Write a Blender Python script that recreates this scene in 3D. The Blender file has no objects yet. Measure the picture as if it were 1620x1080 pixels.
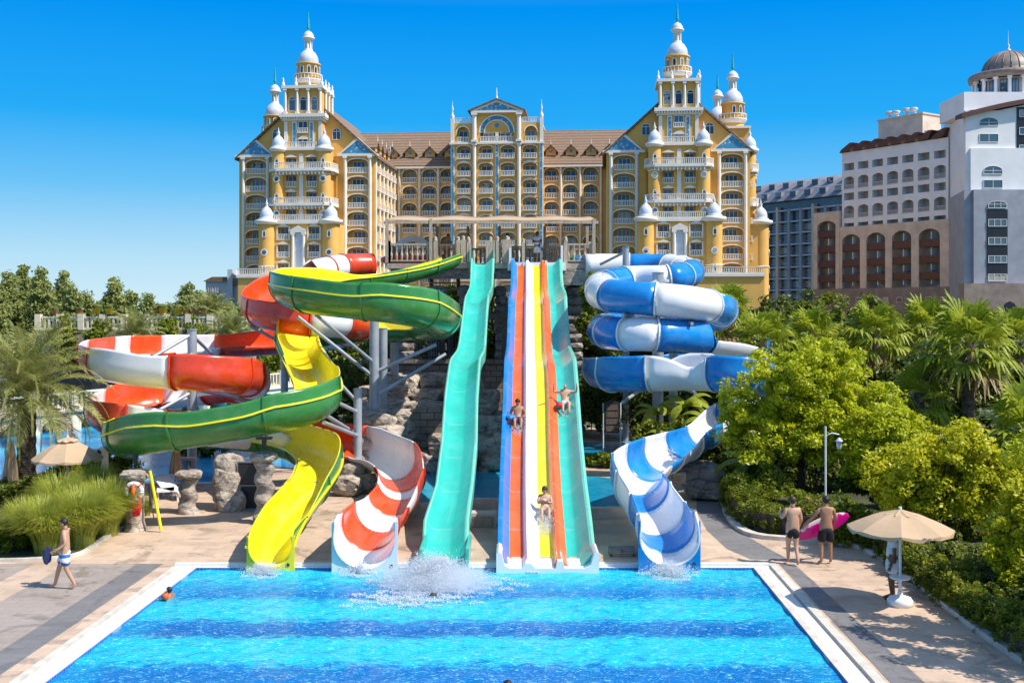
import bpy, bmesh, math, random
import numpy as np
from mathutils import Vector, Matrix, noise
R = math.radians
PI = math.pi
C = bpy.context.scene.collection
scene = bpy.context.scene
random.seed(7)
rng = np.random.default_rng(7)

# ------------------------------------------------------------ camera, sky, sun
FPX, CX, HY, HC = 1700.0, 810.0, 490.0, 6.8       # focal length in photo pixels, principal column, horizon row, eye height
cam_d = bpy.data.cameras.new("camera")
cam = bpy.data.objects.new("camera", cam_d); C.objects.link(cam)
cam.location = (0, 0, HC); cam.rotation_euler = (R(90), 0, 0)
cam_d.sensor_width = 36.0; cam_d.lens = FPX / 1620 * 36.0
cam_d.shift_y = -50.0 / 1620
cam_d.clip_end = 6000; cam_d.clip_start = 0.1
scene.camera = cam

SUN_EL = R(52)
SH = Vector((-1.0, 0.42)).normalized()             # direction in which shadows fall on the ground
world = bpy.data.worlds.new("World"); scene.world = world
world.use_nodes = True
wn = world.node_tree; wn.nodes.clear()
sky = wn.nodes.new("ShaderNodeTexSky"); sky.sky_type = 'NISHITA'; sky.sun_disc = False
sky.sun_elevation = SUN_EL
sky.sun_rotation = math.atan2(-SH.x, -SH.y)
sky.air_density = 1.0; sky.dust_density = 0.3; sky.ozone_density = 1.5; sky.altitude = 0
hs = wn.nodes.new("ShaderNodeHueSaturation"); hs.inputs['Saturation'].default_value = 1.1
# low air of the day: pale at the horizon, deep blue above; higher up the Sky Texture takes over
tcw = wn.nodes.new("ShaderNodeTexCoord"); spw = wn.nodes.new("ShaderNodeSeparateXYZ"); wn.links.new(tcw.outputs['Generated'], spw.inputs[0])
rw_ = wn.nodes.new("ShaderNodeValToRGB"); wn.links.new(spw.outputs[2], rw_.inputs[0])
KS = 1 / (0.15 * 2 ** 0.62)
stops = [(0.0, (0.66, 0.86, 0.94)), (0.045, (0.48, 0.76, 0.94)), (0.11, (0.15, 0.55, 0.94)), (0.17, (0.02, 0.41, 0.94)), (0.27, (0.0, 0.29, 0.90)), (0.5, (0.0, 0.2, 0.7))]
el = rw_.color_ramp.elements
while len(el) < len(stops): el.new(0.5)
for e, (p, c) in zip(el, stops): e.position = p; e.color = (*c, 1)
sc_ = wn.nodes.new("ShaderNodeVectorMath"); sc_.operation = 'SCALE'; sc_.inputs['Scale'].default_value = KS; wn.links.new(rw_.outputs[0], sc_.inputs[0])
fr_ = wn.nodes.new("ShaderNodeMapRange"); fr_.inputs['From Min'].default_value = 0.27; fr_.inputs['From Max'].default_value = 0.55
fr_.inputs['To Min'].default_value = 1.0; fr_.inputs['To Max'].default_value = 0.0; wn.links.new(spw.outputs[2], fr_.inputs['Value'])
mxw = wn.nodes.new("ShaderNodeMix"); mxw.data_type = 'RGBA'
bg = wn.nodes.new("ShaderNodeBackground"); bg.inputs['Strength'].default_value = 0.15
wo = wn.nodes.new("ShaderNodeOutputWorld")
wn.links.new(sky.outputs[0], hs.inputs['Color'])
wn.links.new(fr_.outputs[0], mxw.inputs[0]); wn.links.new(hs.outputs[0], mxw.inputs[6]); wn.links.new(sc_.outputs[0], mxw.inputs[7])
wn.links.new(mxw.outputs[2], bg.inputs[0]); wn.links.new(bg.outputs[0], wo.inputs[0])
sun_d = bpy.data.lights.new("sun", 'SUN'); sun_d.energy = 3.9; sun_d.angle = R(0.5); sun_d.color = (1.0, 0.95, 0.87)
sun = bpy.data.objects.new("sun", sun_d); C.objects.link(sun)
sd = Vector((SH.x * math.cos(SUN_EL), SH.y * math.cos(SUN_EL), -math.sin(SUN_EL)))
sun.rotation_euler = sd.to_track_quat('-Z', 'Y').to_euler()
scene.view_settings.view_transform = 'Standard'; scene.view_settings.look = 'None'
scene.view_settings.gamma = 1.0; scene.view_settings.exposure = 0.62
scene.view_settings.use_curve_mapping = False
scene.render.engine = 'CYCLES'
scene.cycles.max_bounces = 6; scene.cycles.diffuse_bounces = 2; scene.cycles.glossy_bounces = 2
scene.cycles.transmission_bounces = 3; scene.cycles.transparent_max_bounces = 8

def P(px, py, Y):
    return Vector(((px - CX) / FPX * Y, Y, HC - (py - HY) / FPX * Y))
def PX(px, Y, z=0.0):
    return Vector(((px - CX) / FPX * Y, Y, z))
def G(px, py, z=0.0):
    Y = FPX * (HC - z) / (py - HY)
    return Vector(((px - CX) / FPX * Y, Y, z))

# ------------------------------------------------------------ materials
def newmat(name):
    m = bpy.data.materials.new(name); m.use_nodes = True
    return m, m.node_tree, m.node_tree.nodes['Principled BSDF']
def lk(nt, a, b): nt.links.new(a, b)
def texco(nt, scale=(1, 1, 1), kind='Object'):
    tc = nt.nodes.new('ShaderNodeTexCoord'); mp = nt.nodes.new('ShaderNodeMapping')
    mp.inputs['Scale'].default_value = scale
    lk(nt, tc.outputs[kind], mp.inputs['Vector']); return mp.outputs[0]
def noi(nt, vec, scale, detail=3.0, rough=0.55, dist=0.0):
    n = nt.nodes.new('ShaderNodeTexNoise'); n.inputs['Scale'].default_value = scale
    n.inputs['Detail'].default_value = detail; n.inputs['Roughness'].default_value = rough; n.inputs['Distortion'].default_value = dist
    lk(nt, vec, n.inputs['Vector']); return n.outputs['Fac']
def ramp(nt, fac, stops, interp='LINEAR'):
    r = nt.nodes.new('ShaderNodeValToRGB'); r.color_ramp.interpolation = interp
    els = r.color_ramp.elements
    while len(els) < len(stops): els.new(0.5)
    for e, (p, c) in zip(els, stops):
        e.position = p; e.color = (*c, 1) if len(c) == 3 else c
    lk(nt, fac, r.inputs[0]); return r.outputs[0]
def mixc(nt, fac, a, b, mode='MIX'):
    m = nt.nodes.new('ShaderNodeMix'); m.data_type = 'RGBA'; m.blend_type = mode
    for s, v in ((m.inputs[0], fac), (m.inputs[6], a), (m.inputs[7], b)):
        if isinstance(v, (int, float)): s.default_value = v
        elif isinstance(v, tuple): s.default_value = (*v, 1)
        else: lk(nt, v, s)
    return m.outputs[2]
def math_(nt, op, a, b=0.0, c=0.0):
    m = nt.nodes.new('ShaderNodeMath'); m.operation = op
    for i, v in enumerate((a, b, c)):
        if isinstance(v, (int, float)): m.inputs[i].default_value = v
        else: lk(nt, v, m.inputs[i])
    return m.outputs[0]
def bump(nt, bs, h, strength=0.3, dist=0.05):
    b = nt.nodes.new('ShaderNodeBump'); b.inputs['Strength'].default_value = strength; b.inputs['Distance'].default_value = dist
    lk(nt, h, b.inputs['Height']); lk(nt, b.outputs[0], bs.inputs['Normal'])

def plain(name, col, rough=0.6, var=0.15, scale=3.0, bmp=0.0, metal=0.0, coat=0.0, spec=0.5, dark=None, bscale=None, transl=0.0, kind='Object'):
    m, nt, bs = newmat(name)
    v = texco(nt, kind=kind)
    f = noi(nt, v, scale, 4)
    d = dark or tuple(c * (1 - var * 1.6) for c in col)
    l = tuple(min(1, c * (1 + var * .8)) for c in col)
    c = ramp(nt, f, [(0.3, d), (0.72, l)])
    lk(nt, c, bs.inputs['Base Color'])
    bs.inputs['Roughness'].default_value = rough; bs.inputs['Metallic'].default_value = metal
    bs.inputs['Coat Weight'].default_value = coat; bs.inputs['Coat Roughness'].default_value = 0.08
    bs.inputs['Specular IOR Level'].default_value = spec
    if bmp: bump(nt, bs, noi(nt, v, bscale or scale * 4, 4), bmp, 0.05)
    if transl:
        out = nt.nodes['Material Output']; tr = nt.nodes.new('ShaderNodeBsdfTranslucent'); mx = nt.nodes.new('ShaderNodeMixShader')
        lk(nt, c, tr.inputs['Color']); mx.inputs[0].default_value = transl
        lk(nt, bs.outputs[0], mx.inputs[1]); lk(nt, tr.outputs[0], mx.inputs[2]); lk(nt, mx.outputs[0], out.inputs[0])
    return m

def leafmat(name, cols, transl=0.35, scale=0.9, rough=0.5, fine=9.0):
    """foliage: hue drifts with position inside the crown, leaves pass some light"""
    m, nt, bs = newmat(name)
    v = texco(nt)
    f1 = noi(nt, v, scale, 2); f2 = noi(nt, v, fine, 1)
    f = math_(nt, 'ADD', math_(nt, 'MULTIPLY', f1, 0.55), math_(nt, 'MULTIPLY', f2, 0.45))
    n = len(cols)
    c = ramp(nt, f, [(0.32 + 0.36 * i / (n - 1), cc) for i, cc in enumerate(cols)])
    lk(nt, c, bs.inputs['Base Color']); bs.inputs['Roughness'].default_value = rough
    bs.inputs['Specular IOR Level'].default_value = 0.35
    out = nt.nodes['Material Output']; tr = nt.nodes.new('ShaderNodeBsdfTranslucent'); mx = nt.nodes.new('ShaderNodeMixShader')
    lk(nt, c, tr.inputs['Color']); mx.inputs[0].default_value = transl
    lk(nt, bs.outputs[0], mx.inputs[1]); lk(nt, tr.outputs[0], mx.inputs[2]); lk(nt, mx.outputs[0], out.inputs[0])
    return m

def plastic(name, col, rough=0.18, fade=0.10, seam=0):
    m, nt, bs = newmat(name)
    v = texco(nt)
    f = noi(nt, v, 0.9, 5, 0.6)
    st = noi(nt, texco(nt, (1.6, .7, 1.6)), 1.3, 5, 0.6)
    c = ramp(nt, f, [(0.3, tuple(x * (1 - fade) for x in col)), (0.7, tuple(min(1, x * (1 + fade) + 0.01) for x in col))])
    c = mixc(nt, math_(nt, 'MULTIPLY', ramp(nt, st, [(0.48, (0, 0, 0)), (0.75, (1, 1, 1))]), 0.06), c, (0.7, 0.72, 0.7))
    if seam:
        sp = nt.nodes.new('ShaderNodeSeparateXYZ'); lk(nt, texco(nt), sp.inputs[0])
        ln = ramp(nt, math_(nt, 'FRACT', math_(nt, 'DIVIDE', sp.outputs[1], seam)), [(0.0, (1, 1, 1)), (0.018, (1, 1, 1)), (0.03, (0, 0, 0))])
        c = mixc(nt, math_(nt, 'MULTIPLY', ln, 0.35), c, tuple(min(1, x * .5 + .3) for x in col))
    lk(nt, c, bs.inputs['Base Color']); bs.inputs['Coat Weight'].default_value = 0.15; bs.inputs['Coat Roughness'].default_value = 0.12
    rr = ramp(nt, st, [(0.3, (rough,) * 3), (0.8, (rough + 0.25,) * 3)])
    lk(nt, rr, bs.inputs['Roughness'])
    bump(nt, bs, noi(nt, v, 1.1, 2), 0.12, 0.03)
    return m

M = {}
# ------------------------------------------------------------ mesh helpers
def tag(o, label=None, cat=None, group=None, kind=None):
    if label: o['label'] = label
    if cat: o['category'] = cat
    if group: o['group'] = group
    if kind: o['kind'] = kind
    return o
def empty(name, loc=(0, 0, 0), rz=0.0, label=None, cat=None, group=None, parent=None):
    o = bpy.data.objects.new(name, None); C.objects.link(o); o.location = loc; o.rotation_euler = (0, 0, rz)
    o.empty_display_size = 0.2
    if parent: o.parent = parent
    return tag(o, label, cat, group)
class MB:
    def __init__(s): s.v = []; s.f = []; s.m = []; s.smooth = []
    def add(s, vs, fs, mi=0, sm=False):
        b = len(s.v); s.v.extend([tuple(p) for p in vs])
        for f in fs: s.f.append([b + i for i in f]); s.m.append(mi); s.smooth.append(sm)
    def box(s, x0, y0, z0, x1, y1, z1, mi=0):
        vs = [(x0, y0, z0), (x1, y0, z0), (x1, y1, z0), (x0, y1, z0), (x0, y0, z1), (x1, y0, z1), (x1, y1, z1), (x0, y1, z1)]
        s.add(vs, [(0, 3, 2, 1), (4, 5, 6, 7), (0, 1, 5, 4), (1, 2, 6, 5), (2, 3, 7, 6), (3, 0, 4, 7)], mi)
    def tube(s, p0, p1, r0, r1=None, n=8, mi=0, caps=True, sm=True):
        p0 = Vector(p0); p1 = Vector(p1); r1 = r0 if r1 is None else r1
        d = (p1 - p0)
        if d.length < 1e-6: return
        q = d.to_track_quat('Z', 'Y'); a = q @ Vector((1, 0, 0)); b = q @ Vector((0, 1, 0))
        vs = []
        for p, r in ((p0, r0), (p1, r1)):
            for i in range(n):
                t = 2 * PI * i / n; vs.append(p + a * (r * math.cos(t)) + b * (r * math.sin(t)))
        s.add(vs, [(i, (i + 1) % n, n + (i + 1) % n, n + i) for i in range(n)], mi, sm)
        if caps: s.add(vs[:n], [tuple(range(n))[::-1]], mi); s.add(vs[n:], [tuple(range(n))], mi)
    def path(s, pts, rad, n=6, mi=0, sm=True):
        """tube along points; rad a number or list"""
        pts = [Vector(p) for p in pts]; k = len(pts)
        rs = rad if isinstance(rad, (list, tuple)) else [rad] * k
        vs = []
        for i, p in enumerate(pts):
            t = (pts[min(i + 1, k - 1)] - pts[max(i - 1, 0)]).normalized()
            a = t.cross(Vector((0.13, 0.21, 1)) if abs(t.z) < 0.97 else Vector((1, 0.1, 0))).normalized(); b = t.cross(a)
            for j in range(n):
                th = 2 * PI * j / n; vs.append(p + a * (rs[i] * math.cos(th)) + b * (rs[i] * math.sin(th)))
        fs = [(i * n + j, i * n + (j + 1) % n, (i + 1) * n + (j + 1) % n, (i + 1) * n + j) for i in range(k - 1) for j in range(n)]
        fs.append(tuple(range(n))[::-1]); fs.append(tuple((k - 1) * n + j for j in range(n)))
        s.add(vs, fs, mi, sm)
    def lathe(s, c, prof, n=16, mi=0, sm=True, a0=0.0, a1=2 * PI):
        """prof = [(r, z)...] around vertical axis at c"""
        c = Vector(c); vs = []; full = abs(a1 - a0 - 2 * PI) < 1e-6; m = n if full else n + 1
        for r, z in prof:
            for i in range(m):
                t = a0 + (a1 - a0) * i / n; vs.append((c.x + r * math.cos(t), c.y + r * math.sin(t), c.z + z))
        fs = []
        for k in range(len(prof) - 1):
            for i in range(n):
                j = (i + 1) % m; fs.append((k * m + i, k * m + j, (k + 1) * m + j, (k + 1) * m + i))
        s.add(vs, fs, mi, sm)
    def prism(s, poly, z0, z1, mi=0):
        """horizontal polygon (x,y) extruded z0..z1"""
        n = len(poly); vs = [(x, y, z0) for x, y in poly] + [(x, y, z1) for x, y in poly]
        s.add(vs, [tuple(range(n))[::-1], tuple(range(n, 2 * n))] + [(i, (i + 1) % n, n + (i + 1) % n, n + i) for i in range(n)], mi)
    def slab(s, poly, y0, y1, mi=0):
        """polygon in (x,z), extruded along y"""
        n = len(poly); vs = [(x, y0, z) for x, z in poly] + [(x, y1, z) for x, z in poly]
        s.add(vs, [tuple(range(n)), tuple(range(n, 2 * n))[::-1]] + [((i + 1) % n, i, n + i, n + (i + 1) % n) for i in range(n)], mi)
    def xform(s, M4, start=0):
        for i in range(start, len(s.v)): s.v[i] = tuple(M4 @ Vector(s.v[i]))
        return s
    def mesh(s, name, mats):
        me = bpy.data.meshes.new(name); me.from_pydata([tuple(v) for v in s.v], [], s.f)
        for m in (mats if isinstance(mats, (list, tuple)) else [mats]): me.materials.append(m)
        me.polygons.foreach_set('material_index', s.m); me.polygons.foreach_set('use_smooth', s.smooth)
        me.update(); return me
    def build(s, name, mats, parent=None, label=None, loc=None, recalc=False):
        me = s.mesh(name, mats)
        if recalc:
            bm = bmesh.new(); bm.from_mesh(me); bmesh.ops.recalc_face_normals(bm, faces=bm.faces); bm.to_mesh(me); bm.free()
        o = bpy.data.objects.new(name, me); C.objects.link(o)
        if parent: o.parent = parent
        if loc is not None: o.location = loc
        if label: o['label'] = label
        return o
def npmesh(name, V, F, mat, parent=None, smooth=False, mi=None, loc=None):
    """V (n,3) array, F (m,4) or (m,3) array"""
    me = bpy.data.meshes.new(name); V = np.asarray(V, dtype=np.float32); F = np.asarray(F, dtype=np.int32)
    k = F.shape[1]
    me.vertices.add(len(V)); me.vertices.foreach_set('co', V.ravel())
    me.loops.add(F.size); me.loops.foreach_set('vertex_index', F.ravel())
    me.polygons.add(len(F)); me.polygons.foreach_set('loop_start', np.arange(0, F.size, k, dtype=np.int32))
    try: me.polygons.foreach_set('loop_total', np.full(len(F), k, dtype=np.int32))
    except Exception: pass
    for m in (mat if isinstance(mat, (list, tuple)) else [mat]): me.materials.append(m)
    if mi is not None: me.polygons.foreach_set('material_index', np.asarray(mi, dtype=np.int32))
    me.polygons.foreach_set('use_smooth', np.full(len(F), smooth, dtype=bool))
    me.update(calc_edges=True); me.validate()
    o = bpy.data.objects.new(name, me); C.objects.link(o)
    if parent: o.parent = parent
    if loc is not None: o.location = loc
    return o
def inst(me, name, parent, loc=(0, 0, 0), rot=(0, 0, 0), scale=None, label=None):
    o = bpy.data.objects.new(name, me); C.objects.link(o); o.parent = parent; o.location = loc; o.rotation_euler = rot
    if scale: o.scale = scale
    if label: o['label'] = label
    return o
def copy_tree(o, parent=None):
    c = o.copy(); C.objects.link(c); c.parent = parent
    for ch in list(o.children): copy_tree(ch, c)
    return c
def catmull(pts, step, vals=None):
    """resample control points evenly; returns points, waypoint parameter and interpolated vals"""
    pts = [Vector(p) for p in pts]; n = len(pts); out = []; par = []
    for i in range(n - 1):
        p0 = pts[max(i - 1, 0)]; p1 = pts[i]; p2 = pts[i + 1]; p3 = pts[min(i + 2, n - 1)]
        m = 12
        for k in range(m + (1 if i == n - 2 else 0)):
            t = k / m
            out.append(0.5 * ((2 * p1) + (p2 - p0) * t + (2 * p0 - 5 * p1 + 4 * p2 - p3) * t * t + (3 * p1 - p0 - 3 * p2 + p3) * t ** 3)); par.append(i + t)
    L = [0.0]
    for a, b in zip(out, out[1:]): L.append(L[-1] + (b - a).length)
    k = max(2, int(L[-1] / step)); S = np.linspace(0, L[-1], k + 1)
    A = np.array([list(p) for p in out]); 
    res = [Vector((float(np.interp(s, L, A[:, 0])), float(np.interp(s, L, A[:, 1])), float(np.interp(s, L, A[:, 2])))) for s in S]
    return res, [float(np.interp(s, L, par)) for s in S], list(S)
# ------------------------------------------------------------ setting materials
def paving(name, col, dark, tile=0.45, var=0.12):
    m, nt, bs = newmat(name)
    v = texco(nt)
    b = nt.nodes.new('ShaderNodeTexBrick'); b.inputs['Scale'].default_value = 1.0
    b.inputs['Brick Width'].default_value = tile * 1.6; b.inputs['Row Height'].default_value = tile
    b.inputs['Mortar Size'].default_value = 0.010; b.inputs['Mortar Smooth'].default_value = 0.4; b.offset = 0.5
    b.inputs['Color1'].default_value = (*[c * (1 - var) for c in col], 1); b.inputs['Color2'].default_value = (*[min(1, c * (1 + var * .6)) for c in col], 1)
    b.inputs['Mortar'].default_value = (*dark, 1); lk(nt, v, b.inputs['Vector'])
    f = noi(nt, v, 0.6, 6, 0.65)
    c = mixc(nt, 0.75, b.outputs[0], ramp(nt, f, [(0.25, (0.62, 0.6, 0.58)), (0.5, (0.95, 0.93, 0.9)), (0.75, (1, 1, 1))]), 'MULTIPLY')
    st = ramp(nt, noi(nt, v, 1.7, 5, 0.7, 0.5), [(0.56, (1, 1, 1)), (0.66, (0.72, 0.70, 0.68))])
    c = mixc(nt, 0.7, c, st, 'MULTIPLY')
    wet = ramp(nt, noi(nt, v, .8, 4, .65, .8), [(0.55, (0, 0, 0)), (0.63, (1, 1, 1))])
    c = mixc(nt, math_(nt, 'MULTIPLY', wet, 0.30), c, (.12, .10, .085))
    lk(nt, c, bs.inputs['Base Color']); rr = ramp(nt, wet, [(0, (.75,) * 3), (1, (.28,) * 3)]); lk(nt, rr, bs.inputs['Roughness'])
    bump(nt, bs, noi(nt, v, 30, 3), 0.15, 0.01)
    return m
M['deck'] = paving('beige_paving', (0.60, 0.44, 0.315), (0.48, 0.355, 0.25))
M['grey1'] = paving('grey_paving', (0.37, 0.305, 0.255), (0.28, 0.235, 0.20), 0.3, 0.06)
M['grey2'] = paving('dark_paving', (0.20, 0.19, 0.185), (0.15, 0.145, 0.14), 0.3, 0.08)
M['kerb'] = plain('kerb_stone', (0.62, 0.56, 0.47), 0.8, 0.15, 2.5, 0.2)
M['soil'] = plain('soil', (0.06, 0.065, 0.02), 0.95, 0.4, 0.7, 0.4)
M['ground'] = plain('dry_ground', (0.12, 0.12, 0.05), 0.95, 0.35, 0.05)

# pool tiles
def tilemat(name, a, b_, mortar, w=0.12):
    m, nt, bs = newmat(name); v = texco(nt)
    b = nt.nodes.new('ShaderNodeTexBrick'); b.offset = 0.0
    b.inputs['Scale'].default_value = 1.0; b.inputs['Brick Width'].default_value = w; b.inputs['Row Height'].default_value = w
    b.inputs['Mortar Size'].default_value = 0.006; b.inputs['Color1'].default_value = (*a, 1); b.inputs['Color2'].default_value = (*b_, 1); b.inputs['Mortar'].default_value = (*mortar, 1)
    lk(nt, v, b.inputs['Vector']); lk(nt, b.outputs[0], bs.inputs['Base Color']); bs.inputs['Roughness'].default_value = 0.3
    return m
M['cop'] = tilemat('white_coping_tile', (0.80, 0.77, 0.72), (0.74, 0.72, 0.68), (0.6, 0.6, 0.6), 0.25)
M['gut'] = tilemat('gutter_tile', (0.55, 0.62, 0.70), (0.66, 0.70, 0.74), (0.7, 0.7, 0.7), 0.10)
M['poolwall'] = tilemat('pool_tile_blue', (0.02, 0.10, 0.40), (0.03, 0.14, 0.5), (0.3, 0.4, 0.6), 0.1)

def watermat(name, bands, light, dark, mid, scale=1.0, brk=0.5):
    m, nt, bs = newmat(name)
    tc = nt.nodes.new('ShaderNodeTexCoord'); sep = nt.nodes.new('ShaderNodeSeparateXYZ'); lk(nt, tc.outputs['Object'], sep.inputs[0])
    v = texco(nt, (1, 1, 1))
    rip = noi(nt, texco(nt, (1.0, 2.0, 1)), 2.6 * scale, 5, 0.62, 0.6)
    rip2 = noi(nt, texco(nt, (1.0, 1.7, 1)), 9.0 * scale, 3, 0.6, 1.2)
    big = noi(nt, v, 0.35 * scale, 3)
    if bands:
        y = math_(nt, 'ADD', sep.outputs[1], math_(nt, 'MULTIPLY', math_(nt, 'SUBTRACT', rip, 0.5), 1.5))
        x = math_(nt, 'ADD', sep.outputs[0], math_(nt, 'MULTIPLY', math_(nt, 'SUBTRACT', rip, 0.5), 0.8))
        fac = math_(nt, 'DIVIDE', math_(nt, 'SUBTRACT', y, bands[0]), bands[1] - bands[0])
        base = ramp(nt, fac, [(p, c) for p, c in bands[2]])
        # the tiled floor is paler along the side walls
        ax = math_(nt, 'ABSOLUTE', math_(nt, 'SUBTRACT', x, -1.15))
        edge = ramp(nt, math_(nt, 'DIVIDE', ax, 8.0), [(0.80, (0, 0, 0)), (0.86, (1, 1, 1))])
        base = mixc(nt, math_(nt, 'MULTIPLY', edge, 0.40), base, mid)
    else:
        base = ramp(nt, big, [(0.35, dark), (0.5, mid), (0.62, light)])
    c = mixc(nt, ramp(nt, rip2, [(0.55, (0, 0, 0)), (0.72, (0.85, 0.85, 0.85))]), base, light)  # pale flecks paint glitter and caustic light into the water colour
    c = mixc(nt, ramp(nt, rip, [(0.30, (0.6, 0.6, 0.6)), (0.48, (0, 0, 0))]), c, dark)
    lk(nt, c, bs.inputs['Base Color'])
    bs.inputs['Roughness'].default_value = 0.06; bs.inputs['IOR'].default_value = 1.33
    bs.inputs['Specular IOR Level'].default_value = 0.35
    h = math_(nt, 'ADD', math_(nt, 'MULTIPLY', rip, 1.0), math_(nt, 'MULTIPLY', rip2, 0.35))
    bump(nt, bs, h, brk, 0.09)
    return m
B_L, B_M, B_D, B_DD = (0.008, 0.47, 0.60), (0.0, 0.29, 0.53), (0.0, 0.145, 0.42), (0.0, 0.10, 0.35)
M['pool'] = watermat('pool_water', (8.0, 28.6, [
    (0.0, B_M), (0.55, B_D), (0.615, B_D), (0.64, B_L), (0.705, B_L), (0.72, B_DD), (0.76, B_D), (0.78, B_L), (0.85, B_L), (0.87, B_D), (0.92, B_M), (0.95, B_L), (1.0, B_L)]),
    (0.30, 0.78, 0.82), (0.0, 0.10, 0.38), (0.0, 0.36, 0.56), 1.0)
M['lazy'] = watermat('far_pool_water', None, (0.06, 0.50, 0.75), (0.0, 0.10, 0.30), (0.01, 0.27, 0.55), 0.8, 0.35)
M['teal_pool'] = watermat('side_pool_water', None, (0.03, 0.42, 0.58), (0.0, 0.16, 0.34), (0.01, 0.27, 0.44), 0.5, 0.15)

# ------------------------------------------------------------ ground
XL0, XR0, YF, WZ = -8.39, 6.41, 28.54, -0.10      # water edge at the far end
def xl(Y): return -8.39 - (28.54 - Y) * 0.0225
def xr(Y): return 6.41 - (28.54 - Y) * 0.0270
YN = 4.0
def sheet(name, polys, mat, z, zb=None):
    mb = MB()
    for poly in polys:
        if zb is None: mb.add([(x, y, z) for x, y in poly], [tuple(range(len(poly)))])
        else: mb.prism(poly, zb, z)
    o = mb.build(name, mat, recalc=(zb is not None)); tag(o, kind='structure'); return o
# big ground with a hole for the pools is not needed: it lies lower than the water
sheet('ground', [[(-3000, -200), (3000, -200), (3000, 5500), (-3000, 5500)]], M['ground'], -1.6)
# paved deck, built as slabs round the main pool
LA, RA = 1.02, 0.62
deck = [
    [(xl(YF) - 0.62, YF + 0.30), (-40, YF + 0.30), (-40, YN), (xl(YN) - 0.62, YN)],
    [(xr(YF) + 0.66, YF + 0.30), (xr(YN) + 0.66, YN), (40, YN), (40, YF + 0.30)],
    [(-40, YF + 0.30), (40, YF + 0.30), (40, 62), (-40, 62)],
]
sheet('paved_deck', deck, M['deck'], 0.0, -1.4)
# raised or sunk coping round the water
cop = MB()
yb = YF
def strip(mb, xa, xb, za, zb2, mi=0):
    pass
def cstrip(sgn, fx, w0, w1, top, mi):
    a0, a1 = fx(YF), fx(YN); pts = [(a0 + sgn * w0, YF), (a1 + sgn * w0, YN), (a1 + sgn * w1, YN), (a0 + sgn * w1, YF)]
    cop.prism(pts[::-1] if sgn < 0 else pts, -0.6, top, mi)
cstrip(-1, xl, 0, .40, -.03, 0); cstrip(-1, xl, .40, .48, -.07, 1); cstrip(-1, xl, .48, .62, -.01, 2)
cstrip(1, xr, 0, .16, -.03, 2); cstrip(1, xr, .16, .40, -.035, 0); cstrip(1, xr, .40, .46, -.08, 1)
cop.prism([(xl(YF) - .62, YF), (xr(YF) + .46, YF), (xr(YF) + .46, YF + .10), (xl(YF) - .62, YF + .10)], -0.6, -0.03, 0)
cop.prism([(xl(YF) - .62, YF + .10), (xr(YF) + .46, YF + .10), (xr(YF) + .46, YF + .30), (xl(YF) - .62, YF + .30)], -0.6, 0.035, 0)
for sgn, fx, w in ((1, xr, .46),):
    cop.prism([(fx(YF) + w, YF + .30), (fx(YF) + w, YF), (fx(YN) + w, YN), (fx(YN) + w + .20, YN), (fx(YF) + w + .20, YF + .30)], -0.6, 0.012, 2)
o = cop.build('pool_coping', [M['cop'], M['gut'], M['kerb']], recalc=True); tag(o, kind='structure')
wall = MB()
for pts in ([(xl(YF), YF), (xl(YN), YN)], [(xr(YN), YN), (xr(YF), YF)], [(xr(YF), YF), (xl(YF), YF)]):
    (x0, y0), (x1, y1) = pts
    d = Vector((x1 - x0, y1 - y0)).normalized(); n = Vector((-d.y, d.x)) * 0.012
    wall.add([(x0 + n.x, y0 + n.y, -1), (x1 + n.x, y1 + n.y, -1), (x1 + n.x, y1 + n.y, -0.045), (x0 + n.x, y0 + n.y, -0.045)], [(0, 1, 2, 3)])
o = wall.build('pool_wall', M['poolwall']); tag(o, kind='structure')
# water surface of the main pool: a real rippled sheet
nx, ny = 300, 330
xs = np.linspace(-9.1, 6.5, nx); ys = np.linspace(YN, YF, ny)
Xg, Yg = np.meshgrid(xs, ys)
Zg = WZ + 0.012 * np.sin(Yg * 5.1 + 1.3 * np.sin(Xg * 1.7)) + 0.010 * np.sin(Xg * 3.3 + Yg * 2.1 + 2 * np.sin(Yg * .9)) + 0.006 * np.sin(Xg * 9.1 - Yg * 7.3)
V = np.stack([Xg.ravel(), Yg.ravel(), Zg.ravel()], 1)
# trim to the sloping sides
V[:, 0] = np.interp(V[:, 0], [-9.1, 6.5], [0, 1]) * ((6.41 - (28.54 - V[:, 1]) * 0.027) - (-8.39 - (28.54 - V[:, 1]) * 0.0225)) + (-8.39 - (28.54 - V[:, 1]) * 0.0225)
idx = np.arange(nx * ny).reshape(ny, nx)
F = np.stack([idx[:-1, :-1].ravel(), idx[:-1, 1:].ravel(), idx[1:, 1:].ravel(), idx[1:, :-1].ravel()], 1)
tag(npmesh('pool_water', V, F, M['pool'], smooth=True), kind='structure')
# paving bands beside the pool
def band(name, x0, x1, mat, z, y1=28.8, left=True):
    k = 0.0225 if left else 0.027
    f = (lambda x, Y: x - (28.54 - Y) * k)
    return sheet(name, [[(f(x0, YN), YN), (f(x1, YN), YN), (f(x1, y1), y1), (f(x0, y1), y1)]], mat, z)
band('paving_band', -40, -12.8, M['grey1'], 0.004)
band('paving_band', -11.86, -10.05, M['grey1'], 0.004)
band('paving_band', -10.05, -9.35, M['grey2'], 0.004)
def gpoly(pts, z): return [tuple(G(px, py, z).xy) for px, py in pts]
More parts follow.
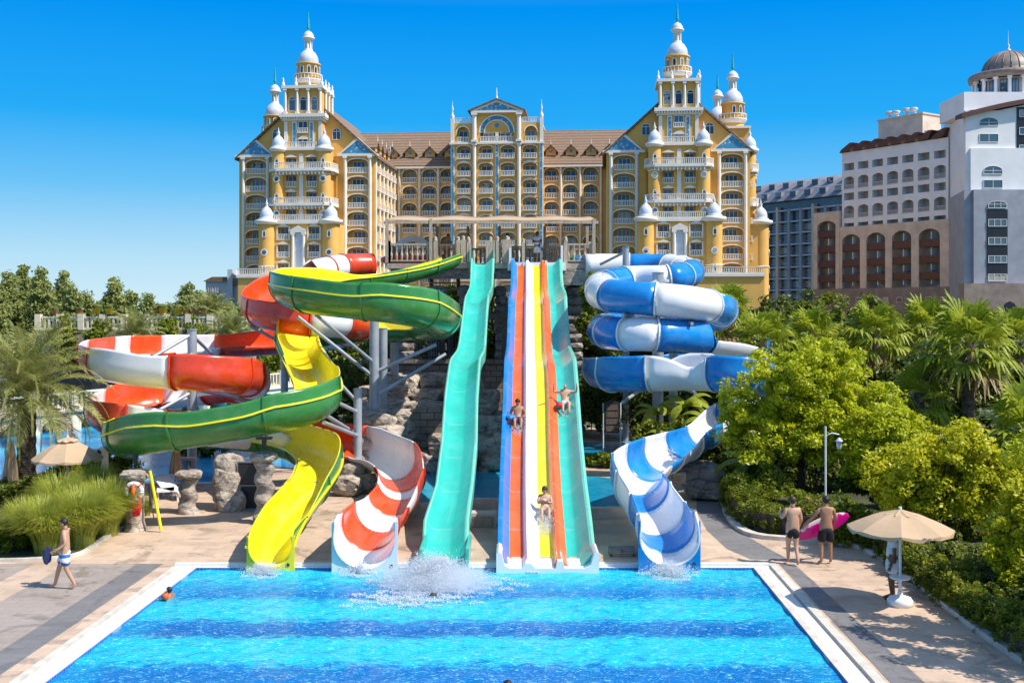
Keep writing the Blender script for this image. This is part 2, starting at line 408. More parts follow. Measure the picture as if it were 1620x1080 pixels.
# right band joins a curved grey path that comes round the blue slide
cp = gpoly([(1188, 884), (1150, 868), (1118, 838), (1102, 808), (1102, 788), (1116, 772), (1146, 772), (1143, 790), (1150, 812), (1164, 836), (1196, 856), (1250, 886)], 0)
sheet('grey_path', [cp], M['grey2'], 0.004)
xb = xr(28.8)
o = sheet('paving_band', [[(xr(YN) + .74, YN), (xr(YN) + 1.75, YN), (G(1250, 886).x, 28.75), (xr(28.6) + .74, 28.75)]], M['grey2'], 0.006)
# far pools (left lazy river, middle splash pool, right pools): sheets of water a hand above the lower ground
def pool_sheet(name, pts, mat, z=0.008):
    return sheet(name, [gpoly(pts, z)], mat, z)
pool_sheet('lazy_pool_water', [(-60, 760), (60, 757), (120, 745), (230, 764), (345, 763), (352, 740), (480, 740), (620, 700), (560, 652), (480, 634), (390, 632), (300, 645), (160, 665), (-60, 690)], M['lazy'], 0.010)
pool_sheet('splash_pool_water', [(640, 808), (650, 745), (700, 735), (800, 735), (975, 757), (990, 780), (1003, 815), (935, 817), (860, 810), (790, 803), (740, 803), (665, 810)], M['teal_pool'], 0.010)
pool_sheet('garden_pool_water', [(905, 700), (998, 698), (1002, 712), (985, 728), (925, 732), (905, 730)], M['teal_pool'], 0.010)
def kerbline(name, pts, w=0.22, h=0.10, label='', z0=-0.02, closed=False, mat=None):
    g = [G(px, py, 0) for px, py in pts]; p, _, _ = catmull(g, 0.4)
    mb = MB(); n = len(p); vs = []
    for i, q in enumerate(p):
        t = (p[min(i + 1, n - 1)] - p[max(i - 1, 0)]).normalized(); s = Vector((t.y, -t.x, 0)) * w / 2
        vs += [q - s + Vector((0, 0, z0)), q - s + Vector((0, 0, h)), q + s + Vector((0, 0, h)), q + s + Vector((0, 0, z0))]
    fs = []
    for i in range(n - 1):
        for a in range(3): fs.append((4 * i + a, 4 * i + a + 1, 4 * i + 5 + a, 4 * i + 4 + a))
    fs += [(0, 3, 2, 1), (4 * n - 4, 4 * n - 3, 4 * n - 2, 4 * n - 1)]
    mb.add(vs, fs); o = mb.build(name, mat or M['kerb'], recalc=True); tag(o, kind='structure'); return o
kerbline('path_kerb', [(1146, 745), (1140, 770), (1143, 792), (1152, 815), (1168, 836), (1200, 850), (1270, 856), (1340, 862), (1390, 880), (1440, 912), (1500, 960), (1560, 1005), (1640, 1060), (1700, 1100)], 0.26, 0.12)
kerbline('bed_kerb', [(-60, 889), (60, 886), (125, 878), (165, 853), (195, 836), (222, 832)], 0.15, 0.08)
kerbline('splash_pool_kerb', [(1003, 817), (935, 819), (860, 812), (790, 805), (740, 805), (665, 812), (640, 808)], 0.3, 0.35)
kerbline('lazy_pool_kerb', [(225, 766), (345, 765), (352, 760)], 0.3, 0.06, mat=M['cop'])
# planted beds (soil) on top of the paving
sheet('soil_bed', [gpoly([(-200, 889), (60, 886), (125, 878), (165, 853), (200, 832), (222, 800), (216, 766), (120, 747), (60, 759), (-200, 762)], 0)], M['soil'], 0.012)
sheet('soil_bed', [gpoly([(1146, 745), (1140, 770), (1143, 792), (1152, 815), (1168, 836), (1200, 850), (1270, 856), (1340, 862), (1390, 880), (1440, 912), (1500, 960), (1560, 1005), (1640, 1060), (1990, 1060), (2600, 880), (2100, 700), (1500, 700), (1150, 720)], 0)], M['soil'], 0.012)
# ------------------------------------------------------------ water slides
M['yel'] = plastic('yellow_fibreglass', (0.88, 0.74, 0.004))
M['grn'] = plastic('green_fibreglass', (0.035, 0.20, 0.035), 0.14)
M['red'] = plastic('orange_red_fibreglass', (0.80, 0.075, 0.006))
M['redo'] = plastic('dark_red_fibreglass', (0.66, 0.05, 0.008))
M['wht'] = plastic('white_fibreglass', (0.80, 0.79, 0.77), 0.2, 0.04)
M['blu'] = plastic('blue_fibreglass', (0.0, 0.21, 0.57))
M['teal'] = plastic('teal_fibreglass', (0.03, 0.48, 0.38), seam=2.4)
M['mint'] = plastic('mint_fibreglass', (0.16, 0.55, 0.40))
M['ora'] = plastic('orange_lane_fibreglass', (0.88, 0.115, 0.004), seam=2.4)
M['lwht'] = plastic('white_lane_fibreglass', (0.80, 0.79, 0.77), seam=2.4)
M['lyel'] = plastic('yellow_lane_fibreglass', (0.86, 0.68, 0.004), seam=2.4)
M['lblu'] = plastic('blue_lane_fibreglass', (0.0, 0.20, 0.56), seam=2.4)
M['steel'] = plain('galvanised_steel', (0.42, 0.45, 0.48), 0.45, 0.12, 2.0, 0.05, metal=0.3)
M['bolt'] = plain('dark_fitting', (0.05, 0.05, 0.06), 0.4)

def sweep_frames(pts):
    n = len(pts); fr = []
    for i in range(n):
        t = (pts[min(i + 1, n - 1)] - pts[max(i - 1, 0)]).normalized()
        s = t.cross(Vector((0, 0, 1))).normalized()          # to the right of travel
        u = s.cross(t).normalized(); fr.append((t, s, u))
    return fr
def trough(root, wp, rad, colors, breaks, step=0.30, base_ang=84, extra=48, tubes=(), inner=None, outer=None, flange=None, ring_every=2.2, flare_end=True, th=0.045, kf=7.0, wall_h=0.62, end_h=0.0, lows=(), dw=5, late=None, fw=0.055):
    """wp: (x,y,z) bottom line; rad number or list per waypoint; colours change at waypoint params `breaks`"""
    pts, par, S = catmull(wp, step); n = len(pts); fr = sweep_frames(pts)
    rads = rad if isinstance(rad, (list, tuple)) else [rad] * len(wp)
    rr = [float(np.interp(p, range(len(wp)), rads)) for p in par]
    # signed curvature in plan, smoothed
    k = np.zeros(n)
    for i in range(1, n - 1):
        a = fr[i - 1][0]; b = fr[i + 1][0]
        k[i] = (a.x * b.y - a.y * b.x) / (2 * step)              # >0 : turning left, outer side = right
    ker = np.hanning(9); ker /= ker.sum(); k = np.convolve(np.pad(k, 4, mode='edge'), ker, 'valid')
    if late: k = np.array([k[i] * (late[1] if par[i] > late[0] else 1) for i in range(n)])
    def dil(q):
        q = np.array([q[max(0, i - dw):i + dw + 1].max() for i in range(n)]); w = np.hanning(11); w /= w.sum(); return np.convolve(np.pad(q, 5, mode='edge'), w, 'valid')
    kR, kL = dil(np.minimum(1, np.maximum(k * kf, 0))), dil(np.minimum(1, np.maximum(-k * kf, 0)))
    AR = base_ang + extra * kR; AL = base_ang + extra * kL
    for (a, b) in lows:
        for i in range(n):
            if a <= par[i] <= b: AR[i] = AL[i] = min(78, AR[i], AL[i])
    if end_h:
        for i in range(n):
            w = max(0, min(1, 1 - (S[-1] - S[i] - .6) / 2.2)); AR[i] = max(AR[i], base_ang + (90 + 42 * end_h - base_ang) * w); AL[i] = max(AL[i], base_ang + (90 + 42 * end_h - base_ang) * w)
    for (a, b) in tubes:
        for i in range(n):
            w = max(0, min(1, (par[i] - a) * 6 + 0.5)) * max(0, min(1, (b - par[i]) * 6 + 0.5))
            if a <= 0 and par[i] <= b - .1: w = 1
            if w > 0.5: AL[i] = AR[i] = 179.9
    bank = np.clip(k * 0.9, -0.35, 0.35)
    NA = 22
    # per ring sections, grouped by colour
    edges = [0] + [next((i for i in range(n) if par[i] >= b), n - 1) for b in breaks] + [n - 1]
    def sec(i, r, j):
        t, s, u = fr[i]
        al = -AL[i] + (AL[i] + AR[i]) * j / NA; a = R(al)
        s2 = s * math.cos(bank[i]) + u * math.sin(bank[i]); u2 = u * math.cos(bank[i]) - s * math.sin(bank[i])
        c = pts[i] + u * rr[i]
        ex = abs(al) - 90
        if ex > 0 and max(AL[i], AR[i]) < 170:                    # straight raised wall of an open turn
            sg = 1 if al > 0 else -1
            h = ex / 42 * wall_h * rr[i]
            return c + s2 * (sg * (r - h * 0.10)) + Vector((0, 0, 1)) * (h * 0.99)
        return c + s2 * (r * math.sin(a)) - u2 * (r * math.cos(a))
    vin = [[sec(i, rr[i] - th, j) for j in range(NA + 1)] for i in range(n)]
    vout = [[sec(i, rr[i], j) for j in range(NA + 1)] for i in range(n)]
    for q, (e0, e1) in enumerate(zip(edges, edges[1:])):
        if e1 <= e0: continue
        ci, co, nm = colors[q % len(colors)]
        mb = MB(); vs = []; W = NA + 1
        for i in range(e0, e1 + 1): vs += vin[i] + vout[i]
        fs = []; mi = []
        for a in range(e1 - e0):
            if abs(AL[e0 + a] - AL[e0 + a + 1]) > 40 : pass
            b0 = a * 2 * W; b1 = (a + 1) * 2 * W
            for j in range(NA):
                fs.append((b0 + j, b0 + j + 1, b1 + j + 1, b1 + j)); mi.append(0)
                fs.append((b0 + W + j + 1, b0 + W + j, b1 + W + j, b1 + W + j + 1)); mi.append(1)
            fs.append((b0 + W, b0, b1, b1 + W)); mi.append(0)
            fs.append((b0 + NA, b0 + W + NA, b1 + W + NA, b1 + NA)); mi.append(0)
        for a, rev in ((0, False), (e1 - e0, True)):
            b0 = a * 2 * W
            for j in range(NA):
                f = (b0 + j, b0 + W + j, b0 + W + j + 1, b0 + j + 1); fs.append(f[::-1] if rev else f); mi.append(0)
        mb.v = [tuple(v) for v in vs]; mb.f = fs; mb.m = mi; mb.smooth = [True] * len(fs)
        o = mb.build('slide_section', [M[ci], M[co]], root, nm)
        sm = o.data; 
    # joint rings
    nr = max(1, int(S[-1] / ring_every)); rings = set(edges[1:-1])
    for q in range(1, nr): 
        i = int(q * n / nr)
        if min([abs(i - e) for e in edges]) > 3: rings.add(i)
    for i in sorted(rings):
        if i >= n - 1 or i < 1: continue
        t, s, u = fr[i]; rb = MB()
        vs = []
        for j in range(NA + 1):
            for (r, d) in ((rr[i] + .002, -.035), (rr[i] + .05, -.035), (rr[i] + .05, .035), (rr[i] + .002, .035)): vs.append(sec(i, r, j) + t * d)
        fs = [(4 * j + a, 4 * j + a + 1, 4 * j + 5 + a, 4 * j + 4 + a) for j in range(NA) for a in range(3)]
        fs += [(0, 3, 2, 1), (4 * NA, 4 * NA + 1, 4 * NA + 2, 4 * NA + 3)]
        rb.add(vs, fs); rb.build('joint_flange', M[colors[0][1]] if not isinstance(outer, str) else M[outer], root)
    if flange:
        # long flange line at the widest height of both sides + along the rim
        for sg in (-1, 1):
            fb = MB(); vs = []
            for i in range(n):
                t, s, u = fr[i]; s2 = s * math.cos(bank[i]) + u * math.sin(bank[i]); u2 = u * math.cos(bank[i]) - s * math.sin(bank[i])
                a = R(88) * sg; c = pts[i] + u * rr[i]
                d = s2 * math.sin(a) - u2 * math.cos(a)
                q = c + d * (rr[i] + .001); w = d * fw
                vs += [q - u2 * .03, q + w - u2 * .03, q + w + u2 * .03, q + u2 * .03]
            fs = [(4 * i + a, 4 * i + a + 1, 4 * i + 5 + a, 4 * i + 4 + a) for i in range(n - 1) for a in range(3)]
            fs += [(0, 3, 2, 1), (4 * n - 4, 4 * n - 3, 4 * n - 2, 4 * n - 1)]
            fb.add(vs, fs, 0, False); fb.build('side_flange', M[flange], root)
    return pts, par, fr, AL, AR

def exit_lip(root, p, hw, h, mat, fwd=Vector((0, -1, 0))):
    """flat end plate of a slide with a drain plug"""
    side = Vector((fwd.y, -fwd.x, 0)); mb = MB()
    prof = []
    for k in range(13):
        a = PI * k / 12; prof.append((-math.cos(a) * (hw - .07), min(h, hw) - math.sin(a) ** 0.85 * (min(h, hw) - 0.02)))
    vs = []
    outl = [(-hw, h), (-hw + .07, h), *prof, (hw - .07, h), (hw, h), (hw, -0.22), (-hw, -0.22)]
    for d in (0.0, 0.10):
        for x, z in outl: vs.append(Vector(p) + side * x + Vector((0, 0, z)) - fwd * d)
    n = len(outl)
    mb.add(vs, [tuple(range(n)), tuple(range(n, 2 * n))[::-1]] + [((i + 1) % n, i, n + i, n + (i + 1) % n) for i in range(n)])
    o = mb.build('end_plate', mat, root, recalc=True)
    pl = MB(); q = Vector(p) + side * (-(hw - .17)) + Vector((0, 0, .10)) + fwd * .012
    pl.tube(q, q - fwd * .05, .05, n=12); pl.build('drain_plug', M['bolt'], o)
    return o

# --- green and yellow open slide -------------------------------------------------
root = empty('open_spiral_slide', PX(592, 44), label='green and yellow open spiral body slide ending beside the white and red slide', cat='water slide')
inv = Matrix.Translation(-Vector(root.location))
def loc(pts, rt): return [Vector(p) - Vector(rt.location) for p in pts]
gw = [P(716, 424, 57.5), P(700, 431, 56.5), P(640, 449, 53.5), P(560, 462, 50.5), P(500, 468, 48.3), P(466, 473, 46), P(458, 484, 43), P(490, 496, 41.2), P(560, 505, 40.3), P(635, 514, 40.3), P(684, 525, 42), P(700, 533, 45.5),
      P(672, 538, 48.5), P(600, 540, 49.8), P(530, 545, 49), P(478, 553, 46.8), P(470, 572, 43.5), P(488, 610, 40), P(503, 640, 37.4), P(500, 664, 35.4), P(462, 679, 34.2), P(400, 692, 33.7), P(320, 706, 33.5), P(245, 717, 33.7), P(204, 722, 35), P(196, 719, 37.5),
      PX(230, 40, 1.68), PX(300, 41.2, 1.55), PX(380, 41, 1.42), PX(450, 39.8, 1.3), PX(500, 37.6, 1.12), PX(503, 35.2, .88), PX(480, 33, .58), PX(455, 31.2, .3), PX(436, 29.6, .08), PX(428, 28.45, -0.04)]
def roll(wp): return [Vector(p) for p in wp]
pts, par, fr, AL, AR = trough(root, loc(gw, root), [.62, .64, .66, .70, .74, .76, .77, .77, .77, .77, .77, .76, .74, .76, .80, .84, .86, .84, .78, .72, .68, .68, .68, .68, .68, .68, .68, .68, .70, .74, .76, .74, .70, .66, .62, .60], [('yel', 'grn', 'yellow inside and green outside')], [], ring_every=2.6, flange='yel', base_ang=88, extra=44, end_h=.7)
green_pts = [p + Vector(root.location) for p in pts]
exit_lip(root, gw[-1] - Vector(root.location) + Vector((0, -0.02, 0)), 0.63, 0.86, M['yel'])

def supports(root, col_xy, ztop, r, arms, z0=-0.1, cap=True):
    mb = MB(); x, y = col_xy; L = Vector(root.location)
    mb.tube(Vector((x, y, z0)) - L, Vector((x, y, ztop)) - L, r, n=16)
    mb.tube(Vector((x, y, z0)) - L, Vector((x, y, z0 + .12)) - L, r * 1.7, n=16)
    if cap: mb.tube(Vector((x, y, ztop)) - L, Vector((x, y, ztop + .04)) - L, r * 1.12, n=16)
    c = mb.build('support_column', M['steel'], root)
    for (za, tgt) in arms:
        b = MB(); t = Vector(tgt); a = Vector((x, y, za))
        b.tube(a - L, t - L, .075, n=8); b.build('brace', M['steel'], root)
cx, cy = PX(592, 44.5).xy
supports(root, (cx, cy), P(592, 505, 44.5).z, .20, [(4.0, P(470, 500, 43)), (4.6, P(500, 498, 41.6)), (2.2, P(500, 565, 43.5)), (4.2, P(690, 545, 44.5)), (3.2, P(705, 560, 46)), (1.2, P(505, 650, 37.6))])
supports(root, PX(606, 46.5).xy, P(606, 520, 46.5).z, .19, [])
supports(root, PX(624, 50).xy, P(624, 543, 50).z, .2, [])
supports(root, PX(566, 41).xy, P(566, 616, 41).z, .16, [(2.9, P(520, 630, 39)), (2.0, P(512, 668, 37))])
supports(root, PX(498, 36).xy, 1.05, .09, [], cap=False)
# saddle brackets on the stone pillars
for (px, y, z) in ((214, 34.0, 1.95), (298, 36.2, 1.45), (418, 34.5, 2.35)):
    mb = MB(); q = PX(px, y, z) - Vector(root.location)
    mb.tube(q, q + Vector((0, 0, .35)), .08); mb.box(q.x - .25, q.y - .12, q.z + .3, q.x + .25, q.y + .12, q.z + .38)
    mb.build('saddle_bracket', M['bolt'], root)
st = MB(); q = P(357, 721, 39.9) - Vector(root.location)
for i, (px, c) in enumerate(((341, 1), (357, 0))):
    q = P(px, 721, 40.3) - Vector(root.location); st.box(q.x - .17, q.y - 0.012, q.z - .11, q.x + .17, q.y, q.z + .11, c)

# --- red and white raft slide -----------------------------------------------------
root = empty('raft_slide', PX(303, 43), label='orange red and white striped raft slide ending between the yellow and teal slides', cat='water slide')
rw = [P(590, 438, 58.5), P(545, 441, 57.5), P(490, 455, 55), P(430, 480, 52.5), P(405, 503, 49.5), P(420, 520, 47), P(480, 532, 46), P(545, 535, 47), P(575, 540, 50), P(530, 552, 52.5), P(450, 560, 53), P(360, 566, 52), P(270, 572, 50.5), P(205, 576, 48.5), P(160, 582, 45.5), P(152, 592, 42), P(180, 605, 39.8),
      P(250, 614, 39), P(330, 620, 39), P(384, 625, 40.5), P(398, 633, 43.5), P(365, 637, 46.5), P(290, 644, 47.5), P(215, 655, 46.5), P(172, 668, 43.5), P(166, 682, 40.8), P(200, 694, 39.4),
      PX(270, 39.2, 1.95), PX(350, 39.8, 1.7), PX(430, 41, 1.4), PX(510, 41.6, 1.08), PX(575, 41.2, .80), PX(622, 39, .64), PX(634, 36, .50), PX(621, 33.4, .36), PX(599, 31.2, .18), PX(583, 29.6, .05), PX(577, 28.35, -.05)]
RW = [('redo', 'redo', 'orange red section'), ('wht', 'wht', 'white section')]
RR = [('wht', 'wht', 'white section'), ('red', 'redo', 'orange red section')]
RR2 = [('red', 'redo', 'orange red section'), ('wht', 'wht', 'white section')]
brk = [1.0, 1.95, 6.0, 6.8, 7.5, 9.6, 11.1, 12.0, 12.6, 13.0, 13.8, 14.9, 15.6, 17.25, 19.2, 20.3, 21.4, 22.3, 23.4, 24.6, 26.1, 26.8, 27.6, 29.2, 30.75, 32.0, 32.75, 33.1, 33.9, 34.7, 35.7]
pts, par, fr, AL, AR = trough(root, loc(rw, root), [.64, .66] + [.69] * 26 + [.70, .70, .70, .74, .78, .80, .80, .80, .82, .84], RR2, brk, ring_every=3.2, flange=None, base_ang=80, extra=54, tubes=((0, 1.95),), fw=0.02, end_h=.9)
red_pts = [p + Vector(root.location) for p in pts]
exit_lip(root, rw[-1] - Vector(root.location) + Vector((0, -0.02, 0)), 0.87, 1.28, M['wht'])
supports(root, PX(304, 43.5).xy, P(304, 522, 43.5).z, .19, [(P(304, 528, 43.5).z, P(240, 566, 42)), (P(304, 530, 43.5).z, P(335, 560, 48)), (P(304, 545, 43.5).z, P(300, 575, 48)), (P(304, 620, 43.5).z, P(240, 655, 42)), (P(304, 615, 43.5).z, P(395, 632, 43.5)), (P(304, 560, 43.5).z, P(280, 575, 40))])
supports(root, PX(450, 50).xy, P(450, 520, 50).z, .17, [(5.9, P(400, 512, 49.5)), (5.2, P(395, 515, 49))])
supports(root, PX(540, 41).xy, 1.3, .08, [], cap=False)
supports(root, PX(190, 42).xy, P(190, 675, 42).z, .14, [], cap=False)

# --- blue and white tube slide ----------------------------------------------------
root = empty('tube_slide', PX(1041, 46), label='blue and white striped slide that starts as a closed tube right of the platform', cat='water slide')
bw = [P(925, 440, 58.00), P(975, 440, 58.00), P(1040, 441, 57.50), P(1080, 446, 55.50), P(1092, 454, 54.10), P(1060, 462, 52.10), P(1000, 466, 53.00), P(960, 474, 51.20), P(950, 486, 48.20), P(975, 495, 46.20), P(1030, 500, 45.20), P(1090, 505, 45.40), P(1135, 513, 47.70), P(1140, 522, 51.20), P(1090, 530, 53.70), P(1020, 536, 53.70), P(970, 541, 51.70), P(953, 548, 48.70), P(975, 553, 46.20), P(1030, 556, 45.20), P(1098, 562, 46.20), P(1160, 570, 48.20), P(1195, 580, 51.20), P(1180, 592, 54.20), P(1110, 600, 55.70), P(1030, 605, 54.20), P(970, 609, 51.20), P(950, 612, 47.70), P(972, 620, 44.80), P(1030, 619, 43.50), P(1100, 618, 43.20), P(1170, 623, 42.10), P(1215, 634, 43.80), P(1228, 648, 45.60), P(1200, 664, 45.00), P(1160, 684, 42.30), P(1110, 712, 40.00), P(1062, 742, 37.80), P(1024, 766, 35.80), P(1008, 789, 34.00), P(1019, 818, 32.20), P(1036, 845, 30.90), P(1052, 872, 29.50), P(1059, 897, 28.35)]
BB = [('wht', 'wht', 'white section'), ('blu', 'blu', 'blue section')]
bbrk = [1.2, 2.35, 3.6, 5.0, 6.2, 7.5, 8.7, 10.1, 11.5, 14.5, 15.5, 18.25, 19.05, 20.2, 21.3, 22.3, 23.6, 25.0, 27.0, 28.9, 30.45, 32.2, 33.9, 35.0, 35.8, 36.5, 37.2, 37.9, 38.8, 39.7, 41.0, 42.1]
pts, par, fr, AL, AR = trough(root, loc(bw, root), [.66] * 6 + [.71] * 14 + [.78] * 14 + [.80, .74, .74, .76, .80, .84, .84, .82, .81, .80], BB, bbrk, ring_every=3.0, flange=None, base_ang=80, extra=50, tubes=((0, 11.6), (15.5, 20.2)), lows=((20.2, 21.7),), dw=12, kf=12, late=(35.5, .5), fw=0.02, end_h=.9)
blue_pts = [p + Vector(root.location) for p in pts]
exit_lip(root, bw[-1] - Vector(root.location) + Vector((0, -0.02, 0)), 0.82, 1.22, M['blu'])
supports(root, PX(990, 55.5).xy, P(990, 392, 55.5).z, .17, [(P(990, 398, 55.5).z, P(950, 418, 57))])
supports(root, PX(1041, 49.5).xy, P(1041, 432, 49.5).z, .26, [(P(1041, 440, 46.5).z, P(1015, 456, 48)), (P(1041, 500, 46.5).z, P(985, 498, 45)), (P(1041, 498, 46.5).z, P(1095, 512, 45)), (P(1041, 605, 46.5).z, P(985, 636, 44)), (P(1041, 600, 46.5).z, P(1100, 622, 44))])
supports(root, PX(1065, 48.5).xy, P(1065, 536, 48.5).z, .20, [])
supports(root, PX(1160, 42.5).xy, P(1160, 690, 42.5).z, .12, [], cap=False)

# --- straight slides: rail height profile (photo row, depth) ------------------------
PROF = [(404, 57.6), (412, 57.4), (432, 56.9), (453, 56.0), (462, 53.5), (470, 51.2), (500, 49.3), (530, 47.7), (549, 46.4), (556, 45.0), (568, 42.9), (600, 41.0), (630, 39.6), (662, 38.1), (698, 36.4), (735, 34.7), (766, 33.3), (795, 32.1), (825, 30.9), (858, 29.75), (880, 29.0), (893, 28.4)]
def zprof(Y):
    ys = [p[1] for p in PROF][::-1]; zs = [HC - (p[0] - HY) / FPX * p[1] for p in PROF][::-1]
    return float(np.interp(Y, ys, zs))
def straight(root, xw, section, groups, rows=None, zoff=0.0, step=0.28, nose=0.0):
    """section: list of (u 0..1, h) with material index per segment; xw(Y) -> (x left, x right). groups: (first seg, last seg, mats, name, label)"""
    Ys = np.arange(57.6, 28.3, -step); L = Vector(root.location)
    zz = np.array([zprof(y) for y in Ys]); ker = np.hanning(7); ker /= ker.sum(); zz = np.convolve(np.pad(zz, 3, mode='edge'), ker, 'valid')
    for (s0, s1, mats, nm, lab) in groups:
        mb = MB(); vs = []; W = s1 - s0 + 1
        for y, z in zip(Ys, zz):
            a, b = xw(y); sc = min(1.0, max(0.0, (z + 0.12) / 0.9)) 
            top = [Vector((a + (b - a) * u, y, max(z - 0.33 + zoff, -0.02) + h)) - L for u, h in section[s0:s1 + 1]]
            zb_ = max(z - 0.33 + zoff, -0.02) - L.z - .07; bot = [Vector((v.x, v.y, zb_)) for v in top]
            vs += top + bot
        fs = []; n = len(Ys)
        for i in range(n - 1):
            b0 = i * 2 * W; b1 = b0 + 2 * W
            for j in range(W - 1):
                fs.append((b0 + j, b1 + j, b1 + j + 1, b0 + j + 1)); fs.append((b0 + W + j, b0 + W + j + 1, b1 + W + j + 1, b1 + W + j))
            fs.append((b0, b0 + W, b1 + W, b1)); fs.append((b0 + W - 1, b1 + W - 1, b1 + 2 * W - 1, b0 + 2 * W - 1))
        for b0 in (0, (n - 1) * 2 * W):
            for j in range(W - 1): fs.append((b0 + j, b0 + j + 1, b0 + W + j + 1, b0 + W + j))
        mb.add(vs, fs, 0, True); o = mb.build(nm, M[mats], root, lab, recalc=True)
        md = o.modifiers.new('es', 'EDGE_SPLIT'); md.split_angle = R(38)
    return Ys, zz
root = empty('wavy_slide', PX(762, 57.5), label='single teal wavy body slide standing alone left of the striped lanes', cat='water slide')
L = Vector(root.location)
def xw_t(Y):
    c = [(28.4, 703), (29.7, 704.5), (31, 706), (33.3, 719), (36.4, 726.5), (39.6, 729.5), (42.9, 736), (45, 744), (47.7, 748.5), (51, 754), (56, 761.5), (57.6, 763.5)]
    w = [(28.4, 73), (30.9, 72.5), (33.3, 60.5), (36.4, 58), (39.6, 54), (42.9, 50), (46, 45.5), (49, 41), (52, 38.5), (57.6, 37)]
    px = float(np.interp(Y, [a for a, _ in c], [b for _, b in c])); ww = float(np.interp(Y, [a for a, _ in w], [b for _, b in w]))
    return (px - ww / 2 - CX) / FPX * Y, (px + ww / 2 - CX) / FPX * Y
sect = [(0.0, .33), (.035, .36), (.07, .33), (.11, .16), (.18, .03), (.28, 0.0), (.57, 0.0), (.64, .04), (.90, .34), (.92, .37), (.96, .38), (1.0, .35), (1.0, .2)]
straight(root, xw_t, sect, [(0, 2, 'mint', 'slide_rim', 'pale mint left rim'), (2, 8, 'teal', 'slide_trough', None), (8, 12, 'mint', 'slide_rim', 'pale mint right rim')])
for px0 in (744, 781):
    pb = MB(); q = P(px0, 415, 57.6) - L; pb.slab([(q.x - .05, q.z - .5), (q.x + .05, q.z - .5), (q.x + .03, q.z + .7), (q.x - .03, q.z + .7)], q.y - .05, q.y + .5)
    pb.build('entry_wing', M['mint'], root, recalc=True)
for (Y, px) in ((51.5, 756), (44, 741), (38, 728)):
    mb = MB(); zt = zprof(Y) - .5; q = PX(px, Y); mb.tube(Vector((q.x, q.y, -.1)) - L, Vector((q.x, q.y, zt)) - L, .12); mb.build('support_column', M['steel'], root)
for sx in (-1, 1):
    ww = MB(); a, b = xw_t(28.5); x = a if sx < 0 else b
    ww.slab([(x - .04 - L.x, -.2), (x + .04 - L.x, -.2), (x + .04 - L.x, .5), (x - .04 - L.x, .5)], 28.35 - L.y, 30.2 - L.y)
    ww.build('exit_side_wall', M['teal'], root, recalc=True)

root = empty('multi_lane_slide', PX(850, 57.5), label='wide straight racing slide of three coloured lanes in blue, orange, white, yellow and teal', cat='water slide')
L = Vector(root.location)
def xw_m(Y):
    l = [(28.4, 787), (31, 788), (33.3, 790), (36.4, 793), (39.6, 796), (42.9, 798), (46, 801), (50, 804), (57.6, 809)]
    r = [(28.4, 945), (30.9, 937), (33.3, 929), (36.4, 922), (39.6, 917), (42.9, 912), (46, 904), (50, 898), (53, 896), (57.6, 889)]
    a = float(np.interp(Y, [q for q, _ in l], [p for _, p in l])); b = float(np.interp(Y, [q for q, _ in r], [p for _, p in r]))
    return (a - CX) / FPX * Y, (b - CX) / FPX * Y
sm = [(0.0, .10), (0.0, .34), (.025, .36), (.05, .34), (.075, .17), (.12, .03), (.15, 0), (.24, 0), (.265, .05), (.285, .20), (.30, .25), (.33, .25),
      (.36, .13), (.40, .03), (.435, 0), (.54, 0), (.57, .05), (.59, .20), (.605, .25), (.635, .25), (.67, .13), (.71, .03), (.75, 0), (.80, 0), (.83, .035), (.90, .22), (.945, .36), (.97, .39), (1.0, .35), (1.0, .15)]
# 0..29
straight(root, xw_m, sm, [(0, 5, 'lblu', 'lane_wall', 'blue outer wall on the left'), (5, 8, 'ora', 'lane_bed', 'orange lane bed'), (8, 14, 'lwht', 'lane_divider', 'white divider between orange and yellow lanes'),
    (14, 16, 'lyel', 'lane_bed', 'yellow lane bed'), (16, 21, 'ora', 'lane_divider', 'orange divider between yellow and teal lanes'), (21, 26, 'teal', 'lane_bed', 'teal lane bed'), (26, 29, 'mint', 'lane_wall', 'mint rim on the right')])
# white run-out basin at the foot
a, b = xw_m(28.6); mb = MB(); w = b - a
def ru(u, z, y): return Vector((a + w * u, y, z)) - L
prof = [(-.01, -.22), (-.01, .42), (.012, .47), (.04, .42), (.07, .12), (.13, .03), (.25, .03), (.28, .16), (.34, .16), (.38, .03), (.58, .03), (.60, .22), (.65, .22), (.67, .03), (.86, .03), (.93, .14), (.965, .42), (.985, .47), (1.01, .42), (1.01, -.22)]
vs = []
for (y, dz) in ((29.3, 0), (28.2, -.015)):
    for u, z in prof: vs.append(ru(u, z + (dz if z > 0 else 0), y))
    for u, z in prof: vs.append(ru(u, -0.25, y))
n = len(prof); fs = []
for j in range(n - 1):
    fs.append((j, j + 1, 2 * n + j + 1, 2 * n + j)); fs.append((2 * n + j, 2 * n + j + 1, 3 * n + j + 1, 3 * n + j)); fs.append((j + 1, j, n + j, n + j + 1))
mb.add(vs, fs, 0, False); o = mb.build('runout_basin', M['wht'], root, recalc=True)
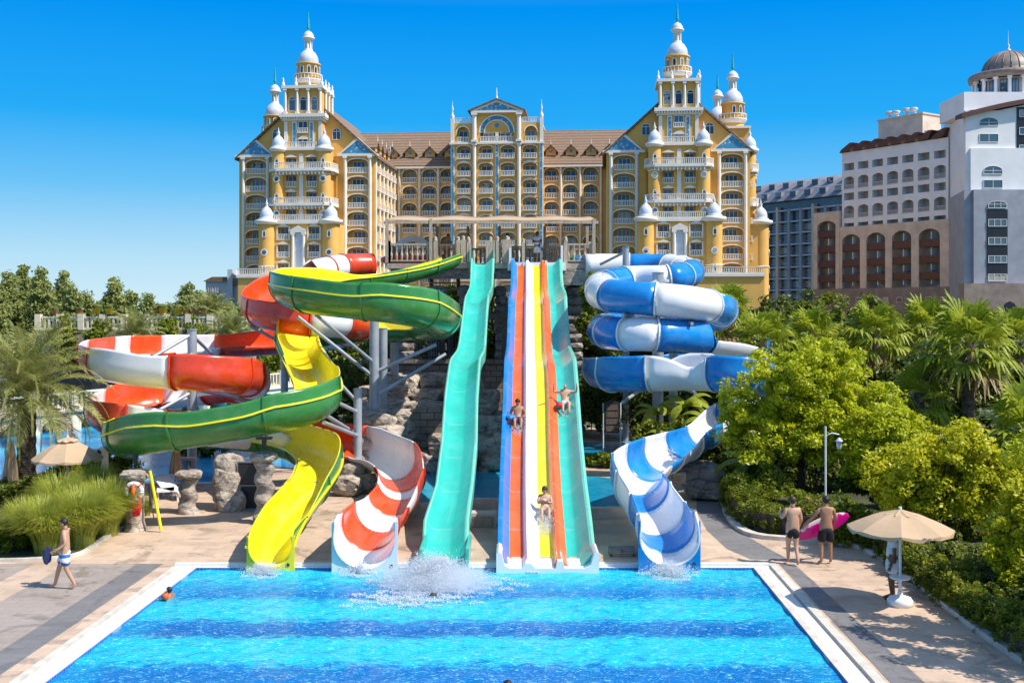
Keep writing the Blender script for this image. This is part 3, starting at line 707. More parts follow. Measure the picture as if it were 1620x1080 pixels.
# entry: white threshold with short upright dividers
mb = MB()
q0 = P(806, 412, 57.6) - L; q1 = P(891, 412, 57.6) - L
mb.box(q0.x - .1, 0.05, q0.z - .55, q1.x + .15, .6, q0.z - .1)
for px, h in ((807, 1.0), (829, .25), (864, .35), (889, 1.15)):
    q = P(px, 412, 57.6) - L; mb.box(q.x - .06, -.02, q.z - .5, q.x + .06, .7, q.z - .35 + h)
mb.build('entry_sill', M['wht'], root)
for (Y, px) in ((51.5, 850), (44, 852), (38, 856), (33, 858)):
    zt = zprof(Y) - .5
    for dx in (-.9, .9):
        mb = MB(); q = PX(px, Y); mb.tube(Vector((q.x + dx, q.y, -.1)) - L, Vector((q.x + dx, q.y, zt)) - L, .12); mb.build('support_column', M['steel'], root)
# a thin film of running water with foam where the riders pass is part of the riders' splash (see people)
# ------------------------------------------------------------ buildings
M['ochre'] = plain('ochre_render', (0.80, 0.44, 0.105), 0.85, 0.10, 0.35, 0.05)
M['cream'] = plain('cream_trim', (0.78, 0.68, 0.50), 0.8, 0.08, 0.6)
M['trim'] = plain('white_trim', (0.82, 0.76, 0.66), 0.75, 0.06, 0.7)
M['dome'] = plain('pale_blue_dome', (0.62, 0.66, 0.72), 0.4, 0.10, 1.5)
M['mosaic'] = None
def mosaic():
    m, nt, bs = newmat('blue_mosaic'); v = texco(nt, (1, 1, 1))
    w = nt.nodes.new('ShaderNodeTexVoronoi'); w.inputs['Scale'].default_value = 1.6; lk(nt, v, w.inputs['Vector'])
    c = ramp(nt, w.outputs['Distance'], [(0.15, (0.60, 0.66, 0.66)), (0.32, (0.08, 0.30, 0.46)), (0.7, (0.05, 0.24, 0.42))])
    lk(nt, c, bs.inputs['Base Color']); return m
M['mosaic'] = mosaic()
M['turq'] = plain('turquoise_finial', (0.03, 0.38, 0.40), 0.35, 0.05, 1)
def rooftile():
    m, nt, bs = newmat('brown_roof_tile'); v = texco(nt)
    sp = nt.nodes.new('ShaderNodeSeparateXYZ'); lk(nt, v, sp.inputs[0])
    w = math_(nt, 'FRACT', math_(nt, 'MULTIPLY', sp.outputs[2], 1.55))
    f = noi(nt, texco(nt, (1.5, 1.5, 6)), 1.2, 4)
    c = ramp(nt, f, [(0.3, (0.20, 0.13, 0.08)), (0.7, (0.30, 0.20, 0.125))])
    c = mixc(nt, ramp(nt, w, [(0.0, (0, 0, 0)), (0.62, (0, 0, 0)), (0.82, (1, 1, 1))]), c, (0.15, 0.085, 0.06))
    lk(nt, c, bs.inputs['Base Color']); bs.inputs['Roughness'].default_value = 0.85
    bump(nt, bs, w, 0.4, 0.1); return m
M['roof'] = rooftile()
def glassmat(name, a, b, rough=0.08):
    m, nt, bs = newmat(name); v = texco(nt, (1, 1, 1))
    oi = nt.nodes.new('ShaderNodeObjectInfo')
    f = math_(nt, 'FRACT', math_(nt, 'ADD', math_(nt, 'MULTIPLY', noi(nt, v, 0.5, 2), 0.6), oi.outputs['Random']))
    lk(nt, ramp(nt, f, [(0.0, a), (0.58, b), (0.72, tuple(min(1, x * 1.8 + .02) for x in b)), (0.76, (.30, .27, .22)), (.9, (.42, .39, .33)), (.93, a)]), bs.inputs['Base Color']); bs.inputs['Roughness'].default_value = rough
    bs.inputs['Specular IOR Level'].default_value = 0.7; return m
M['glass'] = glassmat('window_glass', (0.015, 0.025, 0.05), (0.06, 0.09, 0.15))
M['curtain'] = plain('curtain', (0.35, 0.33, 0.30), 0.9, 0.15, 2)

def rot2(a): return Matrix.Rotation(a, 4, 'Z')
class Frame:
    def __init__(s, ox, oy, ang): s.M = Matrix.Translation((ox, oy, 0)) @ rot2(ang); s.ang = ang
    def p(s, x, y, z=0): return s.M @ Vector((x, y, z))
def addT(dst, src, fr):
    b = len(dst.v); dst.v += [tuple(fr.M @ Vector(v)) for v in src.v]; dst.f += [[i + b for i in f] for f in src.f]; dst.m += src.m; dst.smooth += src.smooth

class Part:
    """repeated part: first 100 are objects, the rest go to one mesh marked stuff"""
    count = {}; rest = {}
def rep(root, name, me, mbsrc, fr, x, y, z, mats, label=None, cap=96, scale=None):
    key = (root.name, name); n = Part.count.get(key, 0); Part.count[key] = n + 1
    if n < cap: return inst(me, name, root, fr.p(x, y, z), (0, 0, fr.ang), label=label)
    r = Part.rest.setdefault(key, (MB(), mats, root)); Mx = fr.M @ Matrix.Translation((x, y, z)); b = len(r[0].v)
    r[0].v += [tuple(Mx @ Vector(v)) for v in mbsrc.v]; r[0].f += [[i + b for i in f] for f in mbsrc.f]; r[0].m += mbsrc.m; r[0].smooth += mbsrc.smooth
def flush_rest():
    for (k, name), (mb, mats, root) in Part.rest.items():
        o = mb.build(name, mats, root); o['kind'] = 'stuff'
    Part.rest.clear()
_cache = {}
def railing(w, h=1.05, gap=0.30, depth=0.0, mat='trim'):
    key = ('r', round(w, 2), h, gap, depth, mat)
    if key not in _cache:
        mb = MB(); a = w / 2
        mb.box(-a, -.10 - depth, 0, a, .12, .16); mb.box(-a, -.10 - depth, h - .12, a, .04 - depth, h)
        n = max(2, int(w / gap))
        for i in range(n + 1):
            x = -a + .06 + (w - .12) * i / n; mb.box(x - .065, -.07 - depth, .16, x + .065, .01 - depth, h - .12)
        if depth:
            for sx in (-1, 1):
                mb.box(sx * a - .05, -.09 - depth, h - .12, sx * a + .05, 0, h); 
                for k in range(int(depth / gap)): mb.box(sx * a - .05, -depth + .1 + k * gap, .16, sx * a + .05, -depth + .2 + k * gap, h - .12)
        _cache[key] = (mb, mb.mesh('railing', M[mat]))
    return _cache[key]
def window(w, h, arch=0.0, frame='trim', mull=2, gl='glass', door=False, deep=.10, ft=.09):
    key = ('w', round(w, 2), round(h, 2), arch, frame, mull, gl)
    if key not in _cache:
        mb = MB(); a = w / 2
        out = [(-a, 0), (a, 0), (a, h - arch)]
        if arch: out += [(a * math.cos(PI * k / 8), h - arch + arch * math.sin(PI * k / 8)) for k in range(1, 8)]
        out += [(-a, h - arch)]
        mb.slab(out, -.02, 0.06, 1)
        n = len(out); cx_, cz_ = 0, h * .5
        inn = [(x * (1 - ft / a), cz_ + (z - cz_) * (1 - 2 * ft / h)) for x, z in out]
        vs = [(x, -.08, z) for x, z in out] + [(x, -.08, z) for x, z in inn] + [(x, 0.0, z) for x, z in out] + [(x, 0, z) for x, z in inn]
        mb.add(vs, [(i, (i + 1) % n, n + (i + 1) % n, n + i) for i in range(n)] + [((i + 1) % n, i, 2 * n + i, 2 * n + (i + 1) % n) for i in range(n)] + [(n + i, n + (i + 1) % n, 3 * n + (i + 1) % n, 3 * n + i) for i in range(n)], 0)
        for k in range(1, mull): x = -a + w * k / mull; mb.box(x - .04, -.07, .06, x + .04, -.02, h - .06 - arch * .3)
        if arch: mb.box(-a + .05, -.07, h - arch - .04, a - .05, -.02, h - arch + .04)
        _cache[key] = (mb, mb.mesh('window', [M[frame], M[gl]]))
    return _cache[key]
def arch_lintel(mb, xc, w, zs, rise, ztop, y0, y1, mi=0, trim=None):
    a = w / 2; arc = [(xc - a * math.cos(PI * k / 10), zs + rise * math.sin(PI * k / 10)) for k in range(11)]
    mb.slab([(xc - a, ztop)] + arc + [(xc + a, ztop)], y0, y1, mi) if rise else mb.box(xc - a, y0, zs, xc + a, y1, ztop, mi)
    if trim is not None:
        o = [(xc - (a + .22) * math.cos(PI * k / 10), zs + (rise + .22) * math.sin(PI * k / 10)) for k in range(11)]
        if rise: mb.slab([p for p in arc] + o[::-1], y0 - .06, y0 + .05, trim)
def facade(root, fr, x0, x1, cols, floors, fh, top, w=2.6, oh=2.35, rise=0.5, wallm=('ochre', 'trim'), depth=1.3, rail=True, win=(2.0, 2.2, 0.0), partname='facade', trim=True, railname='balcony_railing', slabm=1, z_bot=0.0, winname='window', rdepth=0.0, skip=None, mull=2, gl='glass', tfront=.3, railh=1.05, gap=.30, wallback=0, winz=.16, frame='trim', raf=.98):
    """wall with recessed balconies: cols = centres; floors = floor heights"""
    mb = MB(); xs = [x0] + [v for c in cols for v in (c - w / 2, c + w / 2)] + [x1]
    for i in range(0, len(xs), 2): mb.box(xs[i], 0, z_bot, xs[i + 1], tfront, top, 0)
    mb.box(x0, depth, z_bot, x1, depth + .2, top, wallback)
    for c in cols:
        for sx in (-1, 1): mb.box(c + sx * w / 2 - .0 if sx > 0 else c - w / 2 - .2, tfront, z_bot, c + w / 2 + .2 if sx > 0 else c - w / 2, depth, top, 0)
        fl = sorted(floors)
        if fl[0] > z_bot: mb.box(c - w / 2, 0.02, z_bot, c + w / 2, tfront, fl[0], 0)
        for k, z in enumerate(fl):
            zt = fl[k + 1] if k + 1 < len(fl) else top
            arch_lintel(mb, c, w, z + oh - rise, rise, zt, 0.02, tfront, 0, 1 if trim else None)
            mb.box(c - w / 2, .03, z - .12, c + w / 2, depth, z + .02, slabm)
    o = MB(); addT(o, mb, fr); o.build(partname, [M[m] for m in wallm], root)
    wm = window(win[0], win[1], win[2], mull=mull, gl=gl, frame=frame); rm = railing(w * raf, railh, gap, rdepth)
    for c in cols:
        for z in floors:
            if skip and skip(c, z): continue
            dx = random.uniform(-.12, .12) * (w - win[0])
            rep(root, winname, wm[1], wm[0], fr, c + dx, depth - .0, z + winz, [M[frame], M[gl]])
            if rail: rep(root, railname, rm[1], rm[0], fr, c, -0.02, z, [M['trim']])
def column_part(root, fr, x, y, z0, z1, r, name='column', mat='trim', n=8, label=None):
    mb = MB(); mb.tube((x, y, z0), (x, y, z1), r, n=n); mb.box(x - r * 1.3, y - r * 1.3, z1 - .35, x + r * 1.3, y + r * 1.3, z1); mb.box(x - r * 1.3, y - r * 1.3, z0, x + r * 1.3, y + r * 1.3, z0 + .4)
    o = MB(); addT(o, mb, fr); return o.build(name, M[mat], root, label)
def fbuild(root, fr, mb, name, mats, label=None, recalc=False):
    o = MB(); addT(o, mb, fr); return o.build(name, [M[m] for m in (mats if isinstance(mats, tuple) else (mats,))], root, label, recalc=recalc)

def domelet(root, fr, x, y, z, r, h):
    mb = MB(); mb.lathe((x, y, z), [(r * 1.25, 0), (r * 1.25, .25), (r * 1.02, .3), (r * 1.04, h * .14), (r * 1.03, h * .25), (r * .93, h * .37), (r * .66, h * .5), (r * .3, h * .6), (r * .18, h * .67), (r * .3, h * .74), (r * .12, h * .82), (.04, h)], 14)
    return fbuild(root, fr, mb, 'turret_dome', 'dome')
def ring_rail(mb, x, y, z, r, h=1.1, n=20, mi=0, a0=0, a1=2 * PI):
    mb.lathe((x, y, z), [(r - .6, 0), (r + .12, 0), (r + .12, .2), (r - .6, .2)], n, mi, False, a0, a1)
    mb.lathe((x, y, z), [(r - .08, h - .14), (r + .1, h - .14), (r + .1, h), (r - .08, h), (r - .08, h - .14)], n, mi, False, a0, a1)
    for i in range(int(n * 1.2)):
        t = a0 + (a1 - a0) * i / (n * 1.2); mb.tube((x + r * math.cos(t), y + r * math.sin(t), z + .2), (x + r * math.cos(t), y + r * math.sin(t), z + h - .1), .07, n=4, mi=mi, caps=False)
def spire(root, fr, x, y, z, s=1.0, finial=True, tall=True):
    """drum with ring balcony, pale dome, little lantern, turquoise finial"""
    mb = MB(); mb.lathe((x, y, z), [(2.15 * s, 0), (2.0 * s, .2), (2.0 * s, 4.3 * s), (2.2 * s, 4.35 * s), (2.2 * s, 4.6 * s), (1.9 * s, 4.65 * s)], 18)
    fbuild(root, fr, mb, 'drum', 'ochre')
    mb = MB(); mb.lathe((x, y, z + .9 * s), [(2.0 * s, 0), (2.5 * s, .5 * s), (2.5 * s, .6 * s)], 20); ring_rail(mb, x, y, z + 1.5 * s, 2.45 * s, 1.1, 20)
    fbuild(root, fr, mb, 'ring_balcony', 'trim')
    for k in range(6):
        a = -PI / 2 + (k - 2.5) * PI / 5; wm = window(.65 * s, 1.5 * s, .3, mull=1)
        fx = Frame(0, 0, 0); fx.M = fr.M @ Matrix.Translation((x, y, 0)) @ rot2(a + PI / 2) ; fx.ang = fr.ang + a + PI / 2
        rep(root, 'drum_window', wm[1], wm[0], fx, 0, -2.03 * s, z + 2.6 * s, [M['trim'], M['glass']])
    z2 = z + 4.65 * s
    mb = MB(); mb.lathe((x, y, z2), [(1.75 * s, 0), (1.85 * s, .5 * s), (1.7 * s, 1.2 * s), (1.3 * s, 1.9 * s), (.75 * s, 2.4 * s), (.6 * s, 2.5 * s)], 18)
    fbuild(root, fr, mb, 'dome', 'dome')
    mb = MB(); mb.lathe((x, y, z2 + 2.4 * s), [(.75 * s, 0), (.75 * s, .2), (.52 * s, .25), (.5 * s, 1.5 * s), (.8 * s, 1.9 * s), (1.15 * s, 2.1 * s), (1.15 * s, 2.3 * s), (1.0 * s, 2.4 * s)], 14)
    for k in range(8): a = k * PI / 4; mb.tube((x + .62 * s * math.cos(a), y + .62 * s * math.sin(a), z2 + 2.5 * s), (x + .62 * s * math.cos(a), y + .62 * s * math.sin(a), z2 + 4.1 * s), .09, n=5, mi=0)
    fbuild(root, fr, mb, 'lantern', 'trim')
    mb = MB(); mb.lathe((x, y, z2 + 4.8 * s), [(1.0 * s, 0), (.95 * s, .4 * s), (.6 * s, .9 * s), (.2 * s, 1.15 * s)], 14); fbuild(root, fr, mb, 'cap', 'dome')
    mb = MB(); mb.lathe((x, y, z2 + 5.9 * s), [(.2, 0), (.15, .4), (.38, .7), (.12, .9), (.3, 1.2), (.12, 1.4), (.26, 1.7), (.1, 1.9), (.2, 2.2), (.08, 2.4), (.14, 2.7), (.03, 3.4)], 8); fbuild(root, fr, mb, 'finial', 'turq')

def tower(root, fr, tall=True, podium=(-9.5, 9.5)):
    if podium is None: podium = (-6.5, 6.5)
    # lower body with round corner turrets
    def turret(x, y, z0, z1, r, wins):
        mb = MB(); mb.lathe((x, y, z0), [(r, 0), (r, z1 - z0)], 16, 0, True)
        for zz in (z0 + (z1 - z0) * .33, z0 + (z1 - z0) * .66): mb.lathe((x, y, zz), [(r, -.1), (r + .1, -.08), (r + .1, .08), (r, .1)], 16, 1)
        fbuild(root, fr, mb, 'corner_turret', ('ochre', 'trim'))
        for (z, arch) in wins:
            wm = window(.7, 1.3 if arch else .9, .33 if arch else .0, mull=1, ft=.12)
            if arch: rep(root, 'turret_window', wm[1], wm[0], fr, x, y - r - .02, z, [M['trim'], M['glass']])
            else:
                if 'rw' not in _cache:
                    q = MB()
                    for rr_, yy, mi in ((.62, -.06, 0), (.38, -.10, 1)):
                        q.add([(rr_ * math.cos(k * PI / 6), yy, rr_ * math.sin(k * PI / 6)) for k in range(12)] + [(rr_ * math.cos(k * PI / 6), .05, rr_ * math.sin(k * PI / 6)) for k in range(12)], [tuple(range(12))] + [((k + 1) % 12, k, 12 + k, 12 + (k + 1) % 12) for k in range(12)], mi)
                    _cache['rw'] = (q, q.mesh('round_window', [M['trim'], M['glass']]))
                q, me = _cache['rw']; rep(root, 'round_window', me, q, fr, x, y - r - .02, z + .5, [M['trim'], M['glass']])
    # lower body
    F_low = [6.3, 9.4, 12.7, 15.9, 19.0]
    fl = Frame(0, 0, 0); fl.M = fr.M @ Matrix.Translation((0, -5.0, 0)); fl.ang = fr.ang
    facade(root, fl, -5.6, 5.6, [-2.75, 2.75], F_low, 3.15, 21.8, w=1.9, oh=2.2, rise=0, depth=1.0, win=(1.5, 2.0, 0), partname='tower_lower_wall', railname='tower_railing')
    mb = MB(); mb.box(-7.0, -5.0, 0, -5.6, 0, 21.8); mb.box(5.6, -5.0, 0, 7.0, 0, 21.8); mb.box(-5.6, -3.7, 0, 5.6, 0.2, 21.8)
    fbuild(root, fr, mb, 'tower_lower_side', 'ochre')
    for sx in (-1, 1):
        turret(sx * 5.75, -4.9, 0, 21.8, 1.4, [(19.4, 1), (16.3, 0), (13.2, 1), (10, 0)])
        domelet(root, fr, sx * 5.75, -4.9, 22.6, 1.1, 3.7)
        for zc in (F_low[-1], F_low[-2], F_low[-3]):
            g = MB(); x = sx * 2.75; g.slab([(x - 1.25, zc + 2.35), (x + 1.25, zc + 2.35), (x, zc + 2.85)], -5.22, -4.98); g.box(x - 1.2, -5.12, zc, x - .98, -4.97, zc + 2.35); g.box(x + .98, -5.12, zc, x + 1.2, -4.97, zc + 2.35)
            fbuild(root, fr, g, 'window_pediment', 'trim')
    mb = MB(); mb.box(-6.1, -5.35, 21.8, 6.1, .2, 22.35)
    for sx in (-1, 1): mb.lathe((sx * 5.75, -4.9, 21.7), [(1.6, 0), (2.05, .3), (2.05, .75), (1.5, .9)], 18)
    fbuild(root, fr, mb, 'lower_cornice', 'trim')
    rm = railing(8.6, 1.1, .33); rep(root, 'tower_railing', rm[1], rm[0], fr, 0, -5.2, 22.35, [M['trim']])
    # central white portal with mosaic
    mb = MB(); 
    for sx in (-1, 1): mb.tube((sx * .95, -5.25, 12.9), (sx * .95, -5.25, 20.2), .28, n=8); mb.box(sx * .95 - .4, -5.5, 19.9, sx * .95 + .4, -5.0, 20.3)
    mb.box(-1.35, -5.5, 20.3, 1.35, -5.0, 20.7); mb.slab([(-1.5, 20.7), (1.5, 20.7), (0, 21.5)], -5.5, -5.0); mb.box(-.65, -5.06, 12.9, .65, -4.9, 20.2, 1)
    fbuild(root, fr, mb, 'portal', ('trim', 'dome'))
    # podium with balustrade
    a, b = podium
    pd = -9 if tall else -6.2
    mb = MB(); mb.box(a, pd, 0, b, -5.2, 12.5); mb.box(a - .2, pd - .3, 12.3, b + .2, -5.2, 12.75, 1); fbuild(root, fr, mb, 'podium', ('ochre', 'trim'))
    n = 4; ww = (b - a) / n; rm = railing(ww * .98, 1.15, .32)
    for k in range(n): rep(root, 'terrace_railing', rm[1], rm[0], fr, a + ww * (k + .5), pd - .15, 12.75, [M['trim']])
    # middle body
    F_mid = [22.4, 25.4, 28.4, 31.5]
    fm = Frame(0, 0, 0); fm.M = fr.M @ Matrix.Translation((0, -3.3, 0)); fm.ang = fr.ang
    facade(root, fm, -3.9, 3.9, [-1.85, 1.85], F_mid, 3.1, 34.9, w=1.9, oh=2.15, rise=0, depth=1.0, win=(1.5, 1.95, 0), partname='tower_middle_wall', railname='tower_railing', z_bot=22.35)
    mb = MB(); mb.box(-4.9, -3.2, 22.3, -3.9, .2, 34.9); mb.box(3.9, -3.2, 22.3, 4.9, .2, 34.9); mb.box(-3.9, -2.0, 22.3, 3.9, .2, 34.9); fbuild(root, fr, mb, 'tower_middle_side', 'ochre')
    for sx in (-1, 1):
        turret(sx * 4.15, -3.2, 22.3, 34.9, 1.1, [(32.2, 1), (29.3, 0), (26.0, 1), (23.2, 0)])
        domelet(root, fr, sx * 4.15, -3.2, 35.3, 1.08, 3.7)
    mb = MB(); mb.box(-.35, -3.45, 22.4, .35, -3.25, 34.3)
    for zc in F_mid:
        for sx in (-1, 1): x = sx * 1.85; mb.slab([(x - 1.2, zc + 2.2), (x + 1.2, zc + 2.2), (x, zc + 2.7)], -3.5, -3.28)
    fbuild(root, fr, mb, 'window_pediment', 'trim')
    for z in (25.3, 31.4):
        mb = MB(); 
        mb.prism([(-4.2, -4.7), (4.2, -4.7), (5.5, -4.3), (5.9, -3.2), (5.9, 0), (-5.9, 0), (-5.9, -3.2), (-5.5, -4.3)], z - .25, z + .1)
        mb.prism([(-4.0, -4.3), (4.0, -4.3), (5.3, -3.0), (5.3, 0), (-5.3, 0), (-5.3, -3.0)], z - .6, z - .25)
        for k in range(14): x = -4.2 + 8.4 * k / 13; mb.box(x - .1, -4.6, z - .8, x + .1, -3.4, z - .25)
        fbuild(root, fr, mb, 'tower_balcony', 'trim')
        rm = railing(8.4, 1.15, .33); rep(root, 'tower_railing', rm[1], rm[0], fr, 0, -4.6, z + .1, [M['trim']])
        for sx in (-1, 1):
            f2 = Frame(0, 0, 0); ang = sx * PI / 4; f2.M = fr.M @ Matrix.Translation((sx * 5.05, -4.0, 0)) @ rot2(ang); f2.ang = fr.ang + ang; rm = railing(2.0, 1.15, .33); rep(root, 'tower_railing', rm[1], rm[0], f2, 0, 0, z + .1, [M['trim']])
            f2 = Frame(0, 0, 0); ang = sx * PI / 2; f2.M = fr.M @ Matrix.Translation((sx * 5.8, -1.6, 0)) @ rot2(ang); f2.ang = fr.ang + ang; rm = railing(3.1, 1.15, .33); rep(root, 'tower_railing', rm[1], rm[0], f2, 0, 0, z + .1, [M['trim']])
    mb = MB(); mb.box(-4.6, -3.7, 34.9, 4.6, .2, 35.3)
    for sx in (-1, 1): mb.lathe((sx * 4.15, -3.2, 34.6), [(1.2, 0), (1.6, .3), (1.6, .7), (1.2, .8)], 16)
    fbuild(root, fr, mb, 'middle_cornice', 'trim')
    if not tall:
        mb = MB(); mb.box(-3.2, -3.2, 35.2, 3.2, 3.5, 39.2); mb.box(-3.6, -3.5, 39.2, 3.6, 3.8, 39.6, 1); fbuild(root, fr, mb, 'tower_upper_body', ('ochre', 'trim'))
        spire(root, fr, 0, -.7, 39.6, 1.0); return
    rm = railing(5.6, 1.1, .33); rep(root, 'tower_railing', rm[1], rm[0], fr, 0, -3.55, 35.3, [M['trim']])
    # upper body
    mb = MB(); mb.box(-3.4, -2.2, 35.2, 3.4, 5, 40.5)
    for sx in (-1, 1):
        mb.box(sx * 1.55 - .42, -2.36, 35.3, sx * 1.55 + .42, -2.18, 40.2, 1); mb.box(sx * 1.55 - .22, -2.41, 35.8, sx * 1.55 + .22, -2.3, 39.9, 2)
        mb.box(sx * 3.1 - .3, -2.36, 35.3, sx * 3.1 + .3, -2.18, 40.2, 1)
    mb.slab([(-1.1, 37.0), (1.1, 37.0), (0, 37.7)], -2.45, -2.2, 1)
    fbuild(root, fr, mb, 'tower_upper_body', ('ochre', 'trim', 'mosaic'))
    for z in (35.4, 38.3): wm = window(1.7, 1.9, 0); rep(root, 'tower_window', wm[1], wm[0], fr, 0, -2.24, z, [M['trim'], M['glass']])
    rm = railing(1.9, .9, .3); rep(root, 'tower_railing', rm[1], rm[0], fr, 0, -2.5, 38.1, [M['trim']])
    mb = MB(); mb.box(-3.75, -2.55, 40.3, 3.75, 5.3, 40.7); mb.box(-4.15, -2.95, 40.9, 4.15, 5.7, 41.5)
    for k in range(17): x = -3.8 + 7.6 * k / 16; mb.box(x - .12, -2.9, 40.62, x + .12, -2.5, 40.95)
    for k in range(17): x = -2.5 + 7.6 * k / 16; mb.box(3.7, x - .12, 40.62, 4.05, x + .12, 40.95)
    fbuild(root, fr, mb, 'upper_cornice', 'trim')
    # belvedere
    mb = MB(); mb.box(-3.3, -2.1, 41.5, 3.3, 4.6, 46.0); fbuild(root, fr, mb, 'belvedere', 'ochre')
    wm = window(1.25, 2.5, .55, mull=1)
    for x in (-2.0, 0, 2.0): rep(root, 'belvedere_window', wm[1], wm[0], fr, x, -2.14, 42.1, [M['trim'], M['glass']])
    for x in (-3.15, -1.0, 1.0, 3.15): column_part(root, fr, x, -2.45, 41.5, 46.0, .24, 'belvedere_column')
    for y in (-.2, 2.0, 4.2): column_part(root, fr, 3.6, y, 41.5, 46.0, .24, 'belvedere_column')
    mb = MB(); mb.box(-3.75, -2.8, 46.0, 3.75, 5.0, 46.5)
    for x in (-3.5, -1.2, 1.2, 3.5):
        mb.lathe((x, -2.55, 46.5), [(.28, 0), (.28, .5), (.1, .7), (.2, .95), (.02, 1.5)], 6)
    for y in (0, 2.2, 4.6): mb.lathe((3.5, y, 46.5), [(.28, 0), (.28, .5), (.1, .7), (.2, .95), (.02, 1.5)], 6)
    fbuild(root, fr, mb, 'belvedere_cornice', 'trim')
    spire(root, fr, 0, 1.2, 46.5, 1.0)

hotel = empty('resort_hotel', (-4.0, 190, 0), -math.atan(.0872), 'ornate ochre hotel with white balconies, brown roofs and two tall spired towers', 'hotel')
HU = 33.0
for sx in (-1, 1):
    wf = Frame(sx * HU, 0, 0)
    F = [31.2 - 3.15 * k for k in range(9)]
    for s2 in (-1, 1):
        xa, xb = (-12.4, -5.4) if s2 < 0 else (5.4, 12.4)
        facade(hotel, wf, xa, xb, [s2 * 9.3], F, 3.15, 34.2, w=3.7, oh=2.55, rise=.75, depth=1.4, win=(2.2, 2.1, 0), partname='wing_front_wall', railname='balcony_railing', mull=3)
        for xx in (7.1, 11.6): column_part(hotel, wf, s2 * xx, -.16, 0, 34.2, .30, 'pilaster')
        mb = MB(); x = s2 * 9.35; mb.slab([(x - 3.0, 34.65), (x + 3.0, 34.65), (x, 37.0)], -.35, .3, 1)
        mb.slab([(x - 3.6, 34.4), (x + 3.6, 34.4), (x + 3.0, 34.65), (x, 36.9), (x - 3.0, 34.65)][:0] or [(x - 3.7, 34.3), (x - 3.0, 34.65), (x, 37.0), (x, 37.6)], -.45, .32, 0); mb.slab([(x, 37.6), (x, 37.0), (x + 3.0, 34.65), (x + 3.7, 34.3)], -.45, .32, 0)
        mb.box(x - 3.7, -.5, 34.2, x + 3.7, .2, 34.64, 0); fbuild(hotel, wf, mb, 'mosaic_pediment', ('trim', 'mosaic'), recalc=True)
        wm = window(1.5, 2.1, .6, mull=2); rep(hotel, 'attic_window', wm[1], wm[0], wf, s2 * 5.5, -.03, 37.2, [M['trim'], M['glass']])
    # gable wall, body, roof
    mb = MB(); mb.slab([(-12.4, 34.22), (12.4, 34.22), (0.4, 45.2), (-.4, 45.2)], .02, .5); mb.box(-5.4, .2, 0, 5.4, 1.2, 34.2); fbuild(hotel, wf, mb, 'gable_wall', 'ochre')
    mb = MB(); mb.box(-12.38, 1.7, 0, 12.38, 36, 34.2); fbuild(hotel, wf, mb, 'wing_body', 'ochre')
    for s2 in (-1, 1):
        mb = MB(); mb.slab([(s2 * 13.1, 33.75), (s2 * 0.0, 45.6), (s2 * 0.0, 45.95), (s2 * 13.1, 34.15)], -.55, 36.5); fbuild(hotel, wf, mb, 'roof', 'roof', recalc=True)
    tower(hotel, wf, True, (-9.5, 9.5) if sx < 0 else (-9.5, 13.5))
# inner side of the left wing and outer side of the right wing
si = Frame(-HU + 12.42, 0.3, PI / 2)
facade(hotel, si, 0, 17.6, [1.9 + 3.4 * k for k in range(5)], [31.2 - 3.15 * k for k in range(8)], 3.15, 34.2, w=2.5, oh=2.45, rise=.6, depth=1.0, win=(1.8, 2.0, 0), partname='wing_inner_wall', railname='side_railing', rdepth=.5, winname='side_window')
for k in range(6): column_part(hotel, si, .25 + 3.4 * k, -.1, 0, 34.2, .22, 'pilaster')
so = Frame(HU + 12.42, 0.3, PI / 2)
facade(hotel, so, 0, 3.3, [1.8], [31.2 - 3.15 * k for k in range(8)], 3.15, 34.2, w=2.2, depth=1.0, partname='wing_outer_wall', railname='side_railing', rdepth=.5, winname='side_window', win=(1.6, 2, 0))
mb = MB(); mb.box(15.3, .0, 0, 35, .3, 34.2); fbuild(hotel, so, mb, 'wing_outer_wall', 'ochre')
tower(hotel, Frame(HU + 9.8, 9.2, PI / 2), False, (-4, 4))
sp = Frame(0, 0, 0)
mb = MB(); mb.box(HU + 7.2, 23.5, 34, HU + 12, 28.5, 39.6); fbuild(hotel, sp, mb, 'tower_upper_body', 'ochre'); spire(hotel, sp, HU + 9.5, 26, 39.6)
mb = MB(); mb.box(-HU - 11, 5, 34, -HU - 5.5, 11, 38.4); fbuild(hotel, sp, mb, 'tower_upper_body', 'ochre'); spire(hotel, sp, -HU - 8.3, 8, 38.4)
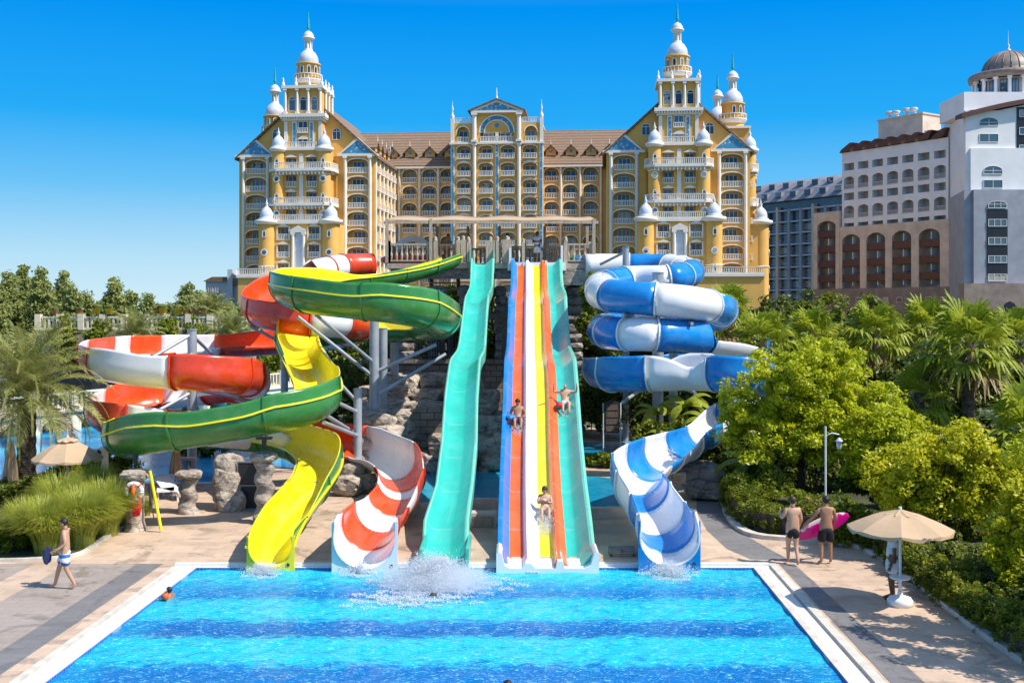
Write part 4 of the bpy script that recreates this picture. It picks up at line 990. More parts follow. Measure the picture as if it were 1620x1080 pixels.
# dormers along the inner roof slope of the left wing
def dormer(fr, x, y, z, s=1.0):
    mb = MB(); mb.box(x - 1.0 * s, y, z, x + 1.0 * s, y + 4, z + 2.1 * s); mb.slab([(x - 1.0 * s, z + 2.1 * s), (x + 1.0 * s, z + 2.1 * s), (x, z + 3.1 * s)], y, y + 4)
    d = fbuild(hotel, fr, mb, 'dormer', 'ochre')
    mb = MB()
    for s2 in (-1, 1): mb.slab([(x, z + 3.15 * s), (x, z + 3.4 * s), (x + s2 * 1.45 * s, z + 1.95 * s), (x + s2 * 1.45 * s, z + 1.72 * s)], y - .45, y + 4.5)
    mb.tube((x, y - .3, z + 3.3 * s), (x, y - .3, z + 4.5 * s), .09, .02, n=5, mi=1)
    r = fbuild(hotel, fr, mb, 'dormer_roof', ('roof', 'trim'), recalc=True); r.parent = d
    mb = MB(); mb.box(x - .75 * s, y - .06, z + .2, x + .75 * s, y + .02, z + 1.25 * s, 1); mb.box(x - .8 * s, y - .12, z + .12, x + .8 * s, y + .02, z + .26, 0)
    mb.lathe((0, 0, 0), [(0, 0)], 3) if False else None
    mb.add([(x + .38 * s * math.cos(k * PI / 4), y - .05, z + 2.15 * s + .38 * s * math.sin(k * PI / 4)) for k in range(8)], [tuple(range(8))], 2)
    w_ = fbuild(hotel, fr, mb, 'dormer_window', ('trim', 'glass', 'mosaic')); w_.parent = d
for k in range(4): dormer(si, 2.8 + 3.8 * k, .4, 34.3, .9)
# central range, set back
cf = Frame(0, 18.0, 0)
cols = [10.1, 13.7, 17.6]; FC = [31.5 - 3.25 * k for k in range(8)]
for sx in (-1, 1):
    cc = sorted(sx * c for c in cols); xa, xb = (-20.6, -8.5) if sx < 0 else (8.5, 20.6)
    facade(hotel, cf, xa, xb, cc, FC, 3.25, 34.8, w=2.75, oh=2.6, rise=.9, depth=1.5, win=(1.9, 2.1, 0), partname='range_front_wall', railname='arcade_railing', winname='arcade_window')
    for x in (11.9, 15.6, 19.6): column_part(hotel, cf, sx * x, -.2, 0, 34.6, .24, 'pilaster')
    for c in (9.9, 13.8, 17.7): dormer(cf, sx * c, 1.2, 35.4)
    dormer(cf, sx * 21.2, 1.2, 35.4)
mb = MB(); mb.box(-20.6, 1.8, 0, 20.6, 16, 34.8); fbuild(hotel, cf, mb, 'range_body', 'ochre')
for s2 in (0, 1):
    mb = MB(); 
    v = [(-34, -.6, 34.5), (34, -.6, 34.5), (34, 8, 42.3), (-34, 8, 42.3)] if s2 == 0 else [(-34, 16.6, 34.5), (34, 16.6, 34.5), (34, 8, 42.3), (-34, 8, 42.3)]
    mb.add(v + [(x, y, z + .35) for x, y, z in v], [(0, 1, 2, 3), (7, 6, 5, 4), (0, 4, 5, 1), (1, 5, 6, 2), (2, 6, 7, 3), (3, 7, 4, 0)]); fbuild(hotel, cf, mb, 'roof', 'roof', recalc=True)
mb = MB(); mb.box(-20.6, -.75, 34.2, 20.6, -.55, 34.6); fbuild(hotel, cf, mb, 'eaves_gutter', 'trim')
# central pavilion
pf = Frame(-0.1, 14.0, 0)
FP = [35.4 - 3.3 * k for k in range(10)]
facade(hotel, pf, -8.7, 8.7, [-6.3, -2.1, 2.1, 6.3], FP, 3.3, 38.3, w=2.6, oh=2.55, rise=.55, depth=1.3, win=(1.9, 2.0, 0), partname='pavilion_wall', railname='pavilion_railing', rdepth=.35, winname='pavilion_window')
mb = MB(); mb.box(-8.65, 1.55, 0, 8.65, 12, 38.3); mb.box(8.66, 0.3, 0, 8.7, 1.6, 38.3); fbuild(hotel, pf, mb, 'pavilion_body', 'ochre')
for x in (-4.25, 4.25): column_part(hotel, pf, x, -.35, 0, 38.3, .34, 'column')
mb = MB()
for x in (-8.45, 0, 8.45):
    mb.box(x - .35, -.15, 0, x + .35, .02, 38.3, 0); mb.box(x - .2, -.2, 18, x + .2, -.1, 38.0, 1)
fbuild(hotel, pf, mb, 'mosaic_strip', ('trim', 'mosaic'))
mb = MB(); mb.box(-9.0, -.55, 38.2, 9.0, .2, 38.55); fbuild(hotel, pf, mb, 'pavilion_cornice', 'trim')
for k, z in enumerate(FP[:8]):
    if k > 0:
        for x in (-6.3, 6.3):
            g = MB(); g.slab([(x - 1.5, z + 2.6), (x + 1.5, z + 2.6), (x, z + 3.05)], -.3, -.02); fbuild(hotel, pf, g, 'window_pediment', 'trim')
# attic storey with the great arch
for sx in (-1, 1):
    xa, xb = (-8.7, -4.3) if sx < 0 else (4.3, 8.7)
    facade(hotel, pf, xa, xb, [sx * 6.5], [38.6], 3.6, 42.2, w=2.3, oh=3.0, rise=1.15, depth=1.3, win=(1.7, 2.2, 0), partname='attic_wall', railname='pavilion_railing', z_bot=38.55, winname='pavilion_window')
    rm = railing(3.6, 1.0, .3); rep(hotel, 'attic_railing', rm[1], rm[0], pf, sx * 6.6, .1, 42.3, [M['trim']])
    mb = MB(); mb.box(sx * 8.5 - .3, -.2, 38.5, sx * 8.5 + .3, .5, 43.2); mb.lathe((sx * 8.5, .1, 43.2), [(.3, 0), (.4, .5), (.15, .9), (.1, 1.4), (.22, 1.8), (.05, 2.6), (.02, 3.4)], 8); fbuild(hotel, pf, mb, 'corner_finial', 'trim')
    mb = MB(); mb.box(xa, .3, 41.95, xb, 9, 42.25); fbuild(hotel, pf, mb, 'flat_roof', 'cream')
    column_part(hotel, pf, sx * 4.25, -.5, 38.55, 44.0, .42, 'column')
mb = MB(); arch_lintel(mb, 0, 6.4, 40.4, 3.2, 44.1, 0, .3, 0); mb.box(-4.3, 0, 38.55, -3.2, .3, 44.1); mb.box(3.2, 0, 38.55, 4.3, .3, 44.1)
A3 = lambda r, k: (-r * math.cos(PI * k / 16), 40.4 + r * math.sin(PI * k / 16))
mb.slab([A3(3.2, k) for k in range(17)] + [A3(2.5, k) for k in range(16, -1, -1)], .10, .3, 1)
mb.slab([A3(3.45, k) for k in range(17)] + [A3(3.2, k) for k in range(16, -1, -1)], -.12, .12, 2)
mb.slab([A3(2.5, k) for k in range(17)] + [A3(2.3, k) for k in range(16, -1, -1)], .0, .32, 2)
mb.slab([A3(2.32, k) for k in range(17)], .16, .4, 0)
mb.add([(.45 * math.cos(k * PI / 6), .1, 41.8 + .45 * math.sin(k * PI / 6)) for k in range(12)], [tuple(range(12))], 1)
mb.box(-4.3, .4, 38.5, 4.3, 1.7, 38.6); mb.box(-4.3, 1.3, 38.55, 4.3, 1.5, 44.1)
mb.box(-.3, .1, 38.6, .3, .4, 40.4, 2)
fbuild(hotel, pf, mb, 'great_arch', ('ochre', 'mosaic', 'trim'))
rm = railing(6.3, 1.1, .3); rep(hotel, 'attic_railing', rm[1], rm[0], pf, 0, -.1, 38.6, [M['trim']])
wm = window(2.0, 2.3, .7)
for x in (-1.6, 1.6): rep(hotel, 'attic_window', wm[1], wm[0], pf, x, .38, 38.7, [M['trim'], M['glass']])
mb = MB(); mb.box(-4.3, 1.5, 38.5, 4.3, 11, 44.1); fbuild(hotel, pf, mb, 'attic_body', 'ochre')
mb = MB(); mb.slab([(-3.9, 44.55), (3.9, 44.55), (0, 46.1)], -.4, 1, 1); mb.box(-4.9, -.7, 44.1, 4.9, .5, 44.5, 0); mb.slab([(-5.0, 44.5), (-3.9, 44.55), (0, 46.1), (0, 46.5)], -.6, 1.0, 0); mb.slab([(0, 46.5), (0, 46.1), (3.9, 44.55), (5.0, 44.5)], -.6, 1.0, 0)
fbuild(hotel, pf, mb, 'attic_pediment', ('trim', 'mosaic'), recalc=True)
for s2 in (-1, 1):
    mb = MB(); mb.slab([(0, 46.5), (0, 46.8), (s2 * 5.5, 44.6), (s2 * 5.5, 44.35)], -.85, 12); fbuild(hotel, pf, mb, 'roof', 'roof', recalc=True)
mb = MB(); mb.lathe((0, -.3, 46.7), [(.2, 0), (.25, .4), (.08, .7), (.15, 1.1), (.02, 2.2)], 8); fbuild(hotel, pf, mb, 'finial', 'trim')
flush_rest()

# ------------------------------------------------ neighbouring hotels on the right
M['wwall'] = plain('white_render', (0.84, 0.81, 0.79), 0.85, 0.06, 0.3)
M['stone'] = plain('tan_stone', (0.72, 0.56, 0.43), 0.85, 0.14, 0.5, 0.1)
M['dstone'] = plain('brown_stone', (0.30, 0.23, 0.185), 0.85, 0.2, 0.6, 0.1)
M['brown'] = plain('brown_panel', (0.12, 0.045, 0.03), 0.6, 0.1, 1)
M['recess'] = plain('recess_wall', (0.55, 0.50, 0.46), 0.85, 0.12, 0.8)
M['gstone'] = plain('grey_stone_cladding', (0.34, 0.35, 0.38), 0.6, 0.12, 0.5)
M['black'] = plain('black_panel', (0.02, 0.021, 0.026), 0.35, 0.15, 1)
M['gblue'] = glassmat('blue_glass', (0.05, 0.09, 0.12), (0.10, 0.17, 0.21))
M['copper'] = plain('brown_dome_metal', (0.27, 0.20, 0.16), 0.5, 0.2, 1.2)
def frame_between(A, B):
    d = Vector(B) - Vector(A); return math.atan2(d.y, d.x), d.length
A, B, Cc = (83.2, 205), (69.4, 226), (65.6, 231.8)
ang, Lw = frame_between(B, A)
bw_ = empty('balcony_hotel', (B[0], B[1], 0), ang, 'white and tan hotel with rows of arched balconies and brown parapets', 'hotel')
f0 = Frame(0, 0, 0); n7 = 7; pit = Lw / n7; cols = [pit * (k + .5) for k in range(n7)]
mb = MB(); xs = [0] + [v for c in cols for v in (c - 1.3, c + 1.3)] + [Lw]
for i in range(0, len(xs), 2): mb.box(xs[i], 0, 23.4, xs[i + 1], .4, 39.7)
rows = [(23.6, 24.9, 0), (25.9, 28.5, .7), (29.7, 31.2, 0), (32.0, 34.6, .7), (35.9, 37.4, 0)]
for c in cols:
    zt = 23.4
    for (z0, z1, rise) in rows:
        mb.box(c - 1.3, 0.02, zt, c + 1.3, .4, z0)
        nxt = z1 + .001 if not rise else z1
        if rise: arch_lintel(mb, c, 2.6, z1 - rise, rise, z1 + .05, 0.02, .4); zt = z1 + .05
        else: zt = z1
        mb.box(c - 1.3, .4, z0 - .2, c + 1.3, 1.9, z0)
    mb.box(c - 1.3, .02, zt, c + 1.3, .4, 39.7)
    for sx in (-1, 1): mb.box(c + sx * 1.3 - (.2 if sx < 0 else 0), .4, 23.4, c + sx * 1.3 + (.2 if sx > 0 else 0), 1.9, 39.7)
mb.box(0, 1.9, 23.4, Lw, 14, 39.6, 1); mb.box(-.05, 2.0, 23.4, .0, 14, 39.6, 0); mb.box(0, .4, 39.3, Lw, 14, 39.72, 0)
fbuild(bw_, f0, mb, 'upper_wall', ('wwall', 'recess'))
dm = window(.85, 2.0, 0, frame='black', mull=1, gl='glass')
rm = railing(2.5, .9, .28)
for c in cols:
    for (z0, z1, rise) in rows:
        rep(bw_, 'door', dm[1], dm[0], f0, c + .75, 1.88, z0, [M['black'], M['glass']], cap=60) if rise else rep(bw_, 'window', *window(.6, 1.0, 0, frame='black', mull=1)[::-1], f0, c + .8, 1.88, z0 + .1, [M['black'], M['glass']], cap=60)
        if rise: rep(bw_, 'balcony_railing', *railing(2.5, .9, .28, mat='recess')[::-1], f0, c, .1, z0, [M['recess']])
# stone arcade storeys
Lc = (Vector(Cc) - Vector(B)).length; sc5 = [(3.0, 5.4), (8.3, 5.2), (13.6, 5.2), (18.9, 5.2)]
widths = [(0.4, 5.0), (6.6, 11.2), (12.8, 17.3), (19.0, 23.7)]
cols5 = [((a + b) / 2, b - a) for a, b in widths]
mb = MB(); xs = [-0.2] + [v for a, b in widths for v in (a, b)] + [Lw + .6]
for i in range(0, len(xs), 2): mb.box(xs[i], -.5, 11.2, xs[i + 1], .1, 24.1)
for (c, w5) in cols5: arch_lintel(mb, c, w5, 21.0, 1.5, 24.1, -.48, .1)
mb.box(-.2, 2.2, 11.2, Lw + .6, 14, 23.4, 1)
a, b = -Lc + .8, -1.2; mb.box(-Lc - .2, -.6, 11.2, a, .1, 27.6); mb.box(b, -.6, 11.2, -.2, .1, 27.6); arch_lintel(mb, (a + b) / 2, b - a, 24.4, 1.3, 27.6, -.58, .1); mb.box(-Lc - .2, 2.2, 11.2, -.2, 14, 27.4, 1); mb.box(-Lc - .2, .1, 27.2, -.2, 14, 27.6); mb.box(-Lc - .2, .1, 11.2, -Lc, 2.2, 27.6)
fbuild(bw_, f0, mb, 'arcade_wall', ('stone', 'recess'))
for (c, w5) in cols5 + [((a + b) / 2, b - a)]:
    zs = [12.7, 15.85, 19.0] + ([22.2] if c < 0 else [])
    for z in zs:
        q = MB(); q.box(c - w5 / 2, -.25, z, c + w5 / 2, .0, z + 1.45); q.box(c - w5 / 2, 0, z, c + w5 / 2, 2.2, z + .2); fbuild(bw_, f0, q, 'brown_parapet', 'brown')
    for z in [9.6 + 2] + zs:
        for dx in (-w5 / 4, w5 / 4): rep(bw_, 'door', *window(.8, 2.1, 0, frame='black', mull=1)[::-1], f0, c + dx, 2.18, z + .3, [M['black'], M['glass']])
        q = MB(); q.box(c - .08, .1, z + .2, c + .08, 2.2, z + 3.0); fbuild(bw_, f0, q, 'partition', 'wwall')
mb = MB(); mb.box(-Lc - .4, -1.2, 0, Lw + 1.2, 14, 11.2); fbuild(bw_, f0, mb, 'basement_wall', 'dstone')
for k in range(8): rep(bw_, 'basement_window', *window(1.3, 1.1, 0, mull=1)[::-1], f0, 2 + 3.3 * k, -1.24, 8.2, [M['trim'], M['glass']])
# rooftop awnings, plant room, tanks
for k in range(8):
    x = Lw * k / 8; q = MB(); q.slab([(x - .2, 39.7), (x + 2.2, 39.9), (x + 3.2, 41.5), (x + 2.4, 41.5), (x + .2, 40.3)], -.6, 3.0, 0); fbuild(bw_, f0, q, 'roof_awning', 'brown', recalc=True)
q = MB(); q.box(4.5, 6, 39.6, 15.2, 12, 46.3); q.box(4.3, 5.8, 46.3, 15.4, 12.2, 46.6); fbuild(bw_, f0, q, 'plant_room', 'stone')
for (x, y) in ((6.3, 7.5), (7.6, 8), (10.6, 7.4), (11.8, 8.1)):
    q = MB(); q.tube((x, y, 46.6), (x, y, 47.4), .35, n=10); q.lathe((x, y - .3, 47.3), [(.05, 0), (.7, .3), (.9, .8), (.7, .9)], 12); fbuild(bw_, f0, q, 'rooftop_tank', 'dome')
q = MB(); q.box(17, 4, 39.6, 18.6, 5.5, 42.4); q.box(21.5, 4, 39.6, 23.0, 5.5, 43.2); fbuild(bw_, f0, q, 'roof_vent', 'wwall')
flush_rest()

# grey glass hotel far behind
A2, B2 = (81.5, 258.0), (62.0, 287.0); ang, Lg = frame_between(B2, A2)
gh = empty('glass_hotel', (B2[0], B2[1], 0), ang, 'dark glazed hotel with white slab lines and a grey sloped roof with skylights', 'hotel')
M['gslate'] = plain('grey_metal_roof', (0.25, 0.25, 0.27), 0.6, 0.15, 0.5)
M['gline'] = plain('grey_white_slab', (0.55, 0.56, 0.58), 0.7, 0.06, 0.5)
mb = MB(); mb.box(0, 1.0, 0, Lg, 14, 35.0); fbuild(gh, f0, mb, 'glazed_body', 'glass')
mb = MB()
for k in range(11): mb.box(0, -.1, 3.0 + 2.9 * k, Lg, 1.1, 3.35 + 2.9 * k)
fbuild(gh, f0, mb, 'floor_slab', 'gline')
for k in range(10):
    x = Lg * k / 9; q = MB(); q.box(x - .35, -.25, 0, x + .35, 1.1, 32.5 if k % 3 else 33.2); fbuild(gh, f0, q, 'pier', 'gstone' if k % 3 else 'stone')
for k in range(9):
    for j in range(9):
        q = window(Lg / 9 - 1.0, 1.5, 0, frame='gline', mull=3, gl='gblue'); rep(gh, 'window', q[1], q[0], f0, Lg * (k + .5) / 9, .96, 3.8 + 2.9 * j, [M['gline'], M['gblue']])
mb = MB(); P_ = [(-.8, 34.6), (1.6, 37.4), (4.5, 39.6), (9, 41.0), (14, 41.4), (14, 34.6)]
vs = [(0, y, z) for y, z in P_] + [(Lg, y, z) for y, z in P_]; n = len(P_); mb.add(vs, [tuple(range(n)), tuple(range(n, 2 * n))[::-1]] + [((i + 1) % n, i, n + i, n + (i + 1) % n) for i in range(n)]); fbuild(gh, f0, mb, 'curved_roof', 'gslate', recalc=True)
for k in range(7):
    for (y, z) in ((.2, 35.9), (3.0, 38.6)):
        q = MB(); x = 2.5 + k * (Lg - 4) / 6.5; q.box(x - 1.0, y - .3, z - .2, x + 1.0, y + 1.4, z + 1.1, 0); q.box(x - .85, y - .36, z - .1, x + .85, y - .28, z + .8, 1); fbuild(gh, f0, q, 'skylight', ('gslate', 'glass'))
flush_rest()

# white and grey tower hotel at the right edge
th = empty('round_dome_hotel', (80.2, 190, 0), 0, 'tall white and grey hotel with a brown dome on a columned drum', 'hotel')
back = (83.6 - 80.2, 15)
mb = MB(); mb.prism([(0, 0), (26, 0), (26, 25), (back[0], 25), back], 27.9, 42.0); 
fbuild(th, f0, mb, 'upper_wall', 'wwall')
mb = MB(); mb.prism([(-.5, -.6), (26, -.6), (26, 25), (back[0] - .4, 25), (back[0] - .4, 15)], 0, 27.9); fbuild(th, f0, mb, 'lower_wall', 'gstone')
mb = MB(); mb.box(.9, -1.3, 0, 26, -.6, 27.9); fbuild(th, f0, mb, 'lower_bay', 'gstone')
mb = MB(); mb.box(.7, -.5, 27.9, 26, 0, 35.3); fbuild(th, f0, mb, 'middle_bay', 'wwall')
mb = MB(); pts = [(-1.0 + 18 * t, -1.0, 40.6 + 3.0 * math.sin(t * PI / 2)) for t in np.linspace(0, 1, 12)]
vs = []
for x, y, z in pts: vs += [(x, y, z), (x, y, z + .8), (x, 2, z + .8), (x, 2, z)]
fs = [(4 * i + a, 4 * i + (a + 1) % 4, 4 * i + 4 + (a + 1) % 4, 4 * i + 4 + a) for i in range(11) for a in range(4)] + [(3, 2, 1, 0), (44, 45, 46, 47)]
mb.add(vs, fs); fbuild(th, f0, mb, 'curved_cornice', 'brown', recalc=True)
mb = MB(); mb.slab([(0, 42), (26, 42)] + [(x + .5, z) for x, y, z in pts[::-1] if x > -.3], 0.02, 1.0); mb.box(1.0, 3, 42, 26, 14, 45.9); fbuild(th, f0, mb, 'parapet', 'wwall', recalc=True)
for (z, ar) in ((39.3, .9), (36.4, 0), (33.6, 0)): rep(th, 'window', *window(3.4, 1.5, ar, mull=2, gl='gblue')[::-1], f0, 4.1, -.03, z, [M['trim'], M['gblue']])
for (z, ar) in ((30.7, .9), (28.2, 0)): rep(th, 'window', *window(3.4, 1.5, ar, mull=2, gl='gblue')[::-1], f0, 4.6, -.55, z, [M['trim'], M['gblue']])
q = MB(); q.box(3.2, -1.4, 13.0, 6.8, -1.25, 24.4); fbuild(th, f0, q, 'black_strip', 'black')
for k in range(5): rep(th, 'window', *window(3.3, 1.3, .6 if k == 4 else 0, mull=3, gl='gblue')[::-1], f0, 5.0, -1.45, 11.8 + 3.2 * k, [M['trim'], M['gblue']])
q = MB(); q.box(9.0, -.1, 34.0, 14, .02, 42.6); fbuild(th, f0, q, 'black_strip', 'black')
for k in range(3): rep(th, 'window', *window(2.4, 1.3, 0, mull=2, gl='gblue')[::-1], f0, 10.6, -.15, 34.6 + 3.1 * k, [M['trim'], M['gblue']])
mb = MB()
sf = Frame(back[0], back[1], -math.atan2(15, back[0]) )
for (z0, z1) in ((29.0, 34.5), (36.0, 40.2)): mb.box(9.5, -.06, z0, 14.0, .1, z1)
for k in range(5): mb.box(2 + 0, -.06, 28 + 2.8 * k, 5, .05, 29.2 + 2.8 * k)
fbuild(th, sf, mb, 'side_panel', 'black')
mb = MB(); mb.box(-1.5, -3, 0, 26, -.6, 11.4); fbuild(th, f0, mb, 'basement_wall', 'dstone')
q = MB(); arch = [(5.2, 4), (7.6, 4), (7.6, 7.0), (7.2, 7.9), (6.4, 8.3), (5.6, 7.9), (5.2, 7.0)]; q.slab(arch, -3.12, -2.95); fbuild(th, f0, q, 'arched_door', 'black')
DX, DY = 93.3 - 80.2, 12
mb = MB(); mb.lathe((DX, DY, 41), [(5.0, 0), (5.0, 8.6)], 24, 0); mb.lathe((DX, DY, 45.6), [(6.6, 0), (6.6, .5), (5, .5)], 32, 1); fbuild(th, f0, mb, 'drum', ('recess', 'wwall'))
for k in range(16):
    a = 2 * PI * k / 16; column_part(th, Frame(DX, DY, a), 6.1, 0, 46.1, 49.6, .3, 'column', 'wwall')
    a += PI / 16; fx = Frame(DX, DY, a); fx.M = fx.M @ rot2(PI / 2); fx.ang = a + PI / 2; rep(th, 'drum_window', *window(1.2, 3.0, 0, gl='gblue', frame='brown')[::-1], fx, 0, -5.05, 46.2, [M['brown'], M['gblue']])
mb = MB(); mb.lathe((DX, DY, 49.6), [(6.0, 0), (7.0, .1), (7.1, .9), (6.8, 1.3), (5.0, 1.4)], 36); fbuild(th, f0, mb, 'drum_ring', 'copper')
mb = MB(); prof = [(4.7 * math.cos(t), 4.3 * math.sin(t)) for t in np.linspace(0, PI / 2 - .03, 9)]; mb.lathe((DX, DY, 51.0), [(4.75, 0)] + prof, 28)
for k in range(20):
    a = 2 * PI * k / 20; mb.path([(DX + (r + .05) * math.cos(a), DY + (r + .05) * math.sin(a), 51.0 + z) for r, z in prof], .08, 4)
fbuild(th, f0, mb, 'dome', 'copper')
mb = MB(); mb.lathe((DX, DY, 55.2), [(.4, 0), (.5, .4), (.15, .7), (.3, 1.2), (.06, 1.6), (.03, 4)], 8); fbuild(th, f0, mb, 'finial', 'dome')
flush_rest()
# small far building left of the big hotel
sb = empty('low_far_building', P(358, 490, 235).xy.to_3d(), 0, 'small pale grey building with brown roofs behind the far trees', 'building')
mb = MB(); mb.box(-4.5, 0, 0, .5, 8, 13.0); mb.box(.5, -1, 0, 1.6, 8, 15.6); mb.box(1.6, 0, 0, 6, 8, 14.4); fbuild(sb, f0, mb, 'wall', 'gline')
mb = MB(); mb.slab([(-5, 13), (.5, 13), (.5, 14), (-3, 14)], -.5, 8); mb.slab([(1.6, 12.4), (5.6, 12.4), (4.6, 13.6), (1.6, 13.6)], -.9, -.1); fbuild(sb, f0, mb, 'roof', 'roof', recalc=True)
for x in (-3.5, -2, 3, 4.3):
    for z in (8.2, 10.6): rep(sb, 'window', *window(.9, 1.3, 0)[::-1], f0, x, -.04, z, [M['trim'], M['glass']])
# ------------------------------------------------------------ start platform, rocks, pool furniture
def woodmat(name, a, b):
    m, nt, bs = newmat(name); f = noi(nt, texco(nt, (6, 6, 1.2)), 2.5, 5, 0.6, 0.4)
    lk(nt, ramp(nt, f, [(0.3, a), (0.7, b)]), bs.inputs['Base Color']); bs.inputs['Roughness'].default_value = 0.8; bump(nt, bs, f, 0.2, 0.02); return m
M['wood'] = woodmat('weathered_wood', (0.33, 0.25, 0.17), (0.58, 0.47, 0.35))
M['dwood'] = woodmat('dark_wood', (0.10, 0.075, 0.055), (0.22, 0.165, 0.12))
M['canvas'] = plain('tan_canvas', (0.66, 0.47, 0.29), 0.9, 0.08, 1.0, transl=0.25)
M['iron'] = plain('black_iron', (0.015, 0.015, 0.018), 0.5)
M['white'] = plain('white_paint', (0.80, 0.79, 0.76), 0.5, 0.05, 2)
def rockmat(name, a, b, c, sc=1.0):
    m, nt, bs = newmat(name); v = texco(nt)
    f = noi(nt, v, 1.1 * sc, 8, 0.65, 0.3); g = noi(nt, texco(nt, (1, 1, 2.6)), 2.2 * sc, 6, 0.7)
    col = ramp(nt, f, [(0.28, a), (0.5, b), (0.72, c)])
    col = mixc(nt, ramp(nt, g, [(0.34, (1, 1, 1)), (0.5, (0, 0, 0))]), col, tuple(x * .45 for x in a))
    vo = nt.nodes.new('ShaderNodeTexVoronoi'); vo.feature = 'DISTANCE_TO_EDGE'; vo.inputs['Scale'].default_value = 1.6 * sc; wv = mixc(nt, .12, texco(nt, (1, 1, 1.6)), nt.nodes.new('ShaderNodeTexNoise').outputs['Color']); lk(nt, wv, vo.inputs['Vector'])
    crack = ramp(nt, vo.outputs['Distance'], [(0.0, (1, 1, 1)), (0.035, (0, 0, 0))]); col = mixc(nt, math_(nt, 'MULTIPLY', crack, .7), col, tuple(x * .3 for x in a))
    lk(nt, col, bs.inputs['Base Color']); bs.inputs['Roughness'].default_value = 0.92
    bump(nt, bs, math_(nt, 'ADD', f, math_(nt, 'MULTIPLY', g, .7)), 0.8, 0.12); return m
M['rock'] = rockmat('artificial_rock', (0.24, 0.19, 0.15), (0.46, 0.38, 0.30), (0.66, 0.56, 0.45))
M['rock2'] = rockmat('dark_rock', (0.17, 0.14, 0.12), (0.32, 0.28, 0.24), (0.50, 0.44, 0.37))
def stonewall(name, col, mortar, bw=.6, bh=.3):
    m, nt, bs = newmat(name)
    tc = nt.nodes.new('ShaderNodeTexCoord'); sp = nt.nodes.new('ShaderNodeSeparateXYZ'); lk(nt, tc.outputs['Object'], sp.inputs[0]); cb = nt.nodes.new('ShaderNodeCombineXYZ')
    lk(nt, math_(nt, 'ADD', sp.outputs[0], sp.outputs[1]), cb.inputs[0]); lk(nt, sp.outputs[2], cb.inputs[1])
    b = nt.nodes.new('ShaderNodeTexBrick'); b.inputs['Scale'].default_value = 1; b.inputs['Brick Width'].default_value = bw; b.inputs['Row Height'].default_value = bh; b.inputs['Mortar Size'].default_value = .02; b.inputs['Mortar Smooth'].default_value = .3
    b.inputs['Color1'].default_value = (*col, 1); b.inputs['Color2'].default_value = (*[c * .6 for c in col], 1); b.inputs['Mortar'].default_value = (*mortar, 1); lk(nt, cb.outputs[0], b.inputs['Vector'])
    f = noi(nt, texco(nt), 2.0, 6, .65); c = mixc(nt, .8, b.outputs[0], ramp(nt, f, [(.3, (.5, .5, .5)), (.7, (1.15, 1.15, 1.15))]), 'MULTIPLY')
    lk(nt, c, bs.inputs['Base Color']); bs.inputs['Roughness'].default_value = .9; bump(nt, bs, math_(nt, 'SUBTRACT', f, math_(nt, 'MULTIPLY', b.outputs['Fac'], .8)), .7, .08); return m
M['block'] = stonewall('stone_blocks', (0.36, 0.29, 0.23), (0.09, 0.075, 0.06))
M['wall_stone'] = stonewall('pale_stone_wall', (0.50, 0.42, 0.32), (0.2, 0.17, 0.13), .45, .2)

def boulder_geo(mb, c, sx, sy, sz, seed, sub=3, amp=.28, box=.6, mi=0, rz=0):
    bm = bmesh.new(); bmesh.ops.create_icosphere(bm, subdivisions=sub, radius=1.0)
    off = Vector((seed * 7.13, seed * 3.7, seed * 1.9)); Rz = Matrix.Rotation(rz, 3, 'Z')
    vs = []
    for v in bm.verts:
        p = v.co.copy(); m = max(abs(p.x), abs(p.y), abs(p.z)); q = p.lerp(p / m, box)
        n = noise.noise(p * 1.3 + off) * amp + noise.noise(p * 3.4 + off) * amp * .45 + noise.noise(p * 8 + off) * amp * .16
        q *= 1 + n; q = Vector((q.x * sx, q.y * sy, q.z * sz)); vs.append(Vector(c) + Rz @ q)
    fs = [tuple(v.index for v in f.verts) for f in bm.faces]; bm.free(); mb.add(vs, fs, mi, False)
# platform
tw = empty('slide_platform', PX(780, 59, 0), label='raised timber start platform with baluster railings on stone and concrete piers', cat='platform')
L = Vector(tw.location); ZD = 9.32
def PL(px, z=0, Y=58.0): return PX(px, Y, z) - L
mb = MB(); a, b = PL(612).x, PL(941).x; mb.box(a, -1.2, ZD - .30, b, 4.6, ZD - .02); mb.build('deck', M['wood'], tw)
mb = MB(); mb.box(a + .2, -1.0, ZD - .85, b - .2, -.55, ZD - .31); mb.build('front_beam', M['rock2'], tw)
def baluster_rail(root, p0, p1, z, h=1.05, mat='wood', sp=.26, name='railing', post=True, r=.05):
    p0 = Vector(p0); p1 = Vector(p1); d = p1 - p0; n = max(1, int(d.length / sp)); ang = math.atan2(d.y, d.x)
    mb = MB(); Ld = d.length; mb.box(0, -.06, h - .1, Ld, .06, h); mb.box(0, -.05, .08, Ld, .05, .16)
    for i in range(n): 
        x = (i + .5) * Ld / n; mb.tube((x, 0, .16), (x, 0, .42), r, r * 1.5, n=6, caps=False); mb.tube((x, 0, .42), (x, 0, .62), r * 1.5, r * .7, n=6, caps=False); mb.tube((x, 0, .62), (x, 0, h - .1), r * .7, r * 1.3, n=6, caps=False)
    if post:
        for x in (0, Ld): mb.box(x - .1, -.1, 0, x + .1, .1, h + .12); mb.lathe((x, 0, h + .12), [(.1, 0), (.12, .06), (.07, .1), (.1, .18), (.02, .26)], 8)
    mb.xform(Matrix.Translation(Vector((p0.x, p0.y, z))) @ Matrix.Rotation(ang, 4, 'Z')); return mb.build(name, M[mat], root)
